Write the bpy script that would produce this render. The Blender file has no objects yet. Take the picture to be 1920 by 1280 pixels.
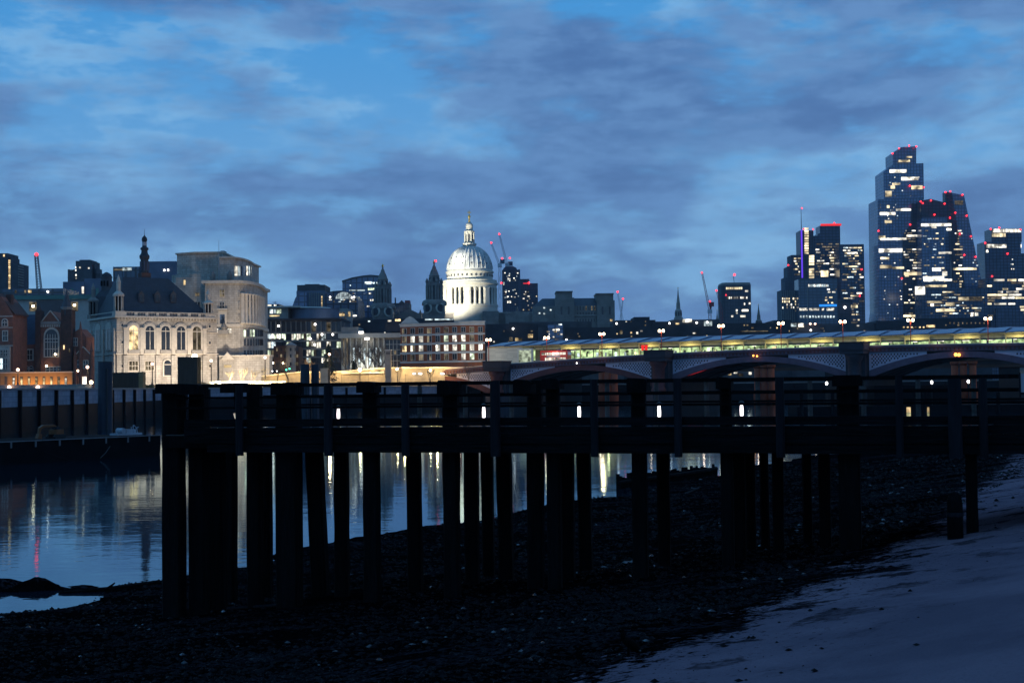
import bpy, math, random
import numpy as np
from mathutils import Matrix, Vector, noise as mnoise

R = math.radians
S = bpy.context.scene
COL = S.collection
RND = random.Random(7)

# ------------------------------------------------------------------ camera
CZ = 5.5                      # eye above the low-tide water
FPX = 2667.0                  # focal length in photograph pixels (50 mm)
cam_d = bpy.data.cameras.new('camera')
cam = bpy.data.objects.new('camera', cam_d)
COL.objects.link(cam)
cam_d.sensor_width = 36.0
cam_d.lens = FPX / 1920 * 36
cam_d.clip_start = 0.1
cam_d.clip_end = 60000
ROT = Matrix.Rotation(R(90 + 1.83), 3, 'X') @ Matrix.Rotation(R(-0.65), 3, 'Z')
cam.matrix_world = Matrix.Translation((0, 0, CZ)) @ ROT.to_4x4()
S.camera = cam

# ------------------------------------------------------------------ world: dawn sky with broken cloud
W = bpy.data.worlds.new('World')
S.world = W
W.use_nodes = True
nt = W.node_tree
for n_ in list(nt.nodes):
    nt.nodes.remove(n_)

def N(tree, typ, **kw):
    n = tree.nodes.new(typ)
    for k, v in kw.items():
        if k == 'inp':
            for a, b in v.items():
                n.inputs[a].default_value = b
        else:
            setattr(n, k, v)
    return n

def wmath(op, a, b=None, c=None, clamp=False):
    m = N(nt, 'ShaderNodeMath', operation=op, use_clamp=clamp)
    for i, v in enumerate((a, b, c)):
        if v is None:
            continue
        if isinstance(v, (int, float)):
            m.inputs[i].default_value = v
        else:
            nt.links.new(v, m.inputs[i])
    return m.outputs[0]

def wmix(f, a, b):
    m = N(nt, 'ShaderNodeMix', data_type='RGBA')
    for s, v in ((m.inputs['Factor'], f), (m.inputs['A'], a), (m.inputs['B'], b)):
        if isinstance(v, (tuple, float, int)):
            s.default_value = (*v, 1) if isinstance(v, tuple) else v
        else:
            nt.links.new(v, s)
    return m.outputs['Result']

def wnoise(vec, scale, detail, rough, w, dist=0.0):
    n = N(nt, 'ShaderNodeTexNoise', noise_dimensions='4D')
    n.inputs['Scale'].default_value = scale
    n.inputs['Detail'].default_value = detail
    n.inputs['Roughness'].default_value = rough
    n.inputs['Distortion'].default_value = dist
    n.inputs['W'].default_value = w
    nt.links.new(vec, n.inputs['Vector'])
    return n.outputs['Fac']

def wramp(v, lo, hi):
    m = N(nt, 'ShaderNodeMapRange', interpolation_type='SMOOTHSTEP')
    m.inputs['From Min'].default_value = lo
    m.inputs['From Max'].default_value = hi
    nt.links.new(v, m.inputs['Value'])
    return m.outputs['Result']

SKY_W = 60.9
tc = N(nt, 'ShaderNodeTexCoord')
mp = N(nt, 'ShaderNodeMapping')
mp.inputs['Scale'].default_value = (1.0, 1.0, 2.9)
mp.inputs['Rotation'].default_value = (0, R(-5), 0)
nt.links.new(tc.outputs['Generated'], mp.inputs['Vector'])
sep = N(nt, 'ShaderNodeSeparateXYZ')
nt.links.new(tc.outputs['Generated'], sep.inputs[0])
v = mp.outputs['Vector']
n1 = wnoise(v, 5.6, 9, 0.55, SKY_W, 0.25)
n2 = wnoise(v, 17.0, 7, 0.6, SKY_W + 4)
n3 = wnoise(v, 1.6, 2, 0.5, SKY_W + 9)
fb = wmath('ADD', wmath('MULTIPLY', n1, 0.68), wmath('MULTIPLY', n2, 0.32))
fb = wmath('ADD', fb, wmath('MULTIPLY', wmath('SUBTRACT', n3, 0.5), 0.25))
fb = wmath('ADD', fb, wmath('MULTIPLY', sep.outputs['X'], 0.09))    # cloud thickens towards the east
cl = wramp(fb, 0.445, 0.565)
elev = wramp(sep.outputs['Z'], 0.0, 0.30)
clear = wmix(elev, (0.185, 0.365, 0.585), (0.045, 0.240, 0.545))
cloud = wmix(elev, (0.072, 0.146, 0.315), (0.057, 0.126, 0.300))
cloud = wmix(wramp(n2, 0.35, 0.65), cloud, (0.096, 0.205, 0.420))
wisp = wmath('MULTIPLY', wramp(fb, 0.40, 0.47), wramp(n2, 0.42, 0.62))
clear = wmix(wmath('MULTIPLY', wisp, 0.6), clear, (0.215, 0.425, 0.655))
skycol = wmix(wmath('MULTIPLY', cl, 0.9), clear, cloud)
# below the horizon (never seen): dark
skycol = wmix(wramp(sep.outputs['Z'], -0.03, 0.0), (0.02, 0.03, 0.06), skycol)
sky = N(nt, 'ShaderNodeTexSky', sky_type='NISHITA', sun_disc=False)
sky.sun_elevation = R(-4)
sky.sun_rotation = R(75)
addn = N(nt, 'ShaderNodeMix', data_type='RGBA', blend_type='ADD')
addn.inputs['Factor'].default_value = 0.08
nt.links.new(skycol, addn.inputs['A'])
nt.links.new(sky.outputs[0], addn.inputs['B'])
bg = N(nt, 'ShaderNodeBackground')
bg.inputs['Strength'].default_value = 1.26
nt.links.new(addn.outputs['Result'], bg.inputs['Color'])
wo = N(nt, 'ShaderNodeOutputWorld')
nt.links.new(bg.outputs[0], wo.inputs['Surface'])

# the sun is still under the horizon behind the cloud: only a trace of soft light
sun_d = bpy.data.lights.new('sun', 'SUN')
sun_d.energy = 0.01
sun_d.angle = R(25)
sun_d.color = (1.0, 0.9, 0.8)
sun = bpy.data.objects.new('sun', sun_d)
sun.rotation_euler = (R(86), 0, R(75))
COL.objects.link(sun)

S.view_settings.view_transform = 'Standard'
S.view_settings.look = 'None'
S.view_settings.exposure = 0.0
S.view_settings.gamma = 1.0
S.view_settings.use_curve_mapping = False
S.cycles.use_denoising = True
S.cycles.max_bounces = 6
S.cycles.diffuse_bounces = 2
S.cycles.glossy_bounces = 4
S.cycles.transmission_bounces = 4
S.cycles.caustics_reflective = False
S.cycles.caustics_refractive = False
S.cycles.sample_clamp_indirect = 4.0

# ------------------------------------------------------------------ pixel helpers
def ray(px, py):
    d = ROT @ Vector(((px - 960) / FPX, (640 - py) / FPX, -1))
    return d

def at(px, py, D):
    """point on the line of sight of photograph pixel (px, py) at distance D northwards"""
    d = ray(px, py)
    return Vector((0, 0, CZ)) + d * (D / d.y)

# ------------------------------------------------------------------ materials
MATS = {}
def mat(name, col, rough=0.85, var=0.25, scale=1.2, bump=0.0, bscale=None, metal=0.0, spec=0.4,
        brick=None, col2=None, stretch=(1, 1, 1)):
    m = bpy.data.materials.new(name)
    m.use_nodes = True
    t = m.node_tree
    b = t.nodes['Principled BSDF']
    b.inputs['Roughness'].default_value = rough
    b.inputs['Metallic'].default_value = metal
    b.inputs['Specular IOR Level'].default_value = spec
    tcn = t.nodes.new('ShaderNodeTexCoord')
    mpn = t.nodes.new('ShaderNodeMapping')
    mpn.inputs['Scale'].default_value = stretch
    t.links.new(tcn.outputs['Object'], mpn.inputs['Vector'])
    nz = t.nodes.new('ShaderNodeTexNoise')
    nz.inputs['Scale'].default_value = scale
    nz.inputs['Detail'].default_value = 6
    nz.inputs['Roughness'].default_value = 0.6
    t.links.new(mpn.outputs[0], nz.inputs['Vector'])
    rp = t.nodes.new('ShaderNodeValToRGB')
    c2 = col2 or tuple(min(1, c * (1 + var)) for c in col)
    c1 = tuple(c * (1 - var) for c in col)
    rp.color_ramp.elements[0].position = 0.3
    rp.color_ramp.elements[1].position = 0.7
    rp.color_ramp.elements[0].color = (*c1, 1)
    rp.color_ramp.elements[1].color = (*c2, 1)
    t.links.new(nz.outputs['Fac'], rp.inputs['Fac'])
    out = rp.outputs['Color']
    hs = nz.outputs['Fac']
    if brick:
        bw, bh, mort, mcol = brick
        # wall-plane coordinates: along the wall and up
        sx = t.nodes.new('ShaderNodeSeparateXYZ')
        t.links.new(tcn.outputs['Object'], sx.inputs[0])
        ad = t.nodes.new('ShaderNodeMath'); ad.operation = 'ADD'
        t.links.new(sx.outputs['X'], ad.inputs[0]); t.links.new(sx.outputs['Y'], ad.inputs[1])
        cx = t.nodes.new('ShaderNodeCombineXYZ')
        t.links.new(ad.outputs[0], cx.inputs['X']); t.links.new(sx.outputs['Z'], cx.inputs['Y'])
        br = t.nodes.new('ShaderNodeTexBrick')
        br.inputs['Scale'].default_value = 1.0
        br.inputs['Brick Width'].default_value = bw
        br.inputs['Row Height'].default_value = bh
        br.inputs['Mortar Size'].default_value = mort
        br.inputs['Mortar'].default_value = (*mcol, 1)
        br.offset = 0.5 if bw < 2 else 0.0
        t.links.new(cx.outputs[0], br.inputs['Vector'])
        t.links.new(rp.outputs['Color'], br.inputs['Color1'])
        mx = t.nodes.new('ShaderNodeMix'); mx.data_type = 'RGBA'; mx.blend_type = 'MULTIPLY'
        mx.inputs['Factor'].default_value = 1
        mx.inputs['B'].default_value = (0.8, 0.8, 0.8, 1)
        t.links.new(rp.outputs['Color'], mx.inputs['A'])
        t.links.new(mx.outputs['Result'], br.inputs['Color2'])
        out = br.outputs['Color']
    t.links.new(out, b.inputs['Base Color'])
    if bump:
        n2_ = t.nodes.new('ShaderNodeTexNoise')
        n2_.inputs['Scale'].default_value = bscale or scale * 4
        n2_.inputs['Detail'].default_value = 5
        t.links.new(mpn.outputs[0], n2_.inputs['Vector'])
        bp = t.nodes.new('ShaderNodeBump')
        bp.inputs['Strength'].default_value = min(1, bump)
        bp.inputs['Distance'].default_value = 0.1 * max(1, bump)
        t.links.new(n2_.outputs['Fac'], bp.inputs['Height'])
        t.links.new(bp.outputs[0], b.inputs['Normal'])
    MATS[name] = m
    return m

def glow(name, col, strength, var=0.6, pattern=0.0, sample=False):
    """a surface that gives off light; each object gets its own brightness"""
    m = bpy.data.materials.new(name)
    m.use_nodes = True
    t = m.node_tree
    t.nodes.remove(t.nodes['Principled BSDF'])
    e = t.nodes.new('ShaderNodeEmission')
    e.inputs['Color'].default_value = (*col, 1)
    oi = t.nodes.new('ShaderNodeObjectInfo')
    mr = t.nodes.new('ShaderNodeMapRange')
    mr.inputs['To Min'].default_value = strength * (1 - var)
    mr.inputs['To Max'].default_value = strength * (1 + var * 0.6)
    t.links.new(oi.outputs['Random'], mr.inputs['Value'])
    sig = mr.outputs[0]
    if pattern:
        tcn = t.nodes.new('ShaderNodeTexCoord')
        g = t.nodes.new('ShaderNodeNewGeometry')
        nz = t.nodes.new('ShaderNodeTexNoise')
        nz.inputs['Scale'].default_value = pattern
        nz.inputs['Detail'].default_value = 2
        t.links.new(g.outputs['Position'], nz.inputs['Vector'])
        m2 = t.nodes.new('ShaderNodeMapRange')
        m2.inputs['From Min'].default_value = 0.35
        m2.inputs['From Max'].default_value = 0.62
        m2.inputs['To Min'].default_value = 0.12
        m2.inputs['To Max'].default_value = 1.25
        t.links.new(nz.outputs['Fac'], m2.inputs['Value'])
        mm = t.nodes.new('ShaderNodeMath'); mm.operation = 'MULTIPLY'
        t.links.new(sig, mm.inputs[0]); t.links.new(m2.outputs[0], mm.inputs[1])
        sig = mm.outputs[0]
    t.links.new(sig, e.inputs['Strength'])
    t.links.new(e.outputs[0], t.nodes['Material Output'].inputs['Surface'])
    try:
        m.cycles.emission_sampling = 'AUTO' if sample else 'NONE'
    except Exception:
        pass
    MATS[name] = m
    return m

def glassy(name, col, rough=0.12, floor=0.0, bay=0.0, line=(0.05, 0.06, 0.08), spec=0.6):
    """curtain wall: dark reflecting glass with mullion and slab lines too fine to be pieces"""
    m = mat(name, col, rough=rough, var=0.3, scale=0.15, spec=spec,
            brick=(bay * 2.5, floor, 0.42, line) if floor else None)
    return m

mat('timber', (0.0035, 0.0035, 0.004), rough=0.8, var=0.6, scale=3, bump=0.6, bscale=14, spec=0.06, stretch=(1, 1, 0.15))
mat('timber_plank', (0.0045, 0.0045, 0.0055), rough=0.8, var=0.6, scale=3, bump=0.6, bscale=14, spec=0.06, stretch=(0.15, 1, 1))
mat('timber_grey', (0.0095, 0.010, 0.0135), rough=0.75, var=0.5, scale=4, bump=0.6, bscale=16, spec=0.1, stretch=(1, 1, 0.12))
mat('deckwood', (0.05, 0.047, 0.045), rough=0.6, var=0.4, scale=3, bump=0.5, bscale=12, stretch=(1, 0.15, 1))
mat('black_iron', (0.012, 0.012, 0.014), rough=0.5, var=0.2)
mat('dark_steel', (0.016, 0.02, 0.034), rough=0.55, var=0.35, scale=0.7)
mat('stone_portland', (0.42, 0.375, 0.325), var=0.34, scale=0.5, bump=0.4, bscale=1.5, stretch=(1, 1, 0.35), brick=(1.5, 0.75, 0.035, (0.20, 0.175, 0.15)))
mat('stone_trim', (0.50, 0.44, 0.37), var=0.16, scale=0.8, bump=0.2)
mat('stone_mid', (0.30, 0.27, 0.24), var=0.2, scale=0.5, bump=0.2)  # stone of a darker tone than the portland walls
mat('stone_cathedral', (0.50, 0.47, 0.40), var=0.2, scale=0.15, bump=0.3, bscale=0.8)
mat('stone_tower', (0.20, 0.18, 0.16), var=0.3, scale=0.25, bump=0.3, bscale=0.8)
mat('lead', (0.50, 0.50, 0.48), rough=0.55, var=0.3, scale=0.3)
mat('gilt', (0.65, 0.45, 0.12), rough=0.35, var=0.15, metal=0.7)
mat('slate', (0.035, 0.042, 0.055), rough=0.6, var=0.25, scale=0.8, brick=(0.9, 0.45, 0.03, (0.02, 0.022, 0.03)))
mat('slate_blue', (0.03, 0.045, 0.085), rough=0.55, var=0.25, scale=0.8)
mat('brick_red', (0.23, 0.075, 0.045), var=0.35, scale=0.8, brick=(0.9, 0.3, 0.03, (0.2, 0.13, 0.1)))
mat('brick_dark', (0.085, 0.04, 0.03), var=0.4, scale=0.8, brick=(0.9, 0.3, 0.03, (0.07, 0.05, 0.04)))
mat('brick_orange', (0.30, 0.075, 0.025), var=0.25, scale=0.7, brick=(0.9, 0.3, 0.03, (0.25, 0.16, 0.1)))
mat('render_pale', (0.42, 0.40, 0.36), var=0.15, scale=0.4)
mat('render_white', (0.55, 0.54, 0.50), var=0.1, scale=0.4)
mat('concrete', (0.24, 0.225, 0.20), var=0.25, scale=0.5, bump=0.2)
mat('concrete_dark', (0.07, 0.07, 0.075), var=0.3, scale=0.3)
mat('roof_dark', (0.025, 0.028, 0.036), var=0.4, scale=0.25, rough=0.7)
mat('roof_mid', (0.06, 0.062, 0.07), var=0.35, scale=0.25, rough=0.7)
mat('hoarding', (0.30, 0.17, 0.07), var=0.15, scale=0.8)
mat('site_brown', (0.055, 0.035, 0.022), var=0.3, scale=1.5, stretch=(3, 1, 0.2))
mat('granite_upper', (0.26, 0.28, 0.34), var=0.22, scale=0.8, bump=0.3, brick=(2.6, 0.7, 0.03, (0.13, 0.14, 0.18)))
mat('granite_wet_shade', (0.0035, 0.0042, 0.006), rough=0.7, var=0.5, scale=0.6, bump=0.4, spec=0.05)
mat('copper_green', (0.10, 0.20, 0.17), var=0.25, scale=0.4)
mat('grey_blue', (0.12, 0.14, 0.19), var=0.2, scale=0.2)
mat('grey_tower', (0.10, 0.10, 0.115), var=0.2, scale=0.2, brick=(2.4, 3.4, 0.35, (0.055, 0.055, 0.065)))
mat('tower_purple', (0.085, 0.085, 0.11), var=0.2, scale=0.2, brick=(2.0, 3.4, 0.4, (0.04, 0.045, 0.06)))
mat('bridge_red', (0.075, 0.026, 0.028), var=0.25, scale=0.5)
mat('bridge_purple', (0.09, 0.068, 0.10), var=0.25, scale=0.5)
mat('bridge_white', (0.36, 0.36, 0.46), var=0.1, scale=0.8)
mat('hole_shade', (0.02, 0.018, 0.026), var=0.2)
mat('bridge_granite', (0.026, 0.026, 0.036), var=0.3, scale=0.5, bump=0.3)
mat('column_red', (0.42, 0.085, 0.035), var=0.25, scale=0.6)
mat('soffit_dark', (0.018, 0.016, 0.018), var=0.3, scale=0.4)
mat('bus_red', (0.55, 0.02, 0.015), rough=0.3, var=0.1)
mat('lamp_red', (0.40, 0.05, 0.03), rough=0.5, var=0.15)
mat('solar', (0.05, 0.09, 0.20), rough=0.25, var=0.25, scale=0.4, spec=0.7, brick=(1.6, 0.8, 0.05, (0.12, 0.14, 0.18)))
mat('cream_steel', (0.52, 0.44, 0.26), rough=0.6, var=0.15)
mat('white_panel', (0.62, 0.58, 0.48), rough=0.6, var=0.06, scale=0.3, brick=(2.4, 0.6, 0.02, (0.4, 0.37, 0.3)))
mat('crane_steel', (0.06, 0.075, 0.11), rough=0.6, var=0.2)
mat('crane_red', (0.25, 0.03, 0.03), rough=0.6, var=0.2)
mat('crane_white', (0.5, 0.5, 0.52), rough=0.6, var=0.1)
mat('excavator_orange', (0.16, 0.05, 0.01), rough=0.5, var=0.2)
mat('gear_white', (0.30, 0.32, 0.36), rough=0.5, var=0.2)
mat('bark', (0.13, 0.10, 0.075), var=0.3, scale=3)
mat('bark_pale', (0.33, 0.26, 0.17), var=0.3, scale=3)
mat('foliage_dark', (0.025, 0.04, 0.022), var=0.5, scale=1.0)
mat('hedge', (0.20, 0.15, 0.06), var=0.4, scale=1.5)
mat('dark_glass', (0.022, 0.025, 0.03), rough=0.12, var=0.4, scale=0.5, spec=0.6)
mat('void', (0.006, 0.006, 0.007), rough=0.9, var=0.3, spec=0.03)
mat('rubber', (0.015, 0.015, 0.015), rough=0.8)
mat('feather', (0.004, 0.0035, 0.0035), rough=0.8, var=0.4, scale=30, spec=0.02)
mat('feather_pale', (0.10, 0.105, 0.11), rough=0.7, var=0.2, scale=30)
mat('kerb_pale', (0.62, 0.58, 0.50), var=0.1)
mat('rope', (0.16, 0.16, 0.17), var=0.3)
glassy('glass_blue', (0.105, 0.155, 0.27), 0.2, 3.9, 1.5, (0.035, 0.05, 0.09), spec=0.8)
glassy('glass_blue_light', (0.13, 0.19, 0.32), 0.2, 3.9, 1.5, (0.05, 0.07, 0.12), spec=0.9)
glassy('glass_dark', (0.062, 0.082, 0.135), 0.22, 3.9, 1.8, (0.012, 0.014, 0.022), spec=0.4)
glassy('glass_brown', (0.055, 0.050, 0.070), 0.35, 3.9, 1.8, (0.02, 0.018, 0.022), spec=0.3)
glassy('glass_office', (0.07, 0.105, 0.15), 0.2, 3.6, 2.0, (0.03, 0.04, 0.05), spec=0.6)
glow('lit_white', (1.0, 0.93, 0.78), 1.7, pattern=0.5)
glow('lit_warm', (1.0, 0.72, 0.36), 1.4, pattern=0.5)
glow('lit_cool', (0.80, 0.96, 1.0), 1.3, pattern=0.5)
glow('lit_green', (0.86, 1.0, 0.72), 1.3, pattern=0.6)
glow('lit_dim', (1.0, 0.80, 0.50), 0.22, pattern=0.5)
glow('lit_dimblue', (0.45, 0.65, 1.0), 0.22, pattern=0.4)
glow('lit_platform', (0.66, 0.90, 0.42), 1.05, var=0.35, pattern=0.55)
glow('lit_tower', (1.0, 0.82, 0.50), 1.7, pattern=0.09)
glow('lit_tower_white', (1.0, 0.93, 0.78), 2.1, pattern=0.12)
glow('lamp_globe', (1.0, 0.80, 0.50), 14.0, var=0.2)
glow('lamp_pink', (1.0, 0.62, 0.45), 7.0, var=0.2)
glow('lamp_white', (1.0, 0.95, 0.9), 6.0, var=0.2)
glow('tube_white', (1.0, 0.90, 0.92), 5.0, var=0.1)
glow('red_light', (1.0, 0.020, 0.028), 7.0, var=0.2)
glow('red_strip', (1.0, 0.03, 0.03), 1.1, var=0.1)
glow('purple_strip', (0.16, 0.06, 1.0), 1.0, var=0.1)
glow('blue_sign', (0.03, 0.30, 1.0), 1.2, var=0.1)
glow('orange_light', (1.0, 0.32, 0.05), 7.0, var=0.2)
glow('green_signal', (0.1, 1.0, 0.6), 4.0, var=0.1)
M = MATS

# ------------------------------------------------------------------ mesh helpers
class MB:
    def __init__(self):
        self.v, self.f = [], []
    def add(self, vs, fs):
        o = len(self.v)
        self.v += [tuple(p) for p in vs]
        self.f += [tuple(i + o for i in f) for f in fs]
        return self
    def box(self, x0, x1, y0, y1, z0, z1):
        return self.add([(x0, y0, z0), (x1, y0, z0), (x1, y1, z0), (x0, y1, z0),
                         (x0, y0, z1), (x1, y0, z1), (x1, y1, z1), (x0, y1, z1)],
                        [(0, 3, 2, 1), (4, 5, 6, 7), (0, 1, 5, 4), (1, 2, 6, 5), (2, 3, 7, 6), (3, 0, 4, 7)])
    def prism(self, poly, y0, y1):
        """poly in (x, z), counter-clockwise seen from -y"""
        n = len(poly)
        vs = [(x, y0, z) for x, z in poly] + [(x, y1, z) for x, z in poly]
        fs = [tuple(range(n)), tuple(range(2 * n - 1, n - 1, -1))]
        fs += [(i, i + n, (i + 1) % n + n, (i + 1) % n) for i in range(n)]
        return self.add(vs, fs)
    def plan(self, poly, z0, z1, top=None):
        """poly in (x, y), counter-clockwise seen from above; top = another ring"""
        n = len(poly)
        tp = top or poly
        vs = [(x, y, z0) for x, y in poly] + [(x, y, z1) for x, y in tp]
        fs = [tuple(range(n - 1, -1, -1)), tuple(range(n, 2 * n))]
        fs += [(i, (i + 1) % n, (i + 1) % n + n, i + n) for i in range(n)]
        return self.add(vs, fs)
    def lathe(self, prof, n=32, c=(0, 0), a0=0.0):
        """prof: list of (r, z) from bottom to top"""
        vs, fs = [], []
        for r, z in prof:
            for k in range(n):
                a = a0 + 2 * math.pi * k / n
                vs.append((c[0] + r * math.cos(a), c[1] + r * math.sin(a), z))
        for i in range(len(prof) - 1):
            for k in range(n):
                k2 = (k + 1) % n
                fs.append((i * n + k, i * n + k2, (i + 1) * n + k2, (i + 1) * n + k))
        fs.append(tuple(range(n - 1, -1, -1)))
        fs.append(tuple(range((len(prof) - 1) * n, len(prof) * n)))
        return self.add(vs, fs)
    def tube(self, p, q, r0, r1=None, n=8):
        p, q = Vector(p), Vector(q)
        d = q - p
        if d.length < 1e-6:
            return self
        r1 = r0 if r1 is None else r1
        z = d.normalized()
        x = z.orthogonal().normalized()
        y = z.cross(x)
        vs = []
        for c, r in ((p, r0), (q, r1)):
            for k in range(n):
                a = 2 * math.pi * k / n
                vs.append(c + x * (r * math.cos(a)) + y * (r * math.sin(a)))
        fs = [(k, (k + 1) % n, (k + 1) % n + n, k + n) for k in range(n)]
        fs += [tuple(range(n - 1, -1, -1)), tuple(range(n, 2 * n))]
        return self.add(vs, fs)
    def strip(self, us, lo, hi, y0, y1):
        """solid between two curves z=lo(u), z=hi(u)"""
        n = len(us)
        vs = []
        for u in us:
            a, b = lo(u), hi(u)
            vs += [(u, y0, a), (u, y0, b), (u, y1, a), (u, y1, b)]
        fs = []
        for i in range(n - 1):
            a, b = i * 4, i * 4 + 4
            fs += [(a, b, b + 1, a + 1), (a + 2, a + 3, b + 3, b + 2), (a + 1, b + 1, b + 3, a + 3), (a, a + 2, b + 2, b)]
        fs += [(0, 1, 3, 2), ((n - 1) * 4, (n - 1) * 4 + 2, (n - 1) * 4 + 3, (n - 1) * 4 + 1)]
        return self.add(vs, fs)
    def mesh(self, name, material, smooth=False):
        me = bpy.data.meshes.new(name)
        me.from_pydata(self.v, [], self.f)
        me.update()
        if material is not None:
            me.materials.append(material)
        if smooth:
            for p in me.polygons:
                p.use_smooth = True
        return me

def link(name, me, parent=None, loc=None, scale=None, rot=None):
    o = bpy.data.objects.new(name, me)
    COL.objects.link(o)
    if parent is not None:
        o.parent = parent
    if loc is not None:
        o.location = loc
    if scale is not None:
        o.scale = scale
    if rot is not None:
        o.rotation_euler = rot
    return o

def part(name, mb, m, parent, smooth=False, label=None, kind=None):
    o = link(name, mb.mesh(name, M[m], smooth), parent)
    if label:
        o['label'] = label
    if kind:
        o['kind'] = kind
    return o

def tag(o, label=None, cat=None, group=None, kind=None):
    if label: o['label'] = label
    if cat: o['category'] = cat
    if group: o['group'] = group
    if kind: o['kind'] = kind
    return o

def thing(name, label, cat, loc, rz=0.0, group=None):
    o = bpy.data.objects.new(name, None)
    COL.objects.link(o)
    o.empty_display_size = 0.5
    o.location = loc
    o.rotation_euler = (0, 0, rz)
    return tag(o, label, cat, group)

def copy_tree(o, parent=None):
    c = o.copy()
    COL.objects.link(c)
    c.parent = parent
    for ch in o.children:
        copy_tree(ch, c)
    return c

_unit = {}
def unit(m):
    """shared unit box, front face on y = -0.5"""
    if m not in _unit:
        _unit[m] = MB().box(-.5, .5, -.5, .5, -.5, .5).mesh('pane_' + m, M[m])
    return _unit[m]

def lamp(name, kind, loc, energy, col=(1, 1, 1), size=0.3, aim=None, angle=60, blend=0.5, parent=None):
    d = bpy.data.lights.new(name, kind)
    d.energy = energy
    d.color = col
    if kind in ('POINT', 'SPOT'):
        d.shadow_soft_size = size
    if kind == 'SPOT':
        d.spot_size = R(angle)
        d.spot_blend = blend
    if kind == 'AREA':
        d.size = size
    o = bpy.data.objects.new(name, d)
    COL.objects.link(o)
    o.location = loc
    if aim is not None:
        v = Vector(aim) - Vector(loc)
        o.rotation_euler = v.to_track_quat('-Z', 'Y').to_euler()
    if parent is not None:
        o.parent = parent
    return o

class Bld:
    """a thing whose front is the plane local y = 0; local x runs along the front, y away from it, z up"""
    def __init__(self, name, label, cat, px0, px1, D, rot=0.0, base=6.0, group=None, ref=None):
        self.a = R(rot)
        c = at((px0 + px1) / 2 if ref is None else ref, 700, D)
        self.loc = Vector((c.x, c.y, base))
        self.X = Vector((math.cos(self.a), math.sin(self.a), 0))
        self.Y = Vector((-math.sin(self.a), math.cos(self.a), 0))
        self.root = thing(name, label, cat, self.loc, self.a, group)
        self.nwin = 0
    def q(self, px, py, y=0.0):
        d = ray(px, py)
        o = Vector((0, 0, CZ))
        t = ((self.loc + self.Y * y - o).dot(self.Y)) / d.dot(self.Y)
        p = o + d * t - self.loc
        return p.dot(self.X), p.z
    def rect(self, px0, px1, py0, py1, y=0.0):
        pm, qm = (px0 + px1) / 2, (py0 + py1) / 2
        return self.q(px0, qm, y)[0], self.q(px1, qm, y)[0], self.q(pm, py1, y)[1], self.q(pm, py0, y)[1]
    def vol(self, name, px0, px1, py0, py1, m, y0=0.0, y1=20.0, base=False, parent=None, label=None):
        u0, u1, z0, z1 = self.rect(px0, px1, py0, py1, y0)
        if base:
            z0 = 0.0
        return part(name, MB().box(u0, u1, y0, y1, z0, z1), m, parent or self.root, label=label)
    def poly(self, name, pts, m, y0=0.0, y1=20.0, parent=None):
        """front outline in pixels, clockwise in the picture from top-left"""
        pl = [self.q(x, y, y0) for x, y in pts][::-1]
        return part(name, MB().prism(pl, y0, y1), m, parent or self.root)
    def win(self, px0, px1, py0, py1, m, y=0.0, name='window', parent=None, t=0.3):
        u0, u1, z0, z1 = self.rect(px0, px1, py0, py1, y)
        self.nwin += 1
        return link(name, unit(m), parent or self.root, ((u0 + u1) / 2, y - t * 0.1, (z0 + z1) / 2), (abs(u1 - u0), t, z1 - z0))
    def wins(self, u0, u1, z0, z1, m, y=0.0, name='window', t=0.3):
        self.nwin += 1
        return link(name, unit(m), self.root, ((u0 + u1) / 2, y - t * 0.1, (z0 + z1) / 2), (u1 - u0, t, z1 - z0))
    def grid(self, px0, px1, py0, py1, nx, ny, fx=0.6, fy=0.6, pick=None, y=0.0, t=0.3, name='window'):
        u0, u1, z0, z1 = self.rect(px0, px1, py0, py1, y)
        du, dz = (u1 - u0) / nx, (z1 - z0) / ny
        for j in range(ny):
            for i in range(nx):
                m = pick(i, ny - 1 - j) if pick else 'dark_glass'
                if m is None:
                    continue
                cu, cz = u0 + (i + .5) * du, z0 + (j + .5) * dz
                self.wins(cu - du * fx / 2, cu + du * fx / 2, cz - dz * fy / 2, cz + dz * fy / 2, m, y, name, t)
    def lit(self, px0, px1, py0, py1, n, seed, ws=(3, 12), h=3.0, row=5.2, mats=('lit_tower', 'lit_tower_white', 'lit_dim'), y=0.0):
        r = random.Random(seed)
        rows = max(1, int((py1 - py0) / row))
        used = set()
        for k in range(n):
            w = r.uniform(*ws)
            w = min(w, px1 - px0)
            x = r.uniform(px0, px1 - w)
            j = r.randrange(rows)
            key = (j, int(x / max(4, ws[1] * .6)))
            if key in used:
                continue
            used.add(key)
            yy = py0 + (j + 0.5) * row
            self.win(x, x + w, yy - h / 2, yy + h / 2, r.choice(mats), y, 'lit_window', t=0.3 + 0.02 * (k % 7))
    def beacon(self, px, py, y=0.0, r=0.9, m='red_light', name='warning_light'):
        u, z = self.q(px, py, y)
        return link(name, ball(m), self.root, (u, y - 0.4, z), (r, r, r))

_ball = {}
def ball(m):
    if m not in _ball:
        pr = [(math.sin(math.pi * (i + .5) / 7), -math.cos(math.pi * (i + .5) / 7)) for i in range(7)]
        _ball[m] = MB().lathe([(0.15, -1)] + pr + [(0.15, 1)], 12).mesh('globe_' + m, M[m], True)
    return _ball[m]

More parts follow.
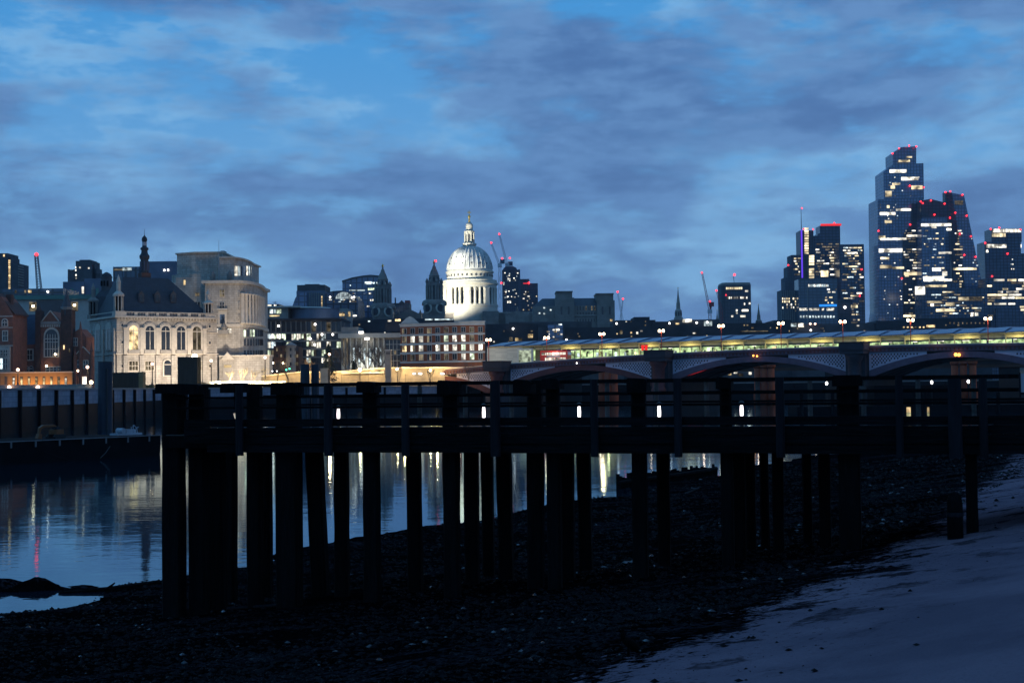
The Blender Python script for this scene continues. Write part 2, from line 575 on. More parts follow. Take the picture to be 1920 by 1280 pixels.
# ------------------------------------------------------------------ ground, water, foreshore
P0x, P0y, Nx, Ny = -12.1, 40.0, 0.891, -0.454
SP = [-80, -10, -3, 0, 4, 7.5, 15, 24, 29, 36, 60]
ZP = [-7, -1.2, -0.30, 0, 0.14, 0.34, 1.12, 2.50, 3.45, 4.5, 6.0]
def beach_z(x, y):
    s = (x - P0x) * Nx + (y - P0y) * Ny
    z = float(np.interp(s, SP, ZP))
    z += 0.10 * mnoise.noise(Vector((x * .12, y * .12, 1))) + 0.05 * mnoise.noise(Vector((x * .5, y * .3, 5)))
    z += 0.018 * mnoise.noise(Vector((x * 2.1, y * 2.1, 9)))
    z += (0.34 + .5 * mnoise.noise(Vector((x * 1.3, y * 1.6, 2))) + .3 * mnoise.noise(Vector((x * 4, y * 4, 2)))) * math.exp(-((((x + 14.2) / 1.9) ** 2 + ((y - 40.3) / 0.8) ** 2)) ** 2)     # mud bank by the pool
    z -= 0.40 * math.exp(-(((x + 13.3) / 1.3) ** 2 + ((y - 37.3) / 1.0) ** 2))     # tidal pool
    return z

def grid_mesh(name, xs, ys, fz, material, smooth=True):
    vs = [(x, y, fz(x, y)) for y in ys for x in xs]
    nx = len(xs)
    fs = [(j * nx + i, j * nx + i + 1, (j + 1) * nx + i + 1, (j + 1) * nx + i)
          for j in range(len(ys) - 1) for i in range(nx - 1)]
    me = bpy.data.meshes.new(name)
    me.from_pydata(vs, [], fs)
    me.materials.append(material)
    if smooth:
        for p in me.polygons:
            p.use_smooth = True
    return me

def beach_material():
    m = bpy.data.materials.new('foreshore')
    m.use_nodes = True
    t = m.node_tree
    b = t.nodes['Principled BSDF']
    tcn = t.nodes.new('ShaderNodeTexCoord')
    dot = t.nodes.new('ShaderNodeVectorMath'); dot.operation = 'DOT_PRODUCT'
    dot.inputs[1].default_value = (Nx, Ny, 0)
    t.links.new(tcn.outputs['Object'], dot.inputs[0])
    def nz(scale, det, vec=tcn.outputs['Object']):
        n = t.nodes.new('ShaderNodeTexNoise')
        n.inputs['Scale'].default_value = scale
        n.inputs['Detail'].default_value = det
        n.inputs['Roughness'].default_value = 0.65
        t.links.new(vec, n.inputs['Vector'])
        return n.outputs['Fac']
    def mth(op, a, b_):
        q = t.nodes.new('ShaderNodeMath'); q.operation = op
        for i, vv in enumerate((a, b_)):
            if isinstance(vv, (int, float)): q.inputs[i].default_value = vv
            else: t.links.new(vv, q.inputs[i])
        return q.outputs[0]
    def mrange(a, lo, hi):
        q = t.nodes.new('ShaderNodeMapRange'); q.interpolation_type = 'SMOOTHSTEP'
        q.inputs['From Min'].default_value = lo; q.inputs['From Max'].default_value = hi
        t.links.new(a, q.inputs['Value'])
        return q.outputs[0]
    def mix(f, a, b_):
        q = t.nodes.new('ShaderNodeMix'); q.data_type = 'RGBA'
        for s_, vv in ((q.inputs['Factor'], f), (q.inputs['A'], a), (q.inputs['B'], b_)):
            if isinstance(vv, tuple): s_.default_value = (*vv, 1)
            else: t.links.new(vv, s_)
        return q.outputs['Result']
    s0 = P0x * Nx + P0y * Ny
    s = mth('SUBTRACT', dot.outputs['Value'], s0)
    big = nz(0.35, 4); mid = nz(2.2, 5); fine = nz(9, 6)
    # strand lines of wrack run along the shore
    mpv = t.nodes.new('ShaderNodeMapping')
    mpv.inputs['Rotation'].default_value = (0, 0, -math.atan2(0.891, 0.454))
    mpv.inputs['Scale'].default_value = (0.10, 0.75, 1)
    t.links.new(tcn.outputs['Object'], mpv.inputs['Vector'])
    lines = nz(1.0, 4, mpv.outputs[0])
    se = mth('ADD', s, mth('MULTIPLY', mth('SUBTRACT', big, 0.5), 3.0))
    se = mth('ADD', se, mth('MULTIPLY', mth('SUBTRACT', mid, 0.5), 3.0))
    se = mth('ADD', se, mth('MULTIPLY', mth('SUBTRACT', fine, 0.5), 3.2))
    sy_ = t.nodes.new('ShaderNodeSeparateXYZ')
    t.links.new(tcn.outputs['Object'], sy_.inputs[0])
    se = mth('ADD', se, mth('MULTIPLY', mth('MAXIMUM', mth('SUBTRACT', sy_.outputs['Y'], 30.0), 0.0), 0.10))
    se = mth('ADD', se, mth('MULTIPLY', mth('MAXIMUM', mth('SUBTRACT', 21.0, sy_.outputs['Y']), 0.0), 0.16))
    sand = mrange(se, 22.9, 23.4)
    specks = mth('MULTIPLY', mrange(fine, 0.60, 0.66), mrange(mth('SUBTRACT', 27.5, se), 0.0, 3.5))
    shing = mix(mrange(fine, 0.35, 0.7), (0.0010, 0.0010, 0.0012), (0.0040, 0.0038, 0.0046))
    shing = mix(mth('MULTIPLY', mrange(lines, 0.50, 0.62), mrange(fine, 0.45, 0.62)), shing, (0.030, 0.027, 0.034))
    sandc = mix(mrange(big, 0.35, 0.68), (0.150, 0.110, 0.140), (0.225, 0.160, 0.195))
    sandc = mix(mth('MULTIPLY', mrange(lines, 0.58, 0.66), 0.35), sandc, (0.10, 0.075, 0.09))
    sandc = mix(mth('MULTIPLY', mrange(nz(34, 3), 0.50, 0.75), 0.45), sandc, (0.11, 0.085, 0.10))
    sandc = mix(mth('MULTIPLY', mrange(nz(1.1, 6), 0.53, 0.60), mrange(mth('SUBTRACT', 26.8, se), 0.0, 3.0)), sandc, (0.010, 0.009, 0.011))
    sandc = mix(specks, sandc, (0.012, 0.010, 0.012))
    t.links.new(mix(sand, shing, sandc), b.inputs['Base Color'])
    rr = t.nodes.new('ShaderNodeMapRange')
    rr.inputs['To Min'].default_value = 0.5; rr.inputs['To Max'].default_value = 0.95
    t.links.new(sand, rr.inputs['Value'])
    t.links.new(rr.outputs[0], b.inputs['Roughness'])
    b.inputs['Specular IOR Level'].default_value = 0.0
    bp = t.nodes.new('ShaderNodeBump')
    bp.inputs['Strength'].default_value = 0.8
    bp.inputs['Distance'].default_value = 0.14
    t.links.new(nz(9, 6), bp.inputs['Height'])
    t.links.new(bp.outputs[0], b.inputs['Normal'])
    return m

xs = list(np.concatenate([np.arange(-80, -26, 3.0), np.arange(-26, 26, 0.3), np.arange(26, 150, 4.0)]))
ys = list(np.concatenate([np.arange(-30, 6, 2.0), np.arange(6, 62, 0.3), np.arange(62, 110, 1.2), np.arange(110, 330, 5.0)]))
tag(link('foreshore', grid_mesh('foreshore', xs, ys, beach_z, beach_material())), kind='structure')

def water_material():
    m = bpy.data.materials.new('river_water')
    m.use_nodes = True
    t = m.node_tree
    b = t.nodes['Principled BSDF']
    b.inputs['Base Color'].default_value = (0.006, 0.012, 0.020, 1)
    b.inputs['Roughness'].default_value = 0.035
    b.inputs['IOR'].default_value = 1.50
    b.inputs['Specular Tint'].default_value = (0.34, 0.84, 1.0, 1)
    b.inputs['Specular IOR Level'].default_value = 0.5
    tcn = t.nodes.new('ShaderNodeTexCoord')
    hs = []
    for sc, rot, st, amp in ((1.5, 20, (1, 0.55, 1), 0.55), (4.5, -15, (1, 0.5, 1), 0.22), (0.25, 35, (1, 0.6, 1), 1.6)):
        mpn = t.nodes.new('ShaderNodeMapping')
        mpn.inputs['Rotation'].default_value = (0, 0, R(rot))
        mpn.inputs['Scale'].default_value = (st[1], st[0], 1)
        t.links.new(tcn.outputs['Object'], mpn.inputs['Vector'])
        nzn = t.nodes.new('ShaderNodeTexNoise')
        nzn.inputs['Scale'].default_value = sc
        nzn.inputs['Detail'].default_value = 2.5
        t.links.new(mpn.outputs[0], nzn.inputs['Vector'])
        mu = t.nodes.new('ShaderNodeMath'); mu.operation = 'MULTIPLY'; mu.inputs[1].default_value = amp
        t.links.new(nzn.outputs['Fac'], mu.inputs[0])
        hs.append(mu.outputs[0])
    a = hs[0]
    for h in hs[1:]:
        ad = t.nodes.new('ShaderNodeMath'); ad.operation = 'ADD'
        t.links.new(a, ad.inputs[0]); t.links.new(h, ad.inputs[1]); a = ad.outputs[0]
    bp = t.nodes.new('ShaderNodeBump')
    bp.inputs['Strength'].default_value = 1.0
    bp.inputs['Distance'].default_value = 0.0085
    t.links.new(a, bp.inputs['Height'])
    df = t.nodes.new('ShaderNodeBsdfDiffuse')
    df.inputs['Color'].default_value = (0.006, 0.012, 0.020, 1)
    gl = t.nodes.new('ShaderNodeBsdfGlossy')
    gl.inputs['Color'].default_value = (0.70, 0.91, 1.0, 1)     # blue tint put into the reflections
    gl.inputs['Roughness'].default_value = 0.035
    fr = t.nodes.new('ShaderNodeFresnel')
    fr.inputs['IOR'].default_value = 1.45
    ms = t.nodes.new('ShaderNodeMixShader')
    for n_ in (df, gl, fr):
        t.links.new(bp.outputs[0], n_.inputs['Normal'])
    t.links.new(fr.outputs[0], ms.inputs[0])
    t.links.new(df.outputs[0], ms.inputs[1])
    t.links.new(gl.outputs[0], ms.inputs[2])
    t.links.new(ms.outputs[0], t.nodes['Material Output'].inputs['Surface'])
    t.nodes.remove(b)
    return m
MATS['water'] = water_material()
wm = bpy.data.meshes.new('river')
wm.from_pydata([(-900, -300, 0), (2900, -300, 0), (2900, 1500, 0), (-900, 1500, 0)], [], [(0, 1, 2, 3)])
wm.materials.append(M['water'])
tag(link('river', wm), kind='structure')

# north bank: the river wall line, the city ground behind it
WALL = [(-52, 60), (-60, 120), (-67, 185), (-74, 300), (-68, 318), (-40, 385), (-18, 432), (-2, 470), (20, 515), (80, 570), (260, 650), (700, 800), (2500, 1150)]
GZ = 6.0
mat('city_ground', (0.05, 0.049, 0.047), var=0.3, scale=0.05)
mat('paving', (0.16, 0.145, 0.125), var=0.2, scale=0.3)
poly = [(x - 0.6, y + 0.6) for x, y in WALL] + [(2900, 1250), (2900, 2900), (-2900, 2900), (-2900, 60)]
me = bpy.data.meshes.new('ground')
me.from_pydata([(x, y, GZ - 0.02) for x, y in poly], [], [tuple(range(len(poly)))])
me.materials.append(M['city_ground'])
tag(link('ground', me), kind='structure')

# ------------------------------------------------------------------ timber pier
PL, PR = Vector((-7.95, 32.4, 0)), Vector((11.2, 26.7, 0))
PA = math.atan2(PR.y - PL.y, PR.x - PL.x)
pier = Bld('timber_pier', 'old black timber pier on tall piles crossing the foreshore', 'pier', 0, 0, 30, base=0)
pier.loc = PL.copy()
pier.a = PA
pier.X = Vector((math.cos(PA), math.sin(PA), 0))
pier.Y = Vector((-math.sin(PA), math.cos(PA), 0))
pier.root.location = PL
pier.root.rotation_euler = (0, 0, PA)
PLEN = (PR - PL).length
ZTOP, ZFT, ZFB, ZDK = 5.66, 4.86, 4.10, 4.50
PW = 5.2                                             # deck width
def pu(px, py=800, y=0.0):
    return pier.q(px, py, y)[0]
def ploc(u, y):
    p = PL + pier.X * u + pier.Y * y
    return p.x, p.y
rp = random.Random(3)
def timber_post(u, y, w, d, z0, z1, lean=0.0, m='timber', name='pile', chamfer=0.04, bulge=True):
    """square timber with worn, slightly uneven sides; lean = shift in x at the foot"""
    mb = MB()
    nz = 7 if z1 - z0 > 2 else 4
    vs, fs = [], []
    for i in range(nz):
        f = i / (nz - 1)
        z = z0 + (z1 - z0) * f
        sh = lean * (1 - f)
        k = 1 + (rp.uniform(-.04, .04) if bulge else 0)
        if i == nz - 1:
            k *= 0.96
        a, b, c = w / 2 * k, d / 2 * k, chamfer
        for dx, dy in ((-a + c, -b), (a - c, -b), (a, -b + c), (a, b - c), (a - c, b), (-a + c, b), (-a, b - c), (-a, -b + c)):
            vs.append((u + sh + dx, y + dy, z))
    for i in range(nz - 1):
        for k in range(8):
            fs.append((i * 8 + k, i * 8 + (k + 1) % 8, i * 8 + 8 + (k + 1) % 8, i * 8 + 8 + k))
    fs.append(tuple(range((nz - 1) * 8, nz * 8)))
    mb.add(vs, fs)
    return part(name, mb, m, pier.root)

# piles under the deck: (left px, right px, row depth behind the face, px shift of the foot, reaches the rail)
PILES = [(303, 345, 0.25, 0, 1), (352, 388, 0.5, 0, 1), (392, 424, 1.6, 4, 0), (420, 447, 3.0, -2, 0), (460, 490, 1.2, 0, 1),
         (486, 512, 3.6, 0, 0), (517, 562, 0.25, 0, 1), (574, 606, 2.6, 14, 0), (628, 655, 2.2, 0, 0), (678, 709, 0.3, 0, 1),
         (763, 790, 2.2, 2, 0), (828, 858, 0.3, 0, 1), (871, 897, 2.8, 0, 0), (902, 924, 4.6, 2, 0), (931, 958, 3.4, 4, 0),
         (986, 1016, 1.0, -3, 1), (1021, 1048, 0.3, 0, 1), (1046, 1075, 2.6, 0, 0), (1080, 1106, 4.4, 3, 0), (1180, 1210, 0.3, 0, 1),
         (1229, 1255, 2.8, 0, 0), (1346, 1372, 0.3, 0, 1), (1370, 1396, 2.2, 0, 0), (1394, 1415, 4.4, 0, 0), (1420, 1440, 4.8, 2, 0),
         (1444, 1468, 3.2, 0, 0), (1500, 1521, 4.6, 0, 0), (1530, 1556, 2.4, 0, 0), (1562, 1612, 0.3, 0, 1), (1803, 1832, 0.35, 0, 0)]
for x0, x1, y, sh, full in PILES:
    u0, u1 = pu(x0, 860, y), pu(x1, 860, y)
    sc = (u1 - u0) / (x1 - x0)
    u = (u0 + u1) / 2
    gx, gy = ploc(u, y)
    w_ = (u1 - u0) * .97
    k_ = abs((x0 + x1) / 2 - 960) / 2667 * .75        # the side face also shows
    wf = w_ / (1 + k_)
    u = (u0 + wf / 2) if x0 < 960 else (u1 - wf / 2)
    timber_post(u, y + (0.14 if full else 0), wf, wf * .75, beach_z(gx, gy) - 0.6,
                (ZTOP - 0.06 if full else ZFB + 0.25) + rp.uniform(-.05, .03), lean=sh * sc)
# fender uprights bolted to the face, rail height down to the fascia foot
for x0, x1 in ((447, 459), (612, 626), (757, 770), (923, 940), (1110, 1123), (1266, 1280), (1456, 1472), (1680, 1694), (1778, 1804), (1836, 1852)):
    u0, u1 = pu(x0), pu(x1)
    timber_post((u0 + u1) / 2, -0.10, u1 - u0, 0.16, ZFB - 0.06, ZTOP - rp.uniform(0.02, 0.1), m='timber_grey', name='fender_post', bulge=False)
# caps on the tall heads
for k, (x0, x1, y, sh, full) in enumerate(PILES):
    if not full:
        continue
    u0, u1 = pu(x0 - 1, 720, y), pu(x1 + 1 + 5 * (k % 3), 720, y)
    h = 0.22 + 0.03 * (k % 4)
    part('head_block', MB().prism([(u0, ZTOP - h), (u1, ZTOP - h), (u1, ZTOP - .05), (u1 - .05, ZTOP - .02 * (k % 2)), (u0 + .04, ZTOP), (u0, ZTOP - .03)], -0.02 + 0.004 * k, 0.42 + 0.004 * k), 'timber', pier.root)
# fascia planks in four courses with staggered butt joints
bounds = [-0.15] + [pu(x) for x in (453, 619, 764, 931, 1116, 1273, 1464, 1687, 1844)] + [PLEN + 3.0]
ch = (ZFT - ZFB) / 4
for r in range(4):
    for i in range(len(bounds) - 1):
        a, b = bounds[i] + 0.012, bounds[i + 1] - 0.012
        if i == 0 and r < 4:
            a = pu(345) if r else pu(388)
        dz = rp.uniform(-.008, .008)
        y0 = rp.uniform(-.015, .015)
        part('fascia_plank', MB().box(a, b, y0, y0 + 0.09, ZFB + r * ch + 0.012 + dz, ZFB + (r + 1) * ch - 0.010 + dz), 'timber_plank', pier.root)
part('edge_beam', MB().box(-.1, PLEN + 3, 0.10, 0.34, ZFB + 0.1, ZFB + 0.38), 'timber', pier.root)
part('back_beam', MB().box(-.1, PLEN + 3, PW - 0.3, PW - 0.05, ZFB + 0.1, ZFB + 0.38), 'timber', pier.root)
for i in range(9):
    u = i * PLEN / 8
    part('cross_beam', MB().box(u - .13, u + .13, 0.36, PW - .32, ZFB + 0.05, ZFB + 0.33), 'timber', pier.root)
# rails on both sides
for y, nm in ((0.16, 'rail'), (PW - 0.1, 'back_rail')):
    for z, h in ((ZTOP - 0.06, 0.07), (ZTOP - 0.33, 0.05), (ZTOP - 0.56, 0.05)):
        part(nm, MB().box(pu(303), PLEN + 3, y, y + 0.07, z - h / 2, z + h / 2), 'timber', pier.root)
for i in range(17):
    u = 0.6 + i * 1.22
    timber_post(u, PW + 0.06, 0.11, 0.11, ZDK, ZTOP - 0.01, m='deckwood', name='back_rail_post', bulge=False)
# deck planks across the pier, one shared mesh
pm = MB().box(-.11, .11, 0.12, PW, -.05, 0).mesh('deck_plank', M['deckwood'])
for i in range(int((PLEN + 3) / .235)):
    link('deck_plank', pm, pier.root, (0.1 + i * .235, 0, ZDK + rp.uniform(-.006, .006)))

# deck lights: short posts with a white tube behind the fascia
def tube_lamp(px, py, k, y=3.6):
    u, z = pier.q(px, py, y)
    x, yy = ploc(u, y)
    t = thing('deck_light', 'slim white tube light on the pier deck, %s from the river end' % ('first', 'second', 'third', 'fourth', 'fifth', 'sixth')[k], 'light', (x, yy, ZDK), PA, 'post lights along the pier deck')
    z0 = z - ZDK
    mb = MB().tube((0, 0, 0), (0, 0, max(.03, z0 - .13)), .045, n=8)
    part('post', mb, 'black_iron', t)
    part('cap', MB().lathe([(.05, z0 + .13), (.075, z0 + .15), (.05, z0 + .2), (.01, z0 + .22)], 10), 'black_iron', t)
    part('glowing_tube', MB().lathe([(.034, z0 - .12), (.038, z0), (.03, z0 + .125)], 10), 'tube_white', t, True)
    lamp('tube_light', 'POINT', (0, 0, z0), 4.0, (1, .88, .8), .06, parent=t)
    return t
for k, (px, py) in enumerate(((471.5, 777), (634.5, 776), (907, 773), (1086, 771.5), (1236, 771), (1390.5, 769))):
    tube_lamp(px, py, k)
# floodlit lantern glimpsed past a post
u, z = pier.q(443, 779, 4.4)
x, yy = ploc(u, 4.4)
t = thing('tilted_light', 'small pale light with tilted head beside the first deck light', 'light', (x, yy, ZDK), PA)
part('arm', MB().tube((0, 0, 0), (0.02, 0, z - ZDK - .06), .03), 'black_iron', t)
part('head', MB().prism([(-.02, z - ZDK - .08), (.05, z - ZDK - .1), (.05, z - ZDK - .02), (.0, z - ZDK + .07), (-.07, z - ZDK + .06), (-.05, z - ZDK - .01)], -.03, .03), 'lit_white', t)
# pale notice board at the shore end
b0 = Bld('notice_board', 'pale framed board fixed to the rail at the shore end of the pier', 'board', 1880, 1930, 27.0, base=ZDK, rot=math.degrees(PA))
b0.vol('board', 1914, 1950, 700, 735, 'gear_white', 0.0, 0.04)
b0.vol('frame', 1911, 1914, 698, 745, 'timber_grey', -.02, 0.06)
b0.win(1911, 1952, 735, 739, 'timber_grey', -.01, 'frame')

# rounded mooring stump beside the end pile
sx, sy = ploc(pu(1791, 990, -0.35), -0.35)
stp = thing('mooring_stump', 'short round-headed black timber stump leaning against the last pier pile', 'stump', (sx, sy, beach_z(sx, sy) - .02))
part('stump', MB().lathe([(.15, -.4), (.15, .55), (.145, .72), (.12, .82), (.07, .88), (.01, .9)], 14), 'timber', stp, True)
part('iron_band', MB().lathe([(.157, .44), (.16, .46), (.16, .5), (.157, .52)], 14), 'timber_grey', stp)

# ------------------------------------------------------------------ things on the foreshore
gro = thing('timber_groyne', 'low rotten timber groyne with broken stakes along the waterline', 'groyne', (0, 0, 0))
gpts = [at(1160 + i * 5.1, 905 - i * 0.42, 76 + i * 0.27) for i in range(37)]
gro.location = (gpts[0].x, gpts[0].y, 0)
for i, p in enumerate(gpts):
    w = rp.uniform(.10, .16)
    z1 = max(0.1, beach_z(p.x, p.y)) + rp.uniform(.42, .72)
    x, y = p.x - gpts[0].x, p.y - gpts[0].y
    part('stake', MB().box(x - w, x + w * .4, y - .06, y + .06, -.4, z1), 'timber', gro)
ra, rb = gpts[0], gpts[-1]
part('waling', MB().tube((0, -.12, .35), (rb.x - ra.x, rb.y - ra.y - .12, .45), .1, n=6), 'timber', gro)

def tube_path(pts, r):
    mb = MB()
    for a, b in zip(pts[:-1], pts[1:]):
        mb.tube(a, b, r, n=6)
    return mb
# driftwood and a fallen rail
def drift(pxs, r, label, name='driftwood', m='timber_grey'):
    pts = []
    for px, py, D in pxs:
        p = at(px, py, D)
        pts.append(Vector((p.x, p.y, beach_z(p.x, p.y) + r * 0.8)))
    o = pts[0].copy()
    t = thing(name, label, 'driftwood', (o.x, o.y, o.z))
    part('stem', tube_path([p - o for p in pts], r), m, t)
    q = (pts[1] - o)
    part('snag', MB().tube(q, q + Vector((.2, .1, .16)), r * .7, r * .3, 6), m, t)
    return t
drift([(425, 1107, 33.5), (470, 1113, 33.2), (530, 1130, 32.4)], .03, 'thin bare branch lying between the first pier piles')
drift([(110, 1106, 39.2), (200, 1102, 39.4), (300, 1089, 40.5)], .07, 'long dark waterlogged pole along the edge of the water', m='timber')
drift([(1283, 905, 70), (1297, 898, 72), (1310, 893, 74)], .04, 'pale stick leaning on the timber groyne')
drift([(988, 1210, 18), (1000, 1206, 18.3), (1014, 1207, 18.1)], .02, 'short curved twig on the shingle')

# duck standing on the shingle
dp = at(1178, 1188, 17.2)
dz = beach_z(dp.x, dp.y)
duck = thing('duck', 'dark duck standing on the shingle with its head raised', 'duck', (dp.x, dp.y, dz), R(10))
def ellip(c, rx, ry, rz, n=10, m=8, tilt=0.0):
    vs, fs = [], []
    for i in range(m + 1):
        th = math.pi * i / m
        for k in range(n):
            a = 2 * math.pi * k / n
            x, y, z = -math.cos(th) * rx, math.sin(th) * math.cos(a) * ry, math.sin(th) * math.sin(a) * rz
            x, z = x * math.cos(tilt) + z * math.sin(tilt), -x * math.sin(tilt) + z * math.cos(tilt)
            vs.append((c[0] + x, c[1] + y, c[2] + z))
    for i in range(m):
        for k in range(n):
            fs.append((i * n + k, i * n + (k + 1) % n, (i + 1) * n + (k + 1) % n, (i + 1) * n + k))
    return vs, fs
mb = MB()
mb.add(*ellip((0.03, 0, .15), .135, .065, .06, tilt=R(38)))
mb.tube((-.06, 0, .2), (-.075, 0, .31), .034, .026, 10)
mb.add(*ellip((-.085, 0, .32), .04, .03, .034))
mb.tube((.10, 0, .09), (.17, 0, .05), .035, .012, 8)
for s in (-1, 1):
    mb.tube((.0, s * .025, .12), (.0, s * .03, 0), .008, n=6)
    mb.add([(-.03, s * .03 - .014, .004), (.012, s * .03, .004), (-.03, s * .03 + .014, .004), (0, s * .03, .02)], [(0, 1, 2), (0, 3, 1), (1, 3, 2), (2, 3, 0)])
part('body', mb, 'feather', duck, True)
part('bill', MB().box(-.155, -.115, -.014, .014, .305, .318), 'feather', duck)
part('tail_patch', MB().add(*ellip((.125, -.02, .075), .03, .03, .012, tilt=R(30))), 'feather_pale', duck, True)
for s in (-1, 1):
    part('wing', MB().add(*ellip((.05, s * .052, .145), .10, .02, .035, tilt=R(40))), 'feather', duck, True)
    part('eye', MB().add(*ellip((-.098, s * .026, .33), .005, .004, .005, 6, 4)), 'black_iron', duck)

# shingle: loose stones
def stones(n, seed):
    r = np.random.default_rng(seed)
    V, F = [], []
    base = np.array([(1, 0, 0), (-1, 0, 0), (0, 1, 0), (0, -1, 0), (0, 0, 1), (0, 0, -.6)])
    tri = np.array([(0, 2, 4), (2, 1, 4), (1, 3, 4), (3, 0, 4), (2, 0, 5), (1, 2, 5), (3, 1, 5), (0, 3, 5)])
    cnt = 0
    while cnt < n:
        D = 9 * (95 / 9) ** r.random()
        x = (r.random() - .5) * 0.86 * D
        s = (x - P0x) * Nx + (D - P0y) * Ny
        if s < 0.2 or s > 26.5:
            continue
        if s > 22.3 and r.random() > 0.07 * math.exp(-(s - 22.3) / 1.2):
            continue
        if mnoise.noise(Vector((x * .35, D * .3, 3))) < r.random() * .9 - .55:
            continue
        size = (0.007 + 0.034 * r.random() ** 4) * (1 + D / 40)
        a = r.random() * 6.28
        sc = np.array([size * (0.8 + .8 * r.random()), size * (0.7 + .5 * r.random()), size * (.4 + .3 * r.random())])
        p = base * sc * (1 + .25 * (r.random((6, 1)) - .5))
        c, sn = math.cos(a), math.sin(a)
        p = np.stack([p[:, 0] * c - p[:, 1] * sn, p[:, 0] * sn + p[:, 1] * c, p[:, 2]], 1)
        p += np.array([x, D, beach_z(x, D) + size * .18])
        V.append(p); F.append(tri + 6 * cnt)
        cnt += 1
    me = bpy.data.meshes.new('shingle')
    me.from_pydata(np.concatenate(V).tolist(), [], np.concatenate(F).tolist())
    return me
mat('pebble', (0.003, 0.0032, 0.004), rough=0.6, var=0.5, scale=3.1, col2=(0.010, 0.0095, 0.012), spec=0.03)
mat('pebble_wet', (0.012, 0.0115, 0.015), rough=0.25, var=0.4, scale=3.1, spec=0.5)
sm = stones(60000, 5)
sm.materials.append(M['pebble'])
sm.materials.append(M['pebble_wet'])
rw_ = np.random.default_rng(2)
wet = np.repeat((rw_.random(len(sm.polygons) // 8) < 0.022).astype(np.int32), 8)
sm.polygons.foreach_set('material_index', wet)
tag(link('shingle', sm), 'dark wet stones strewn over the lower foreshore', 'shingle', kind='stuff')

# ------------------------------------------------------------------ moored barge
bargeL, bargeR = at(-60, 835, 106), at(301, 818, 121)
ba = math.atan2(bargeR.y - bargeL.y, bargeR.x - bargeL.x)
bl = (Vector((bargeR.x, bargeR.y, 0)) - Vector((bargeL.x, bargeL.y, 0))).length
barge = Bld('moored_barge', 'long black flat work barge moored off the river wall', 'barge', 0, 0, 106, base=0)
barge.loc = Vector((bargeL.x, bargeL.y, 0)); barge.a = ba
barge.X = Vector((math.cos(ba), math.sin(ba), 0)); barge.Y = Vector((-math.sin(ba), math.cos(ba), 0))
barge.root.location = barge.loc; barge.root.rotation_euler = (0, 0, ba)
BD = 1.72
part('hull', MB().prism([(-4, -0.5), (bl - .1, -0.5), (bl, 0.9), (bl, BD), (-4, BD)], 0, 8), 'void', barge.root)
part('deck_edge', MB().box(-4, bl + .05, -.06, .12, BD + .002, BD + .06), 'rope', barge.root)
for px in (20, 66, 111, 155, 198, 239, 279):
    u, z = barge.q(px, 830)
    part('fender_post', MB().box(u - .05, u + .05, -.12, -.01, BD - .45, BD - .02), 'rope', barge.root)
u0, z0 = barge.q(205, 836); u1, z1 = barge.q(183, 858)
part('mooring_line', tube_path([(u0, -.1, z0), ((u0 + u1) / 2, -.25, (z0 + z1) / 2 - .08), (u1, -.35, z1)], .018), 'rope', barge.root)
u0, z0 = barge.q(75, 843); u1, z1 = barge.q(145, 866); u2, z2 = barge.q(235, 840); u3, z3 = barge.q(255, 846); u4, z4 = barge.q(300, 832)
part('mooring_line', tube_path([(u0, -.1, z0), ((u0 + u1) / 2, -.2, (z0 + z1) / 2 - .1), (u1, -.2, z1)], .012), 'timber_grey', barge.root)
part('mooring_line', tube_path([(u2, -.1, z2), (u3, -.2, z3), (u4, -.2, z4)], .012), 'timber_grey', barge.root)
# orange excavator, arm folded
p = barge.loc + barge.X * barge.q(90, 828, 3)[0] + barge.Y * 3
ex = thing('excavator', 'orange excavator with its arm bent over on the barge', 'excavator', (p.x, p.y, BD), ba)
part('boom', MB().prism([(-.95, .45), (-.8, .45), (-.72, .82), (-.45, .95), (.4, 1.0), (.62, .92), (.7, .55), (.82, .55), (.78, 1.0), (.5, 1.16), (-.5, 1.14), (-.88, .95)], -.12, .12), 'excavator_orange', ex)
part('body', MB().box(.45, 1.15, -.5, .5, .38, .75), 'excavator_orange', ex)
part('cab', MB().box(.5, .85, -.45, .1, .76, .98), 'dark_glass', ex)
for s in (-.5, .5):
    part('track', MB().prism([(.3, .02), (1.2, .02), (1.32, .18), (1.2, .36), (.3, .36), (.18, .18)], s - .12, s + .12), 'rubber', ex)
part('bucket', MB().prism([(-1.1, .08), (-.7, .02), (-.72, .44), (-.98, .46)], -.2, .2), 'excavator_orange', ex)
# deck machinery
p = barge.loc + barge.X * barge.q(236, 820, 3)[0] + barge.Y * 3
wn = thing('deck_winch', 'pale blue-white winch gear and pump set on the barge deck', 'winch', (p.x, p.y, BD), ba)
part('frame', MB().box(-1.3, 1.35, -.5, .5, .05, .22), 'gear_white', wn)
part('drum', MB().tube((-.55, -.4, .42), (-.55, .4, .42), .24, n=14), 'gear_white', wn)
part('housing', MB().box(-.25, .4, -.4, .4, .22, .55), 'gear_white', wn)
part('pump', MB().lathe([(.2, .22), (.2, .48), (.08, .55)], 10, (.8, 0)), 'gear_white', wn)
for k, (x, h) in enumerate(((.55, .75), (.72, .9), (.95, .62), (1.15, .7), (-1.1, .6))):
    part('pipe', MB().tube((x, -.1, .2), (x + .06 * (k % 3 - 1), -.1, h), .035), 'gear_white', wn)
part('hose', tube_path([(.55, -.2, .72), (.75, -.2, .86), (.98, -.2, .6), (1.2, -.2, .72)], .03), 'gear_white', wn)

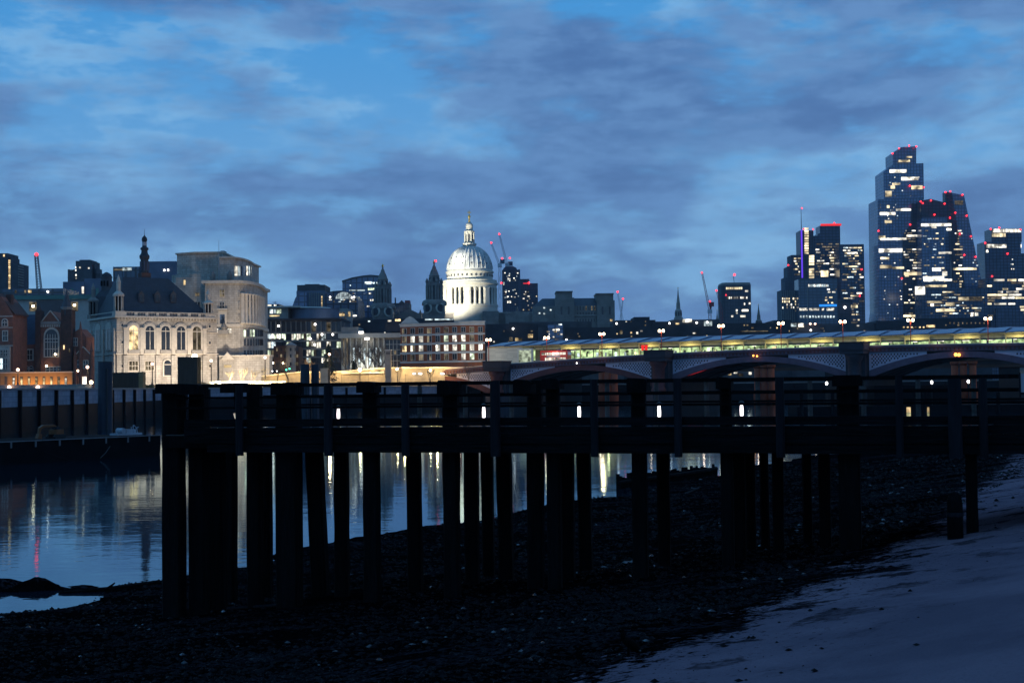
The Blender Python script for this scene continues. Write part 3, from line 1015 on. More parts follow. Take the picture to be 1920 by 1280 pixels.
# ------------------------------------------------------------------ mooring piles and site boxes by the north bank
def dolphin(px0, px1, py, D, label, name='mooring_pile', base=-1.0, m='dark_steel'):
    b = Bld(name, label, 'pile', px0, px1, D, base=0)
    u0, u1, z0, z1 = b.rect(px0, px1, py, py + 5)
    w = (u1 - u0) / 2
    mb = MB().lathe([(w, -1), (w, z1 - .15), (w * .96, z1)], 14, (0, w))
    part('shaft', mb, m, b.root)
    part('guide', MB().box(w * .45, w * .62, -.12, .1, -.5, z1 - .9), 'black_iron', b.root)
    part('cap', MB().lathe([(w * 1.03, z1 + .004), (w * 1.03, z1 + .1)], 14, (0, w)), 'black_iron', b.root)
    return b
dolphin(180, 207, 679, 205, 'single thick dark blue steel pile standing before the river wall')
dolphin(562, 579, 684, 230, 'dark steel pile, the left of a close pair off the river wall')
dolphin(582.5, 597, 684.5, 231, 'dark steel pile, the right of a close pair off the river wall')

# river wall
rw = thing('river_wall', 'long granite river wall, pale above and black with weed below', 'wall', (WALL[2][0], WALL[2][1], 0))
def wl(i):
    return Vector((WALL[i][0], WALL[i][1], 0))
org = rw.location.copy()
for i in range(len(WALL) - 1):
    a, b = wl(i) - org, wl(i + 1) - org
    d = (b - a); L = d.length; d.normalize()
    nrm = Vector((d.y, -d.x, 0))                      # towards the river
    step = 10.0 if i < 7 else 40.0
    n = max(1, round(L / step))
    def ring(p, q, y0, y1):
        return [(p + nrm * y0)[:2], (q + nrm * y0)[:2], (q - nrm * y1)[:2], (p - nrm * y1)[:2]]
    up = GZ - 0.1
    part('wet_base', MB().plan(ring(a, b, .18, 1.4), -2.5, 3.55), 'granite_wet_shade', rw)
    part('coping', MB().plan(ring(a, b, .16, .7), up + .004, up + .22), 'stone_mid', rw)
    for k in range(n):
        p, q = a + d * (k * L / n + .28), a + d * ((k + 1) * L / n - .28)
        part('wall_panel', MB().plan(ring(p, q, 0, 1.2), 3.554, up), 'granite_upper' if i < 7 else 'granite_wet_shade', rw)  # far upper panels take the black stone as painted shade
        if i < 7:
            c = a + d * (k * L / n)
            part('fender_pile', MB().plan(ring(c - d * .2, c + d * .2, .5, .0), -2, up - .1), 'timber', rw)
    if i >= 7:
        part('backing', MB().plan(ring(a, b, -.3, 1.2), 3.56, up - .05), 'granite_wet_shade', rw)

# ------------------------------------------------------------------ north bank, west end: brick and stone buildings by the road
def arch_pts(u0, u1, z0, zs, n=8, pointed=False):
    """opening outline: u0..u1 wide, sill z0, springing zs"""
    c, r = (u0 + u1) / 2, (u1 - u0) / 2
    pts = [(u0, z0), (u1, z0)]
    if pointed:
        k = 1.35
        for i in range(n + 1):
            f = i / n
            a = f * math.pi
            pts.append((c + r * math.cos(a), zs + r * k * (math.sin(a) ** 0.8 if math.sin(a) > 0 else 0)))
    else:
        for i in range(n + 1):
            a = math.pi * i / n
            pts.append((c + r * math.cos(a), zs + r * math.sin(a)))
    return pts

def arched_window(b, u0, u1, z0, zs, y, glass='dark_glass', frame='stone_trim', mull=2, surround=.25, pointed=False, d=.25):
    """one window: surround, recessed pane, mullions and transom as its sub-parts"""
    w = part('window', MB().prism(arch_pts(u0 - surround, u1 + surround, z0 - surround * .6, zs, 10, pointed), y - d, y), frame, b.root)
    part('pane', MB().prism(arch_pts(u0, u1, z0, zs, 10, pointed), y - d - .02, y - d + .1), glass, w)
    for k in range(mull):
        c = u0 + (k + 1) * (u1 - u0) / (mull + 1)
        part('mullion', MB().box(c - .09, c + .09, y - d - .12, y - d + .01, z0, zs + (u1 - u0) * .3), frame, w)
    part('transom', MB().box(u0, u1, y - d - .10, y - d + .01, zs - .35, zs - .1), frame, w)
    return w

def square_window(b, u0, u1, z0, z1, y, glass='dark_glass', frame='stone_trim', mull=1, d=.2, s=.2):
    w = part('window', MB().box(u0 - s, u1 + s, y - d, y, z0 - s, z1 + s), frame, b.root)
    part('pane', MB().box(u0, u1, y - d - .03, y - d + .05, z0, z1), glass, w)
    for k in range(mull):
        c = u0 + (k + 1) * (u1 - u0) / (mull + 1)
        part('mullion', MB().box(c - .07, c + .07, y - d - .10, y - d, z0, z1), frame, w)
    if mull:
        part('transom', MB().box(u0, u1, y - d - .09, y - d, (z0 + z1) / 2 - .07, (z0 + z1) / 2 + .07), frame, w)
    return w

# -- gabled red brick house, cut by the picture's edge
h = Bld('gabled_house', 'red brick gabled house with white-framed windows and stone bay', 'house', -34, 24, 405)
u0, u1, z0, z1 = h.rect(-34, 24, 590, 722)
zr = h.q(0, 552)[1]
uc = h.q(-4, 600)[0]
part('wall', MB().prism([(u0, -.5), (u1, -.5), (u1, z1), (uc + 1.0, zr - .6), (uc - 1.0, zr - .6), (u0, z1)], 0, 12), 'brick_red', h.root)
rf = part('roof', MB().prism([(u1 + .4, z1 - .1), (u1 + .4, z1 + .35), (uc, zr + .4), (u0 - .4, z1 + .35), (u0 - .4, z1 - .1), (uc, zr - .05)], .35, 12.3), 'brick_dark', h.root)
part('chimney', MB().box(h.q(2, 560)[0], h.q(12, 560)[0], 4, 6, z1, h.q(8, 550)[1]), 'brick_dark', rf)
for py in (593, 614, 648, 697):
    uu, zz = h.q(0, py)
    part('string_course', MB().box(u0, u1 + .06, -.1, .02, zz - .12, zz + .12), 'stone_trim', h.root)
a, b_, c, d = h.rect(4, 15, 597, 611)
arched_window(h, a + .2, b_ - .2, c, d - .9, 0, surround=.3, mull=1)
a, b_, c, d = h.rect(5, 15, 621, 638)
square_window(h, a + .2, b_ - .2, c, d, 0, s=.3)
bay = h.vol('bay', -34, 18, 650, 697, 'stone_portland', -1.0, 0.05)
for py0, py1 in ((656, 667), (672, 692)):
    for k, (x0, x1) in enumerate(((-12, -5), (-1, 5), (8, 14))):
        a, b_, c, d = h.rect(x0, x1, py0, py1, -1.0)
        square_window(h, a, b_, c, d, -1.0, glass='lit_cool' if (py0 > 660 and k == 1) else 'dark_glass', s=.12)

# -- gothic brick hall
g = Bld('gothic_hall', 'gothic red brick hall with big pointed stone window and spired turret', 'building', 25, 175, 418)
def gv(name, x0, x1, y0p, y1p, m, y0=0., y1=10., base=True):
    return g.vol(name, x0, x1, y0p, y1p, m, y0, y1, base)
gv('wall', 25, 70, 646, 722, 'brick_red', .5, 11)
u0, u1, za, zb = g.rect(25, 70, 588, 646, .5)
part('roof', MB().add([(u0, .3, za), (u1, .3, za), (u1, 6, zb), (u0, 6, zb), (u0, 11.2, za), (u1, 11.2, za)],
                      [(0, 1, 2, 3), (3, 2, 5, 4), (0, 3, 4), (1, 5, 2), (0, 4, 5, 1)]), 'slate_blue', g.root)
a, b_, c, d = g.rect(37, 61, 656, 674, .5)
square_window(g, a, b_, c, d, .5, mull=4, s=.35)
for x in (41, 50, 59):
    a, b_, c, d = g.rect(x - 3, x + 3, 687, 696, .5)
    arched_window(g, a, b_, c, d - .4, .5, mull=0, surround=.15)
# great gable
u0, u1, za, zb = g.rect(75, 114, 602, 722)
zr = g.q(94, 583)[1]
part('gable', MB().prism([(u0, -.4), (u1, -.4), (u1, zb), ((u0 + u1) / 2 + 2.4, zb), ((u0 + u1) / 2, zr), ((u0 + u1) / 2 - 2.4, zb), (u0, zb)], 0, 11), 'brick_red', g.root)
part('parapet', MB().box(u0 - .1, u1 + .1, -.25, .02, zb - .9, zb - .1), 'stone_mid', g.root)
for i in range(9):
    uu = u0 + (i + .5) * (u1 - u0) / 9
    part('merlon', MB().box(uu - .2, uu + .2, -.3, -.02, g.q(94, 611)[1] - .3, g.q(94, 611)[1] + .35), 'stone_trim', g.root)
part('gable_coping', tube_path([((u0 + u1) / 2 - 2.5, -.1, zb), ((u0 + u1) / 2, -.1, zr + .1), ((u0 + u1) / 2 + 2.5, -.1, zb)], .18), 'stone_trim', g.root)
a, b_, c, d = g.rect(85, 109, 617, 668)
w = arched_window(g, a, b_, c, d - 2.6, 0, mull=4, surround=.45, pointed=True)
for zz in (c + 2.2, c + 4.2):
    part('transom', MB().box(a, b_, -.36, -.24, zz - .1, zz + .1), 'stone_trim', w)
a, b_, c, d = g.rect(87, 114, 688, 697)
square_window(g, a, b_, c, d, 0, mull=3, s=.2)
# buttress turrets
for x0, x1, top, sp in ((66, 75, 582, 574), (114, 134, 580, 0), ):
    gv('turret', x0, x1, top, 722, 'brick_dark', -.8, 3)
    if sp:
        uu, zz = g.q((x0 + x1) / 2, top, -.8)
        part('turret_cap', MB().lathe([(.95, zz), (.6, zz + .7), (.05, zz + 1.7)], 8, (uu, .3)), 'brick_dark', g.root)
# octagonal spired turret
uc, zb = g.q(124, 600); _, zm = g.q(124, 578); _, zt = g.q(123, 541)
tur = part('octagon_turret', MB().lathe([(1.5, zb - 3), (1.5, zm), (1.75, zm + .1), (1.75, zm + .4)], 8, (uc, .6), .39), 'stone_mid', g.root)
part('spire', MB().lathe([(1.45, zm + .404), (.7, zm + 3), (.12, zt)], 8, (uc, .6), .39), 'roof_mid', tur)
for k in range(3):
    aa = -math.pi / 2 + (k - 1) * .78
    part('lancet', MB().box(uc + 1.42 * math.cos(aa) - .2, uc + 1.42 * math.cos(aa) + .2, .6 + 1.42 * math.sin(aa) - .12, .6 + 1.42 * math.sin(aa) + .12, zm - 2.0, zm - .5), 'dark_glass', tur)
# east wing and porch
u0, u1, za, zb = g.rect(134, 160, 626, 722)
zr = g.q(138, 616)[1]
part('wing', MB().prism([(u0, -.4), (u1, -.4), (u1, zb - .8), (u0 + 2, zr), (u0, zb + .3)], 1.0, 9), 'brick_red', g.root)
a, b_, c, d = g.rect(136, 145, 634, 648, 1.0)
square_window(g, a, b_, c, d, 1.0, mull=2, s=.15)
u0, u1, za, zb = g.rect(140, 172, 668, 722, -1.5)
zr = g.q(155.5, 651, -1.5)[1]
uc = (u0 + u1) / 2
part('porch', MB().prism([(u0, -.4), (u1, -.4), (u1, zb), (uc, zr), (u0, zb)], -1.5, 1.2), 'brick_red', g.root)
part('porch_coping', tube_path([(u0 - .2, -1.6, zb), (uc, -1.6, zr + .2), (u1 + .2, -1.6, zb)], .16), 'stone_trim', g.root)
for x0, x1 in ((145, 153), (157, 165)):
    a, b_, c, d = g.rect(x0, x1, 676, 690, -1.5)
    square_window(g, a, b_, c, d, -1.5, mull=1, s=.18)
dr = g.win(148, 162, 706, 720, 'lit_white', -1.55, 'doorway')
g.win(119, 121, 647, 655, 'lit_warm', -.85); g.win(129, 131, 653, 660, 'lit_dim', -.85)
for px, py in ((104.5, 664), (88, 686), (147, 695)):
    g.beacon(px, py, -1.0, .3, 'lamp_globe', 'wall_light')
for x, top in ((141, 652), (172, 641), (151, 602)):
    uu, zz = g.q(x, 670, -1.7); _, zt = g.q(x, top, -1.7)
    part('pinnacle', MB().lathe([(.55, -.3), (.5, zt - 2.6), (.62, zt - 2.5), (.4, zt - 2.2), (.05, zt)], 8, (uu, -1.7)), 'brick_red', g.root)

# -- lit garden wall with slot windows
gw = Bld('garden_wall', 'low rendered wall with a row of narrow lit slots, glowing orange', 'wall', -40, 135, 398)
gw.vol('wall', -40, 135, 699, 722, 'hoarding', 0, .8, True)
gw.vol('coping', -40, 135.6, 697, 699, 'stone_trim', -.08, .9)
for k, x in enumerate((-16, -2, 11.5, 26, 40.5, 54.5, 68.5, 82.5, 96.5, 110, 123.5)):
    gw.win(x - 2.4, x + 2.4, 706, 722, 'concrete_dark', 0, 'slot_surround', t=.12)
    if k > 2:
        gw.win(x - 1.6, x + 1.6, 709, 721, 'lit_white' if k in (3, 10) else 'lit_warm', 0, 'lit_slot', t=.3)
    if 2 < k:
        uu, zz = gw.q(x + 7, 714)
        if k % 2:
            lamp('wall_washer', 'POINT', (uu, -2.6, 1.0), 700, (1, .5, .14), .3, parent=gw.root)

# -- dark wing behind the hall and the long pale block
bk = Bld('long_office', 'long pale office with green copper eaves behind the gothic hall', 'building', 15, 186, 520)
bk.vol('wall', 27, 186, 556, 640, 'render_pale', 0, 25, True)
bk.vol('copper_eaves', 17, 186, 553, 561, 'copper_green', -1.2, 24)
bk.vol('glass_storey', 5, 118, 541, 553, 'glass_office', .5, 20)
bk.vol('dark_glazing', 68, 132, 563, 600, 'dark_glass', -.15, .02)
bk.win(55, 69, 566, 583, 'lit_dim'); bk.win(134, 146, 566, 583, 'lit_dim'); bk.win(167, 181, 565, 577, 'lit_white')
bk.win(60, 64.5, 572, 576, 'lamp_globe', -.1); bk.win(137.5, 142, 570, 574, 'lamp_globe', -.1)
for x in (28, 46, 53, 56):
    bk.win(x, x + 3, 544, 549, 'lit_dim' if x < 50 else 'lit_warm', .5)
bk.beacon(90, 547, .4, .35, 'lamp_white', 'roof_light')
gb = Bld('grey_block', 'plain grey block with one tall lit slit below the stepped tower', 'building', 118, 186, 560)
gb.vol('wall', 118, 158, 528, 580, 'grey_blue', 0, 20, True)
gb.vol('tall_wall', 158, 190, 522, 580, 'grey_blue', .6, 20, True)
gb.win(153.5, 157.3, 537.5, 550, 'lit_white')
for x in (133, 172, 180):
    gb.win(x, x + 5, 540, 552, 'copper_green')
st = Bld('stepped_tower', 'dark stepped concrete tower with jagged terraces on the skyline', 'tower', 127, 182, 1000)
st.vol('core', 142, 172, 489, 600, 'concrete_dark', 0, 20, True)
st.vol('top_storey', 149, 169, 487, 489, 'concrete_dark', 1, 18)
for x0, x1, y0 in ((127, 130, 505), (132, 135, 505.5), (130, 143, 507), (137, 143, 505), (172, 178, 494), (172, 182, 503), (172, 180, 507), (178, 188, 512)):
    st.vol('terrace', x0, x1, y0, 600, 'concrete_dark', 1 + x0 * .01, 15, True)
for px, py, w in ((141, 500, 2), (141, 505, 2), (141.5, 514, 2), (142, 520, 2), (148.5, 500, 3), (165, 501, 3)):
    st.win(px, px + w, py, py + 3, 'lit_white')
tw = Bld('slab_towers', 'pair of dark slab towers with a bright stair strip between them', 'tower', -25, 35, 850)
tw.vol('tall_slab', -25, 15, 475, 600, 'concrete_dark', 0, 18, True)
tw.vol('stair_strip', 15, 20, 482, 600, 'concrete_dark', .5, 16, True)
tw.vol('low_slab', 20, 35, 494, 600, 'concrete_dark', .2, 18, True)
for k in range(14):
    tw.win(16, 19.5, 487 + k * 4, 490 + k * 4, 'lit_warm', .5)
for k in range(8):
    tw.vol('balcony', 34, 36, 498 + k * 5, 500 + k * 5, 'concrete', -.3, 8)
tw.win(6, 9, 477, 481, 'lit_warm')

def lattice_mast(b, p0, p1, w0, w1, m, name='mast', n=12, y=0.0):
    """four-chord lattice between two local points in the x-z plane"""
    p0, p1 = Vector((p0[0], y, p0[1])), Vector((p1[0], y, p1[1]))
    ax = (p1 - p0).normalized()
    sx = ax.cross(Vector((0, 1, 0))).normalized()
    sy = Vector((0, 1, 0))
    mb = MB()
    def cor(f, i):
        w = (w0 + (w1 - w0) * f) / 2
        return p0 + (p1 - p0) * f + sx * w * (1, 1, -1, -1)[i] + sy * w * (1, -1, -1, 1)[i]
    r = max(w0, w1) * .09
    for i in range(4):
        mb.tube(cor(0, i), cor(1, i), r, n=4)
    for k in range(n):
        f0, f1 = k / n, (k + 1) / n
        for i in range(4):
            mb.tube(cor(f0, i), cor(f1, (i + 1) % 4), r * .7, n=4)
    return part(name, mb, m, b.root)

def crane(label, D, mast_px, mast_bot, jib_foot, jib_tip, m='crane_steel', w=1.8, beacons=(), cab=True, group='luffing cranes on the skyline', tail=None):
    b = Bld('tower_crane', label, 'crane', mast_px - 5, mast_px + 5, D, group=group)
    u, z = b.q(mast_px, mast_bot); u2, z2 = b.q(*jib_foot); u3, z3 = b.q(*jib_tip)
    lattice_mast(b, (u, 0), (u2, z2), w, w, m, 'mast', 14)
    lattice_mast(b, (u2, z2), (u3, z3), w * .8, w * .5, m, 'jib', 14)
    if tail:
        u4, z4 = b.q(*tail)
        part('counter_jib', MB().tube((u2, 0, z2), (u4, 0, z4), w * .4, n=6), m, b.root)
        part('counterweight', MB().box(u4 - w, u4 + w, -w * .6, w * .6, z4 - w, z4 + w * .8), m, b.root)
    if cab:
        part('cab', MB().box(u2 - w * .9, u2 + w * .9, -w, w * .8, z2 - w * .7, z2 + w * .9), 'crane_white', b.root)
    for px, py in beacons:
        b.beacon(px, py, -.5, r=D * .00062)
    return b
crane('blue lattice crane with upright jib beside the stepped tower', 620, 74, 590, (74, 545), (68, 478), 'crane_steel', 2.3, ((69, 477),), cab=False).root.children[-1].scale = (.75, .75, .75)

# -- the stone school by the river
SA = 35.0
sc = Bld('stone_school', 'floodlit cream stone school with five arched windows and steep slate roof', 'building', 219, 219, 432, rot=SA, base=GZ)
fu1 = sc.q(407, 650)[0]
def zs(py, px=219):
    return sc.q(px, py)[1]
ZC = zs(592)
DEP = 25.0
part('wall', MB().box(0, fu1, 0, DEP, -.5, ZC), 'stone_portland', sc.root)
# string courses and cornice on the two seen sides
for py, h_, pr in ((662, .35, .35), (620, .25, .25)):
    z = zs(py)
    part('string_course', MB().box(-pr, fu1 + pr, -pr, -.003, z - h_, z), 'stone_trim', sc.root)
    part('string_course', MB().box(-pr, -.003, -.003, DEP, z - h_, z), 'stone_trim', sc.root)
part('cornice', MB().box(-.7, fu1 + .7, -.7, DEP + .3, ZC - .001 - .5, ZC + .1), 'stone_trim', sc.root)
for k in range(34):
    u = .5 + k * (fu1 - 1) / 33
    part('bracket', MB().box(u - .16, u + .16, -.55, -.002, ZC - 1.1, ZC - .5), 'stone_trim', sc.root)
# balustrade
part('balustrade_rail', MB().box(-.3, fu1 + .3, -.35, -.05, ZC + 1.15, ZC + 1.4), 'stone_trim', sc.root)
part('balustrade_rail', MB().box(-.35, -.05, .0, DEP, ZC + 1.15, ZC + 1.4), 'stone_trim', sc.root)
for k in range(9):
    u = 2.5 + k * (fu1 - 5) / 8
    part('balustrade_pier', MB().box(u - .45, u + .45, -.4, 0, ZC + .1, ZC + 1.15), 'stone_trim', sc.root)
for k in range(8):
    for q in range(6):
        u = 2.5 + (k + (q + 1) / 7) * (fu1 - 5) / 8
        part('baluster', MB().box(u - .1, u + .1, -.28, -.1, ZC + .1, ZC + 1.15), 'stone_mid', sc.root)
# roof: steep hip
zr = zs(516, 260)
y_r = 10
rfs = part('roof', MB().add([(1.2, .8, ZC + .1), (fu1 - 1.2, .8, ZC + .1), (fu1 - 1.2, DEP - 1, ZC + .1), (1.2, DEP - 1, ZC + .1),
                      (4.8, y_r - 2, zr), (fu1 * .60, y_r - 2, zr), (fu1 * .60, y_r + 4, zr), (4.8, y_r + 4, zr)],
                     [(0, 1, 5, 4), (1, 2, 6, 5), (2, 3, 7, 6), (3, 0, 4, 7), (4, 5, 6, 7)]), 'slate', sc.root)
for px in (263, 293, 323):
    u, z = sc.q(px, 560, 4.2)
    dm = part('dormer', MB().prism([(u - .9, z - 1.3), (u + .9, z - 1.3), (u + .9, z + 1.4), (u, z + 2.5), (u - .9, z + 1.4)], 3.2, 7), 'slate', rfs)
    part('pane', MB().box(u - .55, u + .55, 3.12, 3.3, z - .9, z + 1.1), 'dark_glass', dm)
# the five great windows: piers stand proud, arches between
zsill, zsp, zarch = zs(660), zs(617), zs(609)
bayc = [sc.q(px, 640)[0] for px in (249.5, 280, 309.5, 338.5, 368)]
for k, u in enumerate(bayc):
    arched_window(sc, u - 1.35, u + 1.35, zsill + .8, zsp - .2, 0, mull=1, surround=.75, d=.5,
                  glass=('lit_warm', 'dark_glass', 'dark_glass', 'dark_glass', 'lit_dim')[k])
    part('arch_ring', MB().prism(arch_pts(u - 2.25, u + 2.25, zsp - .2, zsp, 12) , -.35, -.003), 'stone_trim', sc.root)
    part('balcony_front', MB().box(u - 1.8, u + 1.8, -.9, -.36, zsill - .3, zsill + .75), 'stone_mid', sc.root)
edges = [bayc[0] - (bayc[1] - bayc[0]) / 2] + [(a_ + c_) / 2 for a_, c_ in zip(bayc[:-1], bayc[1:])] + [bayc[-1] + (bayc[-1] - bayc[-2]) / 2]
for u in edges:
    part('pilaster', MB().box(u - .55, u + .55, -.75, -.002, zs(664), zsp + .2), 'stone_trim', sc.root)
    part('pilaster_cap', MB().box(u - .75, u + .75, -.9, -.001, zsp + .2, zsp + .6), 'stone_trim', sc.root)
    part('pilaster_foot', MB().box(u - .7, u + .7, -.8, -.0025, -.3, zs(666)), 'stone_portland', sc.root)
# lower storey openings
for px0, px1, mm in ((242, 258, 'lit_dim'), (272, 288, 'lit_dim'), (332, 345, 'dark_glass'), (372, 380, 'lit_dim')):
    u0, u1 = sc.q(px0, 685)[0], sc.q(px1, 685)[0]
    square_window(sc, u0, u1, zs(694), zs(677), 0, glass=mm, mull=2, s=.25)
u0, u1 = sc.q(307, 690)[0], sc.q(320, 690)[0]
w = arched_window(sc, u0, u1, zs(704), zs(682), 0, mull=0, surround=.5, d=.4)
for px in (229, 393):
    u = sc.q(px, 640)[0]
    for py in (609, 641, 686):
        square_window(sc, u - .32, u + .32, zs(py + 2.5), zs(py - 2.5), 0, mull=0, s=.2)
# west side windows on the receding flank
fl = R(SA)
for k, yv in enumerate((6.5, 16.5)):
    w = part('flank_window', MB().add(*(lambda pl: ([(-.35, yv + a_, z_) for a_, z_ in pl] + [(-.02, yv + a_, z_) for a_, z_ in pl],
             [tuple(range(len(pl) - 1, -1, -1))] + [(i, (i + 1) % len(pl), (i + 1) % len(pl) + len(pl), i + len(pl)) for i in range(len(pl))]))(arch_pts(-2.6, 2.6, zsill + .6, zsp - .2, 10))), 'stone_trim', sc.root)
    part('pane', MB().box(-.42, -.3, yv - 1.9, yv + 1.9, zsill + 1.0, zsp + .4), 'dark_glass', w)
    for c_ in (-.65, .65):
        part('mullion', MB().box(-.5, -.4, yv + c_ - .1, yv + c_ + .1, zsill + 1.0, zsp + .4), 'stone_trim', w)
for yv in (1.5, 11.5, 22.5):
    part('flank_pilaster', MB().box(-.6, -.002, yv - .6, yv + .6, -.3, zsp + .4), 'stone_trim', sc.root)
# corner turrets
def stone_turret(u, y, zb, ztop, r=1.35, mm='stone_trim'):
    t_ = part('turret', MB().box(u - r, u + r, y - r, y + r, zb, zb + 1.4), mm, sc.root)
    hh = ztop - zb
    part('turret_core', MB().lathe([(r * .62, zb + 1.4), (r * .62, zb + hh * .48)], 8, (u, y), .39), 'void', t_)
    for k in range(8):
        aa = .39 + k * math.pi / 4
        part('colonnette', MB().tube((u + r * .85 * math.cos(aa), y + r * .85 * math.sin(aa), zb + 1.4), (u + r * .85 * math.cos(aa), y + r * .85 * math.sin(aa), zb + hh * .47), .17, n=6), mm, t_)
    part('turret_roof', MB().lathe([(r * 1.15, zb + hh * .47), (r * 1.15, zb + hh * .52), (r * .8, zb + hh * .56), (r * .42, zb + hh * .6), (r * .42, zb + hh * .8), (r * .5, zb + hh * .81), (r * .3, zb + hh * .9), (.05, ztop)], 8, (u, y), .39), mm, t_)
stone_turret(.9, .9, ZC + .1, zs(514), 1.5)
stone_turret(fu1 - 2.4, 1.2, ZC + .1, zs(536), 1.55)
stone_turret(.9, DEP - .9, ZC + .1, zs(520), 1.5, 'stone_tower')
# ridge cupola with tall flèche
u, _ = sc.q(271, 500, y_r)
z0 = zr - 2.0
fz = lambda py: sc.q(271, py, y_r)[1]
cup = part('cupola', MB().box(u - 1.5, u + 1.5, y_r - 1.5, y_r + 1.5, z0, fz(512)), 'brick_dark', sc.root)
part('cupola_stage', MB().lathe([(1.3, fz(512)), (1.3, fz(486)), (1.6, fz(485)), (1.7, fz(480)), (1.1, fz(475)), (1.0, fz(469)), (1.35, fz(468)), (1.3, fz(465)), (.75, fz(463)), (.72, fz(452)), (.95, fz(451)), (.8, fz(446)), (.2, fz(442)), (.07, fz(440)), (.05, fz(430))], 8, (u, y_r)), 'roof_dark', cup)
for k in range(4):
    aa = -math.pi / 2 + (k - 1.5) * .8
    part('louvre', MB().box(u + 1.22 * math.cos(aa) - .25, u + 1.22 * math.cos(aa) + .25, y_r + 1.22 * math.sin(aa) - .15, y_r + 1.22 * math.sin(aa) + .15, fz(508), fz(490)), 'slate_blue', cup)
part('lantern_pane', MB().lathe([(.76, fz(461)), (.76, fz(454))], 8, (u, y_r)), 'gear_white', cup)
# floodlights stand on the pavement before the front
for k in range(4):
    u = 3 + k * (fu1 - 6) / 3
    lamp('school_floodlight', 'SPOT', (u, -17, 1.2), 14500, (1, .87, .70), .5, aim=None, angle=85, blend=.8, parent=sc.root).rotation_euler = (R(112), 0, 0)
dl = Bld('dark_lantern', 'dark domed roof lantern rising behind the school roof', 'cupola', 187, 207, 470)
u, z = dl.q(197, 545)
zz = lambda py: dl.q(197, py)[1]
part('drum', MB().lathe([(1.8, 0), (1.8, zz(521)), (2.0, zz(520)), (2.0, zz(518))], 8, (0, 2)), 'concrete_dark', dl.root)
part('dome', MB().lathe([(1.8, zz(518) + .004), (1.6, zz(514)), (.9, zz(511)), (.1, zz(509))], 8, (0, 2)), 'roof_dark', dl.root)
for k in range(3):
    part('arch_opening', MB().box(-1.2 + k * 1.0 - .3, -1.2 + k * 1.0 + .3, .12 + .1 * abs(k - 1), .4, zz(536), zz(526)), 'void', dl.root)
part('roof_slope', MB().lathe([(4.4, 0), (4.2, zz(556)), (1.9, zz(543))], 4, (0, 2), .78), 'slate', dl.root)

# glass box behind the school roof
gx = Bld('glass_penthouse', 'lit green-tinted glass roof storey behind the school', 'building', 212, 300, 640)
gx.vol('glass', 212, 262, 500, 540, 'glass_office', 0, 20, True)
gx.vol('block', 262, 330, 490, 540, 'grey_blue', 1, 20, True)
gx.win(213, 230, 504, 507, 'lit_dim'); gx.win(230, 247, 502, 507, 'lit_cool')
for k in range(7):
    gx.vol('mullion', 213 + k * 8, 213.7 + k * 8, 500, 540, 'black_iron', -.12, .05)
gx.win(307, 309.5, 505, 508, 'lamp_white', .9); gx.win(314, 316.5, 504.5, 508, 'lamp_white', .9)

# -- curved stone headquarters with giant columns
UD = 476.0
un = Bld('curved_headquarters', 'massive pale stone building with curved front of giant columns and stepped top', 'building', 385, 385, UD, base=GZ)
uu = lambda px, y=0.: un.q(px, 600, y)[0]
uz = lambda py, y=0., px=430: un.q(px, py, y)[1]
ub = uu(443)
arc = []
rr_ = 34.0
# quarter curve from the flat front away to the right
for i in range(13):
    f = i / 12
    a_ = f * R(78)
    ya_ = 36 * (1 - math.cos(a_)) / (1 - math.cos(R(78)))
    arc.append((ub + 9.6 * math.sin(a_) / math.sin(R(78)) - .193 * ya_, ya_))
def footprint(off):
    """front outline pushed out by off"""
    pts = [(0 - off, 0 - off), (ub, 0 - off)]
    for (x, y), i in zip(arc[1:], range(1, 13)):
        pts.append((x + off * math.sin(i / 12 * R(85)), y - off * math.cos(i / 12 * R(85))))
    return pts
def un_vol(name, off, z0, z1, m, back=46):
    fp = footprint(off)
    return part(name, MB().plan(fp + [(fp[-1][0], back), (-14, back), (-14, 8), (0 - off, 8)], z0, z1), m, un.root)
z_pl, z_c0, z_c1, z_co = uz(666), uz(607), uz(549), uz(528)
un_vol('wall', 0.0, -.5, z_co - .6, 'stone_portland')
un_vol('cornice', 1.0, z_co - .6, z_co + .4, 'stone_trim')
un_vol('band', .45, z_c0 - 1.0, z_c0, 'stone_trim')
un_vol('plinth_band', .5, z_pl - .6, z_pl, 'stone_trim')
# giant columns along the curve, dark wall of windows behind
for i in range(2, 12):
    x, y = arc[i]
    aa = i / 12 * R(85)
    x2, y2 = x + .35 * math.sin(aa), y - .35 * math.cos(aa)
    part('giant_column', MB().lathe([(.95, z_c0), (.95, z_c0 + .5), (.78, z_c0 + .7), (.68, z_c1 - .8), (.95, z_c1 - .3), (.95, z_c1)], 12, (x2, y2)), 'stone_trim', un.root, True)
    if i < 11:
        xm, ym = (arc[i][0] + arc[i + 1][0]) / 2, (arc[i][1] + arc[i + 1][1]) / 2
        for k in range(4):
            zz0 = z_c0 + .8 + k * (z_c1 - z_c0 - 1) / 4
            o = link('window', unit('dark_glass' if (i + k) % 4 else 'lit_dim'), un.root, (xm, ym, zz0 + 1.1), (.9, .5, 2.0), (0, 0, aa))
        for k, py in enumerate((625, 642, 662, 680)):
            lit_ = 'lit_green' if py == 625 and i in (2, 4, 5) else 'dark_glass'
            link('window', unit(lit_), un.root, (xm, ym, uz(py, ym)), (.8, .55, 2.3 if k < 2 else 1.8), (0, 0, aa))
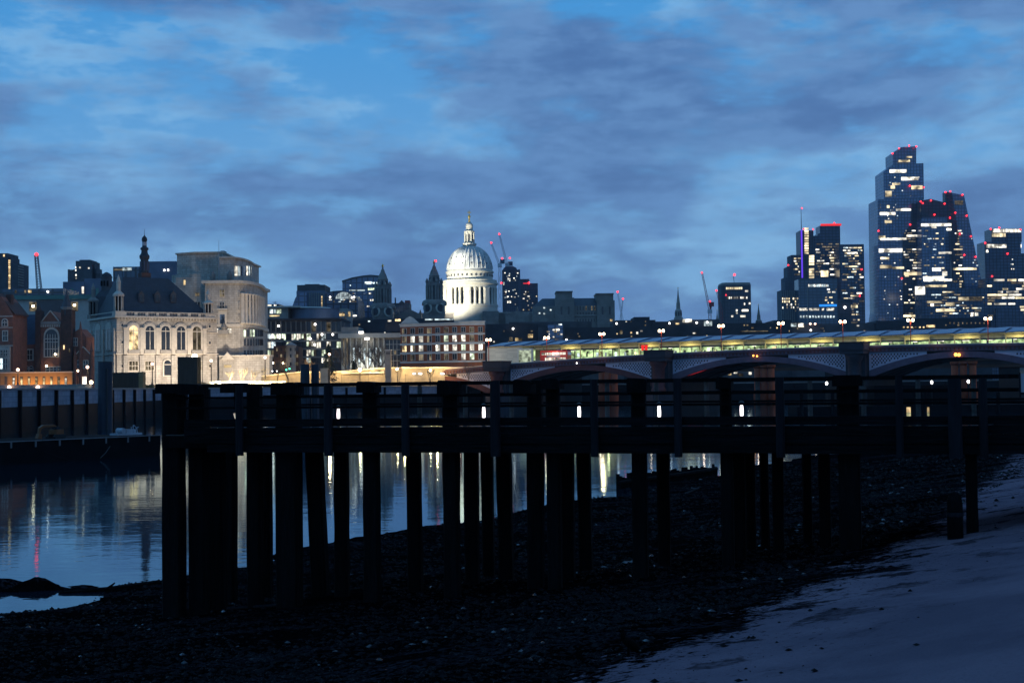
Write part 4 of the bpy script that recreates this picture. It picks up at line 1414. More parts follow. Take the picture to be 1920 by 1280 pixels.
# flat front: window axis with balcony
for x0, x1, y0, y1, mm in ((412.5, 420.5, 543, 556, 'lit_dim'), (412.5, 420.5, 567, 578, 'dark_glass'), (412.5, 421.5, 590, 608, 'blue_sign'), (447, 449, 547, 557, 'dark_glass'),
                           (447, 449, 567, 581, 'dark_glass'), (447, 449, 591, 601, 'dark_glass'), (403, 411, 616, 624, 'lit_white'), (427, 434, 616, 624, 'lit_white')):
    if mm == 'blue_sign':
        mm = 'glass_blue_light'
    a, b_, c, d = un.rect(x0, x1, y0, y1)
    square_window(un, a, b_, c, d, 0, glass=mm, mull=1, s=.15)
un.vol('balcony', 408, 426, 578, 581, 'stone_trim', -1.0, 0)
un.vol('door_surround', 409, 425, 582, 618, 'stone_trim', -.35, -.002)
un.win(412.5, 421.5, 590, 607, 'lit_dimblue', -.38)
un.vol('sculpture_plinth', 408, 427, 618, 626, 'stone_mid', -1.8, 0)
part('sculpture', MB().lathe([(.7, uz(618)), (.9, uz(614)), (.5, uz(609)), (.35, uz(606))], 8, (uu(421), -1.0)), 'stone_tower', un.root)
# west wall (towards the school) with lit windows
for px, py, mm in ((367, 524, 'lit_white'), (371.5, 524, 'lit_white'), (368, 551, 'lit_dim'), (372, 551, 'lit_dim'), (346, 530, 'lit_warm'), (368, 571, 'dark_glass'), (373, 571, 'dark_glass')):
    un.win(px - 1.7, px + 1.7, py - 5, py + 4, mm, 8.0)
part('west_block', MB().box(uu(330, 8.), uu(386, 8.), 7.9, 45.5, -.5, uz(519, 8.)), 'stone_portland', un.root)
# attic storeys set back
fp2 = [(uu(412, 6.), 6.0), (uu(440, 6.), 6.0)] + [(x - 4.0, y + 6) for x, y in arc[2:11]]
part('attic', MB().plan(fp2 + [(fp2[-1][0], 44), (uu(412, 6.), 44)], z_co + .4, uz(484, 6.)), 'stone_portland', un.root)
fp3 = [(x + (.5 if i > 1 else 0), y - .5) for i, (x, y) in enumerate(fp2)]
part('attic_cornice', MB().plan(fp3 + [(fp3[-1][0] + .3, 44.5), (uu(412, 6.) - .3, 44.5)], uz(484, 6.) + .004, uz(481, 6.)), 'stone_trim', un.root)
for i in range(3, 10):
    x, y = (fp2[i][0] + fp2[i - 1][0]) / 2, (fp2[i][1] + fp2[i - 1][1]) / 2
    aa = math.atan2(fp2[i][1] - fp2[i - 1][1], fp2[i][0] - fp2[i - 1][0])
    link('attic_window', unit(('lit_cool', 'dark_glass', 'lit_dimblue', 'lit_white')[i % 4]), un.root, (x, y, uz(508, y)), (1.2, .5, 3.2), (0, 0, aa))
part('tower_block', MB().plan([(uu(327, 9.), 13), (uu(366, 9.), 9), (uu(418, 9.), 9), (uu(418, 9.), 40), (uu(327, 9.), 40)], z_co - 2, uz(474, 9.)), 'stone_portland', un.root)
part('tower_cornice', MB().plan([(uu(327, 9.) - .5, 12.5), (uu(366, 9.) - .2, 8.4), (uu(418, 9.) + .5, 8.4), (uu(418, 9.) + .5, 40.4), (uu(327, 9.) - .5, 40.4)], uz(474, 9.) + .004, uz(471.5, 9.)), 'stone_trim', un.root)
part('tower_step', MB().plan([(uu(318, 9.), 12.2), (uu(366, 9.) - .4, 7.8), (uu(424, 9.), 7.8), (uu(424, 9.), 41), (uu(318, 9.), 41)], z_co - 3, uz(513, 9.)), 'stone_portland', un.root)
for px in (399, 431):
    part('urn', MB().lathe([(.5, z_co + .4), (.9, z_co + 1.4), (1.0, z_co + 2.6), (.5, z_co + 3.4), (.2, z_co + 4)], 8, (uu(px, 3.), 3)), 'stone_tower', un.root, True)
part('flagpole', MB().tube((uu(411, 4.), 4, z_co), (uu(411, 4.), 4, uz(450, 4.)), .12, .06), 'gear_white', un.root)
part('rooftop_plant', MB().box(uu(414, 12.), uu(421, 12.), 12, 16, uz(474, 12.), uz(470, 12.)), 'roof_mid', un.root)
# entrance wing at the corner
ew = un.vol('entrance_wing', 411, 505, 667, 722, 'stone_portland', -4.5, 2, True)
un.vol('wing_cornice', 410, 506, 665.5, 668, 'stone_trim', -5.0, 2)
for py in (676, 686, 696, 706):
    un.vol('rustic_joint', 452, 505, py, py + .8, 'stone_mid', -4.56, -4.45)
a, b_, c, d = un.rect(414, 440, 663, 674, -4.6)
part('pediment', MB().prism([(a, c + .0), (b_, c + .0), ((a + b_) / 2, d + .6)], -5.2, -4.51), 'stone_trim', un.root)
un.win(420, 434, 684, 689, 'lit_warm', -4.6)
un.win(418, 436, 683, 715, 'stone_mid', -4.5)
lamp('forecourt_light', 'SPOT', (14, -24, 1.5), 31000, (1, .88, .72), .8, angle=95, blend=.9, parent=un.root).rotation_euler = (R(114), 0, R(-4))
lamp('forecourt_light', 'SPOT', (30, -14, 1.5), 9500, (1, .86, .66), .8, angle=80, blend=.9, parent=un.root).rotation_euler = (R(118), 0, R(10))

# ------------------------------------------------------------------ middle distance offices
rq = random.Random(21)
of = Bld('glazed_office', 'wide dark office block with rows of bright windows beside the curved headquarters', 'building', 488, 640, 545)
of.vol('wall', 486, 640, 599, 722, 'concrete_dark', 0, 30, True)
of.vol('top_band', 484, 641, 596.5, 600, 'roof_dark', -.8, 30)
for py in (622.5, 637.5, 652.5, 668):
    of.vol('slab_band', 485, 640.5, py, py + 3, 'concrete', -.45, 0)
for k in range(17):
    x = 489 + k * 9.4
    of.vol('fin', x - .6, x + .6, 602, 622, 'concrete', -.5, 0)
LITROW = {0: (), 1: (1, 2, 3, 4, 6, 7, 8, 9, 11, 12), 2: (0, 1, 2, 5, 9, 10, 11, 13, 15), 3: (0, 1, 9, 10, 12), 4: (9, 12, 13, 16)}
for r_, (py0, py1) in enumerate(((604, 621), (625.5, 637), (640.5, 652), (656, 667), (671, 680))):
    for k in range(17):
        x0 = 490.5 + k * 9.4
        if k in LITROW[r_]:
            m_ = rq.choice(('lit_white', 'lit_green', 'lit_white', 'lit_cool'))
            of.win(x0, x0 + 3.4, py0, py1 - rq.choice((0, 0, 3)), m_, -.1)
            of.win(x0 + 4.2, x0 + 7.4, py0, py1 - rq.choice((0, 2, 4)), rq.choice((m_, 'lit_dim', 'lit_green')), -.1)
        else:
            of.win(x0, x0 + 7.2, py0, py1, 'dark_glass' if rq.random() > .12 else 'lit_dim', -.1)
for px, py in ((522.5, 611), (591, 608), (509, 632), (582, 635), (590, 646), (604, 627), (624, 627)):
    of.beacon(px, py, -.8, .42, 'lamp_white', 'ceiling_light')
rb_ = Bld('round_rooftop', 'pale curved metal drum storey on the office roof', 'building', 487, 636, 600)
zq = lambda py: rb_.q(585, py)[1]
u0, u1 = rb_.q(540, 590)[0], rb_.q(631, 590)[0]
rd = (u1 - u0) / 2
part('drum', MB().lathe([(rd, 0), (rd, zq(579)), (rd * 1.02, zq(578.5)), (rd * 1.02, zq(577.5))], 40, ((u0 + u1) / 2, rd * .9)), 'grey_blue', rb_.root, False)
part('canopy', MB().lathe([(rd * 1.02, zq(577) + .02), (rd * .9, zq(574.5))], 40, ((u0 + u1) / 2 - 3, rd * .9)), 'render_pale', rb_.root)
rb_.vol('west_storey', 486, 540, 576, 600, 'concrete', 0, 18, True)
rb_.vol('west_roof', 484, 562, 573.5, 576.5, 'render_pale', -1.5, 18)
rb_.vol('top_office', 486, 523, 570, 574, 'dark_glass', 6, 20)
for x0, x1 in ((488, 491), (493, 500), (506, 512), (514, 517), (519, 527)):
    rb_.win(x0, x1, 580, 587.5, 'lit_cool' if x0 != 519 else 'lit_green')
for x0, x1 in ((491, 496), (499, 509), (514, 518)):
    rb_.win(x0, x1, 571, 575, 'lit_white', 5.9)
rb_.win(505, 524, 591, 593, 'lit_warm')
lamp('roof_uplight', 'POINT', ((u0 + u1) / 2 + rd * .75, -4.5, zq(596)), 260, (.8, .9, 1), .5, parent=rb_.root)
part('antenna', MB().tube((rb_.q(513, 572)[0], 4, zq(574)), (rb_.q(513, 572)[0], 4, zq(563)), .12).tube((rb_.q(508, 572)[0], 4, zq(565)), (rb_.q(517, 572)[0], 4, zq(565)), .1), 'crane_steel', rb_.root)
tb = Bld('turreted_hotel', 'small dark brick house with bowed stone turret before the glazed office', 'house', 513, 562, 520)
tb.vol('wall', 513, 545, 648, 722, 'brick_dark', 0, 10, True)
tb.vol('side_wall', 545, 561, 650, 722, 'brick_dark', .5, 10, True)
u, z = tb.q(545, 680)
part('turret', MB().lathe([(2.0, 0), (2.0, tb.q(545, 648)[1]), (2.3, tb.q(545, 647.5)[1]), (1.6, tb.q(545, 645)[1]), (.2, tb.q(545, 641)[1])], 12, (u, 1)), 'stone_mid', tb.root)
for py in (652, 664, 679):
    tb.win(543.6, 546.6, py, py + 6, 'dark_glass', -.98)
    for x in (518, 526, 533, 551, 556):
        tb.win(x, x + 3, py, py + 6, 'lit_dim' if (x + py) % 5 == 0 else 'dark_glass')
for px, py in ((512, 680.5), (531, 681)):
    tb.beacon(px, py, -2, .35, 'lamp_globe', 'wall_light')
# concrete hall behind the trees
chh = Bld('concrete_hall', 'pale concrete hall with bright tall windows behind bare trees', 'building', 640, 752, 530)
chh.vol('wall', 640, 752, 632, 722, 'concrete', 0, 25, True)
chh.vol('roof_slab', 634, 753, 624.5, 633, 'render_pale', -1.8, 25)
chh.vol('roof_stack', 640, 672, 613, 625, 'concrete', 2, 20)
chh.vol('dark_plant', 722, 752, 606, 622, 'roof_dark', 3, 20)
for x, w_ in ((644, 1.5), (650, 2), (662, 3), (672, 3), (682, 3), (692, 4), (704, 3), (712, 3)):
    chh.win(x, x + w_, 652 if x > 655 else 634, 684, 'lit_cool' if x > 655 else 'lit_dim', -.05)
for x in (656, 667, 677, 688, 699, 709, 719):
    chh.vol('concrete_fin', x, x + 2.2, 634, 690, 'render_pale', -.9, 0)
chh.vol('glazed_stair', 723, 751, 637, 690, 'dark_glass', -.6, 0)
for x in (730, 737, 744):
    chh.vol('mullion', x, x + .8, 637, 690, 'render_pale', -.75, -.6)
for py in (645, 655, 665, 676):
    chh.vol('transom', 723, 751, py, py + .8, 'render_pale', -.72, -.6)
chh.win(739, 743, 657, 664, 'lit_dim', -.65)
for px, py in ((677, 623), (688, 635)):
    chh.win(px - 4.5, px + 4.5, py - 1.6, py + 1.6, 'lamp_white', -2.0, 'flood_lamp')
lamp('hall_light', 'POINT', (chh.q(685, 660)[0], -5, 8), 2600, (.95, 1, .9), .6, parent=chh.root)
# striped red and white block on the corner
sb = Bld('striped_block', 'red brick office striped with white bands and rows of lit windows', 'building', 861, 861, 505, rot=0)
# two fronts meet at the corner seen near x = 861: left front recedes to the left
sl = Bld('striped_front', 'x', 'x', 861, 861, 505, rot=-22)
ROWS = ((612.5, 623.5), (627.5, 640.5), (645, 657.5), (662, 674.5))
def striped(b, x0, x1, nb, ytop, lits):
    u0, u1 = sorted((b.q(x0, 650)[0], b.q(x1, 650)[0]))
    z = lambda py: b.q(861, py)[1]
    part('wall', MB().box(u0, u1, 0, 14, -.5, z(ytop + 2)), 'brick_orange', sb.root if b is sb else b.root)
    for py0, py1 in ((ytop - 1.5, 611), (624.5, 628.5), (641.5, 646), (658.5, 663), (676, 680)):
        part('white_band', MB().box(u0 - .1, u1 + .1, -.28, -.002, z(py1 - 1.2), z(py0)), 'render_white', b.root)
    part('parapet', MB().box(u0 - .3, u1 + .3, -.5, .8, z(ytop), z(ytop - 2)), 'render_white', b.root)
    for r_, (a_, c_) in enumerate(ROWS):
        for k in range(nb):
            f = (k + .5) / nb
            uc_ = u0 + f * (u1 - u0)
            w_ = (u1 - u0) / nb
            code = lits[r_][k % len(lits[r_])]
            m_ = {'#': 'lit_white', '+': 'lit_green', '.': 'dark_glass', '-': 'lit_dim', 'w': 'lit_warm'}[code]
            part('window_frame', MB().box(uc_ - w_ * .27, uc_ + w_ * .27, -.2, -.003, z(c_), z(a_)), 'render_white', b.root)
            for s_ in (-1, 1):
                b.wins(uc_ + s_ * w_ * .13 - w_ * .105, uc_ + s_ * w_ * .13 + w_ * .105, z(c_) + .15, z(a_) - .15, m_ if rq.random() > .15 else 'lit_dim', -.12)
striped(sb, 861, 909, 3, 604, ('...', '##.', '+##', '#+.'))
striped(sl, 751, 861, 7, 606, ('...-.-.', '-##..+#', 'w##.###', '.-...-.'))
for ch_ in list(sl.root.children):
    mw = Matrix.Translation(sl.loc - sb.loc) @ Matrix.Rotation(sl.a, 4, 'Z')
    loc = ch_.location.copy(); ch_.parent = sb.root
    ch_.location = mw @ loc; ch_.rotation_euler = (0, 0, sl.a)
bpy.data.objects.remove(sl.root)
u, z = sb.q(769, 603, 20)
part('gable_top', MB().prism([(u - 3.4, z - .6), (u + 3.4, z - .6), (u + 1.2, z + 1.4), (u, z + 2), (u - 1.2, z + 1.4)], 19, 20), 'render_white', sb.root)
part('plant_room', MB().box(sb.q(795, 600, 25)[0], sb.q(850, 600, 25)[0], 25, 34, 14, sb.q(820, 597, 25)[1]), 'roof_dark', sb.root)
for x0, x1 in ((797, 812), (815, 850)):
    sb.win(x0, x1, 597.5, 600, 'lit_cool', 24.9)
lamp('left_front_fill', 'SPOT', (-18, -24, 1.0), 900, (1, .86, .66), .6, angle=80, blend=.9, parent=sb.root).rotation_euler = (R(106), 0, 0)  # unseen spot added to brighten the left striped front
lamp('corner_flood', 'SPOT', (6, -26, 1.0), 4600, (1, .93, .82), .6, angle=70, blend=.9, parent=sb.root).rotation_euler = (R(108), 0, 0)

# low dark rooftops before the cathedral and east of it
def lowroof(name, label, boxes, D, m='roof_dark', wins=(), lamps=(), cat='building', base=6.0):
    b = Bld(name, label, cat, boxes[0][0], boxes[0][1], D, base=base)
    for k, (x0, x1, y0) in enumerate(boxes):
        b.vol('roof_block' if k else 'wall', x0, x1, y0, 722, m if isinstance(m, str) else m[k % len(m)], k * 1.3, 22 + k, True)
    for x0, x1, y0, y1, mm in wins:
        b.win(x0, x1, y0, y1, mm, -.05)
    xs_ = [q_ for bb in boxes for q_ in bb[:2]]
    b.lit(min(xs_) + 4, max(xs_) - 4, max(bb[2] for bb in boxes) + 1, max(bb[2] for bb in boxes) + 26, 16, int(D + boxes[0][0]), (1.5, 4), 2.4, 5.0, ('lit_dim', 'lit_warm', 'lit_dim', 'lit_white', 'lit_dim'))
    for px, py, mm in lamps:
        b.beacon(px, py, -.6, D * .0007, mm, 'roof_lamp')
    return b
lowroof('dark_rooftops', 'dark stepped roofs directly below the cathedral body', [(600, 760, 600), (640, 700, 596), (655, 800, 598), (560, 640, 605)], 640,
        wins=((662, 669, 590.5, 593, 'lit_white'), (727, 734, 600, 603, 'lit_white'), (741, 751, 598, 602, 'lit_warm'), (656, 660, 602, 603.5, 'lit_cool'), (690, 694, 601, 603, 'lit_cool')), m=('roof_dark', 'roof_mid'))
lowroof('ornate_stone_roof', 'lit ornate stone roof storey beside the metal drum', [(631, 657, 583), (636, 652, 578)], 630, ('stone_mid', 'concrete'),
        wins=((632, 646, 588, 592, 'lit_warm'), (653, 657, 584, 593, 'lit_warm'), (633, 637, 597, 598.5, 'lit_cool')))
lowroof('long_dark_terrace', 'long dark building under the cathedral with a few small lit windows', [(908, 1240, 614), (912, 1010, 607), (955, 1110, 603), (1060, 1130, 617)], 600, ('roof_dark', 'roof_dark', 'roof_mid'),
        wins=((990, 999, 626, 633, 'lit_warm'), (966, 972, 633, 639, 'lit_warm'), (973, 979, 634, 640, 'lit_dim'), (955, 961, 632, 639, 'lit_dim'), (1035, 1041, 616, 619, 'lit_cool'), (1043, 1049, 615.5, 618.5, 'lit_white'),
              (1162, 1167, 619, 626, 'lit_dim'), (1182, 1185, 622, 625, 'lit_warm'), (1193, 1196.5, 622, 626, 'lit_white')),
        lamps=((962, 616, 'lamp_white'), (1062, 637, 'lamp_white')))
lowroof('stepped_glass_roof', 'small blue glass roof with bright lights among dark roofs', [(1028, 1056, 609), (1010, 1060, 613)], 590, ('glass_blue_light', 'roof_mid'),
        wins=((1047, 1053.5, 607, 609.5, 'lit_cool'), (1036, 1040, 617, 619.5, 'lit_white'), (1042, 1049, 616, 619.5, 'lit_white')))
lowroof('east_dark_terrace', 'long low dark roofline behind the station roof', [(1225, 1480, 606), (1260, 1350, 599), (1150, 1260, 603)], 640, ('roof_dark', 'roof_mid', 'roof_dark'),
        wins=((1221, 1240, 618, 625, 'lit_white'), (1280, 1297, 598, 604, 'lit_white'), (1267, 1274, 605, 608, 'lit_warm'), (1320, 1335, 602, 611, 'lit_cool'), (1388, 1440, 620, 621.5, 'lit_dim')),
        lamps=((1306, 605, 'lamp_white'), (1326, 604, 'lamp_white'), (1255, 606, 'lamp_white'), (1156, 606.5, 'lamp_white')))
lowroof('banner_roof', 'dark flat roof with a curved canopy against the sky', [(1155, 1230, 600), (1190, 1219, 594)], 700, 'roof_dark',
        wins=((1172, 1200, 606, 608, 'red_strip'),))
lowroof('gabled_dark_roof', 'dark gabled roof with bright shopfront lights before the towers', [(1452, 1485, 600), (1485, 1640, 607), (1470, 1500, 604)], 660, ('roof_dark', 'roof_mid'),
        wins=((1483, 1493, 606, 612, 'lit_cool'), (1497, 1507, 606, 613, 'lit_white')), lamps=((1519, 607, 'lamp_pink'), (1528, 607, 'lamp_pink'), (1520, 619, 'lamp_white')))
lowroof('podium_roof', 'long dark podium roof under the tall tower cluster', [(1645, 1860, 600), (1640, 1650, 606), (1700, 1850, 596)], 700, 'roof_dark',
        wins=tuple((1693 + k * 7.5, 1696 + k * 7.5, 612, 614.5, 'lit_warm') for k in range(6)) + ((1737, 1753, 609, 613.5, 'lit_warm'),) + tuple((1780 + k * 8, 1782 + k * 8, 604, 607, 'lit_dim') for k in range(10)))

# ------------------------------------------------------------------ the cathedral
CD = 980.0
ca = Bld('domed_cathedral', 'domed stone cathedral, its dome floodlit white, with two dim west towers', 'cathedral', 881, 881, CD, base=8.0)
cz = lambda py, y=0.: ca.q(881, py, y)[1]
K = CD / FPX                                            # metres per pixel at the dome
DY = 22.0
dome = part('dome', MB().lathe([(44 * K, cz(505)), (43.3 * K, cz(500)), (43 * K, cz(495)), (41.5 * K, cz(488)), (38.5 * K, cz(480)), (34 * K, cz(472)), (28 * K, cz(465.5)), (21 * K, cz(460.5)), (14 * K, cz(457.5)), (11 * K, cz(456.5))], 64, (0, DY)), 'lead', ca.root, True)
prof = [(43.6, 500), (43.3, 495), (41.8, 488), (38.8, 480), (34.3, 472), (28.3, 465.5), (21.3, 460.5), (14.3, 457.5)]
for k in range(32):
    aa = 2 * math.pi * k / 32
    pts = [(r_ * K * math.cos(aa), DY + r_ * K * math.sin(aa), cz(py)) for r_, py in prof]
    part('dome_rib', tube_path(pts, .42), 'lead', dome)
    if k % 2 == 0:
        aw = aa + math.pi / 32
        for r_, py in ((42.6, 491), (38.2, 479.5)):
            link('dome_port', unit('roof_mid'), dome, (r_ * K * math.cos(aw), DY + r_ * K * math.sin(aw), cz(py)), (.8, .5, .9), (0, 0, aw + math.pi / 2))
# attic below the dome
att = part('attic', MB().lathe([(44 * K, cz(527)), (44 * K, cz(508)), (46 * K, cz(507.5)), (46 * K, cz(505)), (44.5 * K, cz(503))], 64, (0, DY)), 'stone_cathedral', ca.root)
for k in range(32):
    aw = 2 * math.pi * (k + .5) / 32
    link('attic_window', unit('roof_mid'), att, (44 * K * math.cos(aw), DY + 44 * K * math.sin(aw), cz(513)), (1.1, .6, 1.5), (0, 0, aw + math.pi / 2))
# peristyle: base, inner wall, columns, entablature
part('drum_base', MB().lathe([(53 * K, cz(612)), (53 * K, cz(573)), (54 * K, cz(572.5)), (54 * K, cz(569))], 64, (0, DY)), 'stone_cathedral', ca.root)
inn = part('drum_wall', MB().lathe([(43.5 * K, cz(570)), (43.5 * K, cz(530))], 64, (0, DY)), 'stone_cathedral', ca.root)
per = part('entablature', MB().lathe([(51.5 * K, cz(537)), (51.5 * K, cz(531)), (54 * K, cz(530)), (54 * K, cz(527)), (52 * K, cz(526.5)), (52 * K, cz(522))], 64, (0, DY)), 'stone_cathedral', ca.root)
for k in range(32):
    aa = 2 * math.pi * k / 32 + .03
    c_ = (49.5 * K * math.cos(aa), DY + 49.5 * K * math.sin(aa))
    part('column', MB().lathe([(1.25, cz(569)), (1.25, cz(567.5)), (.98, cz(566.5)), (.85, cz(540)), (1.2, cz(538)), (1.2, cz(537))], 10, c_), 'stone_cathedral', per, True)
    ab = aa + math.pi / 32
    if k % 4 == 3:                                      # every fourth bay is solid
        mid_ = 47.5 * K
        link('niche_bay', unit('stone_cathedral'), inn, (mid_ * math.cos(ab), DY + mid_ * math.sin(ab), (cz(569) + cz(537)) / 2), (3.2, 3.4, cz(537) - cz(569)), (0, 0, ab + math.pi / 2))
    else:
        link('drum_window', unit('roof_dark'), inn, (43.4 * K * math.cos(ab), DY + 43.4 * K * math.sin(ab), (cz(566) + cz(543)) / 2), (1.9, .6, cz(543) - cz(566)), (0, 0, ab + math.pi / 2))
# lantern
lan = part('lantern', MB().lathe([(12 * K, cz(457)), (12 * K, cz(455)), (13.5 * K, cz(454)), (13.5 * K, cz(450.5)), (12 * K, cz(450)), (8 * K, cz(449.5)), (8 * K, cz(430)), (10 * K, cz(429)), (10 * K, cz(427)), (7 * K, cz(426)), (6.6 * K, cz(419)), (7 * K, cz(418)), (6.5 * K, cz(414)), (4.2 * K, cz(411)), (2.6 * K, cz(409.5))], 16, (0, DY)), 'stone_cathedral', ca.root)
for k in range(8):
    aa = 2 * math.pi * (k + .5) / 8
    part('lantern_column', MB().tube((9.2 * K * math.cos(aa), DY + 9.2 * K * math.sin(aa), cz(449.5)), (9.2 * K * math.cos(aa), DY + 9.2 * K * math.sin(aa), cz(429.5)), .55, n=8), 'stone_cathedral', lan)
    aw = aa + math.pi / 8
    link('lantern_opening', unit('roof_mid'), lan, (8 * K * math.cos(aw), DY + 8 * K * math.sin(aw), (cz(446) + cz(434)) / 2), (1.1, .4, cz(434) - cz(446)), (0, 0, aw + math.pi / 2))
part('finial', MB().lathe([(2.4 * K, cz(409.5)), (1.4 * K, cz(406)), (1.8 * K, cz(404)), (1.2 * K, cz(402)), (2.6 * K, cz(400)), (2.7 * K, cz(398.5)), (2.2 * K, cz(397)), (.8 * K, cz(395.8)), (.7 * K, cz(394))], 12, (0, DY)), 'gilt', ca.root, True)
crx = part('cross', MB().box(-.3, .3, DY - .3, DY + .3, cz(394), cz(387.5)), 'gilt', ca.root)
part('cross_arm', MB().box(-1.35, 1.35, DY - .28, DY + .28, cz(391) - .28, cz(391) + .28), 'gilt', crx)
# body, transepts
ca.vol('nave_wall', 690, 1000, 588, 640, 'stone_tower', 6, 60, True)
for x0, x1, py, yy in ((745, 790, 579, -8), (948, 992, 582, -6)):
    u0, u1, z0, z1 = ca.rect(x0, x1, py, 590, yy)
    ped = part('pediment', MB().prism([(u0, z0), (u1, z0), ((u0 + u1) / 2, z1)], yy, yy + 30), 'stone_tower', ca.root)
    for px in (x0 + 2, (x0 + x1) / 2, x1 - 2):
        uu_, zz_ = ca.q(px, py + (0 if px == (x0 + x1) / 2 else 9), yy)
        part('statue', MB().lathe([(.8, zz_ - .6), (.9, zz_ + .8), (.5, zz_ + 1.7), (.4, zz_ + 2.4), (.15, zz_ + 2.7)], 8, (uu_, yy + 1)), 'stone_tower', ped, True)
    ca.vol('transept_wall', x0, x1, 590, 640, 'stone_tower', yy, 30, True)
ca.vol('crossing_block', 905, 935, 583, 640, 'stone_tower', -4, 20, True)
ca.vol('balustrade', 700, 1000, 586, 588.5, 'stone_mid', 5.5, 6.5)
# west towers
def west_tower(px, yy, dy):
    kk = (CD + yy) / FPX
    z = lambda py: ca.q(px, py + dy, yy)[1]
    c_ = (ca.q(px, 560, yy)[0], yy)
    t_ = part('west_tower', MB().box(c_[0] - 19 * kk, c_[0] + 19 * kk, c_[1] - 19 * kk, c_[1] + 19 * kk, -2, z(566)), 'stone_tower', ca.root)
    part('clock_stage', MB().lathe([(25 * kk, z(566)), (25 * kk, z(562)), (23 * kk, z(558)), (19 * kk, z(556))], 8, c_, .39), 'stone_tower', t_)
    for s_ in (-1, 1):
        aa = -math.pi / 2 + s_ * .79
        for rr2, mm_, dd_ in ((9.5, 'stone_cathedral', .0), (7, 'roof_dark', .35)):
            d_ = Vector((math.cos(-math.pi / 2 + s_ * .55), math.sin(-math.pi / 2 + s_ * .55), 0))
            p_ = Vector((c_[0] + s_ * 12 * kk, c_[1] - 19 * kk, z(572)))
            part('clock_ring' if mm_ != 'roof_dark' else 'clock_face', MB().tube(p_ - d_ * .5, p_ + d_ * (.4 + dd_), rr2 * kk, n=20), mm_, t_)
    core = part('belfry', MB().lathe([(11 * kk, z(557)), (11 * kk, z(527))], 8, c_, .39), 'roof_mid', t_)
    for k in range(8):
        aa = .39 + k * math.pi / 4
        for sp in (-.17, .17):
            part('belfry_column', MB().tube((c_[0] + 14.5 * kk * math.cos(aa + sp), c_[1] + 14.5 * kk * math.sin(aa + sp), z(557)), (c_[0] + 14.5 * kk * math.cos(aa + sp), c_[1] + 14.5 * kk * math.sin(aa + sp), z(529)), .75, n=6), 'stone_tower', t_)
        part('corner_urn', MB().lathe([(.9, z(524)), (1.1, z(521)), (.6, z(518)), (.1, z(515))], 6, (c_[0] + 14.5 * kk * math.cos(aa), c_[1] + 14.5 * kk * math.sin(aa))), 'stone_tower', t_)
    part('belfry_cornice', MB().lathe([(16.5 * kk, z(529)), (17 * kk, z(525)), (13 * kk, z(524))], 8, c_, .39), 'stone_tower', t_)
    part('upper_stage', MB().lathe([(10.5 * kk, z(524)), (10 * kk, z(512)), (11 * kk, z(511)), (9.5 * kk, z(509)), (8 * kk, z(505)), (6.5 * kk, z(501)), (4.2 * kk, z(497)), (3.2 * kk, z(493)), (1.6 * kk, z(491)), (1.4 * kk, z(487))], 8, c_, .39), 'stone_tower', t_)
    for k in range(8):
        aa = k * math.pi / 4
        link('upper_opening', unit('roof_dark'), t_, (c_[0] + 9.7 * kk * math.cos(aa), c_[1] + 9.7 * kk * math.sin(aa), (z(521) + z(514)) / 2), (1.1, .5, z(514) - z(521)), (0, 0, aa + math.pi / 2))
    part('gilt_finial', MB().lathe([(.5, z(487)), (.9, z(485)), (.35, z(483)), (.1, z(481))], 8, c_), 'gilt', t_)
    return t_
west_tower(718, -34, 13)
west_tower(814.5, -46, 6.5)
ca.beacon(817, 489, -50, .7)
# floodlights on the roofs around the drum
def flood(x, y, py, aim_py, e, ang, col=(1, .97, .80)):
    p_ = Vector((x, y + DY, cz(py)))
    l_ = lamp('cathedral_floodlight', 'SPOT', p_, e, col, 1.0, angle=ang, blend=.6, parent=ca.root)
    v_ = Vector((0, DY, cz(aim_py))) - p_
    l_.rotation_euler = v_.to_track_quat('-Z', 'Y').to_euler()
flood(-85, -52, 590, 528, 2600000, 34)
flood(-48, -76, 590, 528, 800000, 36)
flood(-64, -40, 592, 476, 1700000, 32)
flood(-34, -60, 590, 432, 800000, 16)

# ------------------------------------------------------------------ road bridge
BO = Vector((-3.2, 430.0, 0.0))
rbz = lambda u: 15.3 - 2.9 * ((u - 115) / 115.0) ** 2    # parapet top
br = Bld('road_bridge', 'iron arched road bridge with pale lattice spandrels and granite piers', 'bridge', 940, 940, 430, rot=-30, base=0)
br.loc = BO.copy(); br.root.location = BO
PIERS = [-47, 0, 53, 109, 162, 209]
BW = 30.0
UMIN, UMAX = -40.0, 230.0
us_all = [UMIN + i * (UMAX - UMIN) / 90 for i in range(91)]
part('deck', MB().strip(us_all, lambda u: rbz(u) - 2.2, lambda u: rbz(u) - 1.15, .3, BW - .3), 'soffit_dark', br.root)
part('cornice', MB().strip(us_all, lambda u: rbz(u) - 1.75, lambda u: rbz(u) - .82, -.35, .31), 'bridge_purple', br.root)
part('dentil_course', MB().strip(us_all, lambda u: rbz(u) - .82 + .004, lambda u: rbz(u) - .62, -.6, .3), 'bridge_red', br.root)
part('parapet', MB().strip(us_all, lambda u: rbz(u) - .616, lambda u: rbz(u) - .1, -.15, .1), 'bridge_purple', br.root)
part('handrail', MB().strip(us_all, lambda u: rbz(u) - .096, lambda u: rbz(u) + .06, -.22, .18), 'kerb_pale', br.root)
part('far_parapet', MB().strip(us_all, lambda u: rbz(u) - 1.7, lambda u: rbz(u), BW - .25, BW), 'bridge_purple', br.root)
dent = MB()
for k in range(250):
    u = -38 + k * 1.05
    dent.box(u - .22, u + .22, -.34 - .18, -.352, rbz(u) - 1.5, rbz(u) - .9)
part('dentils', dent, 'bridge_red', br.root, kind='stuff')
holes_r = .27
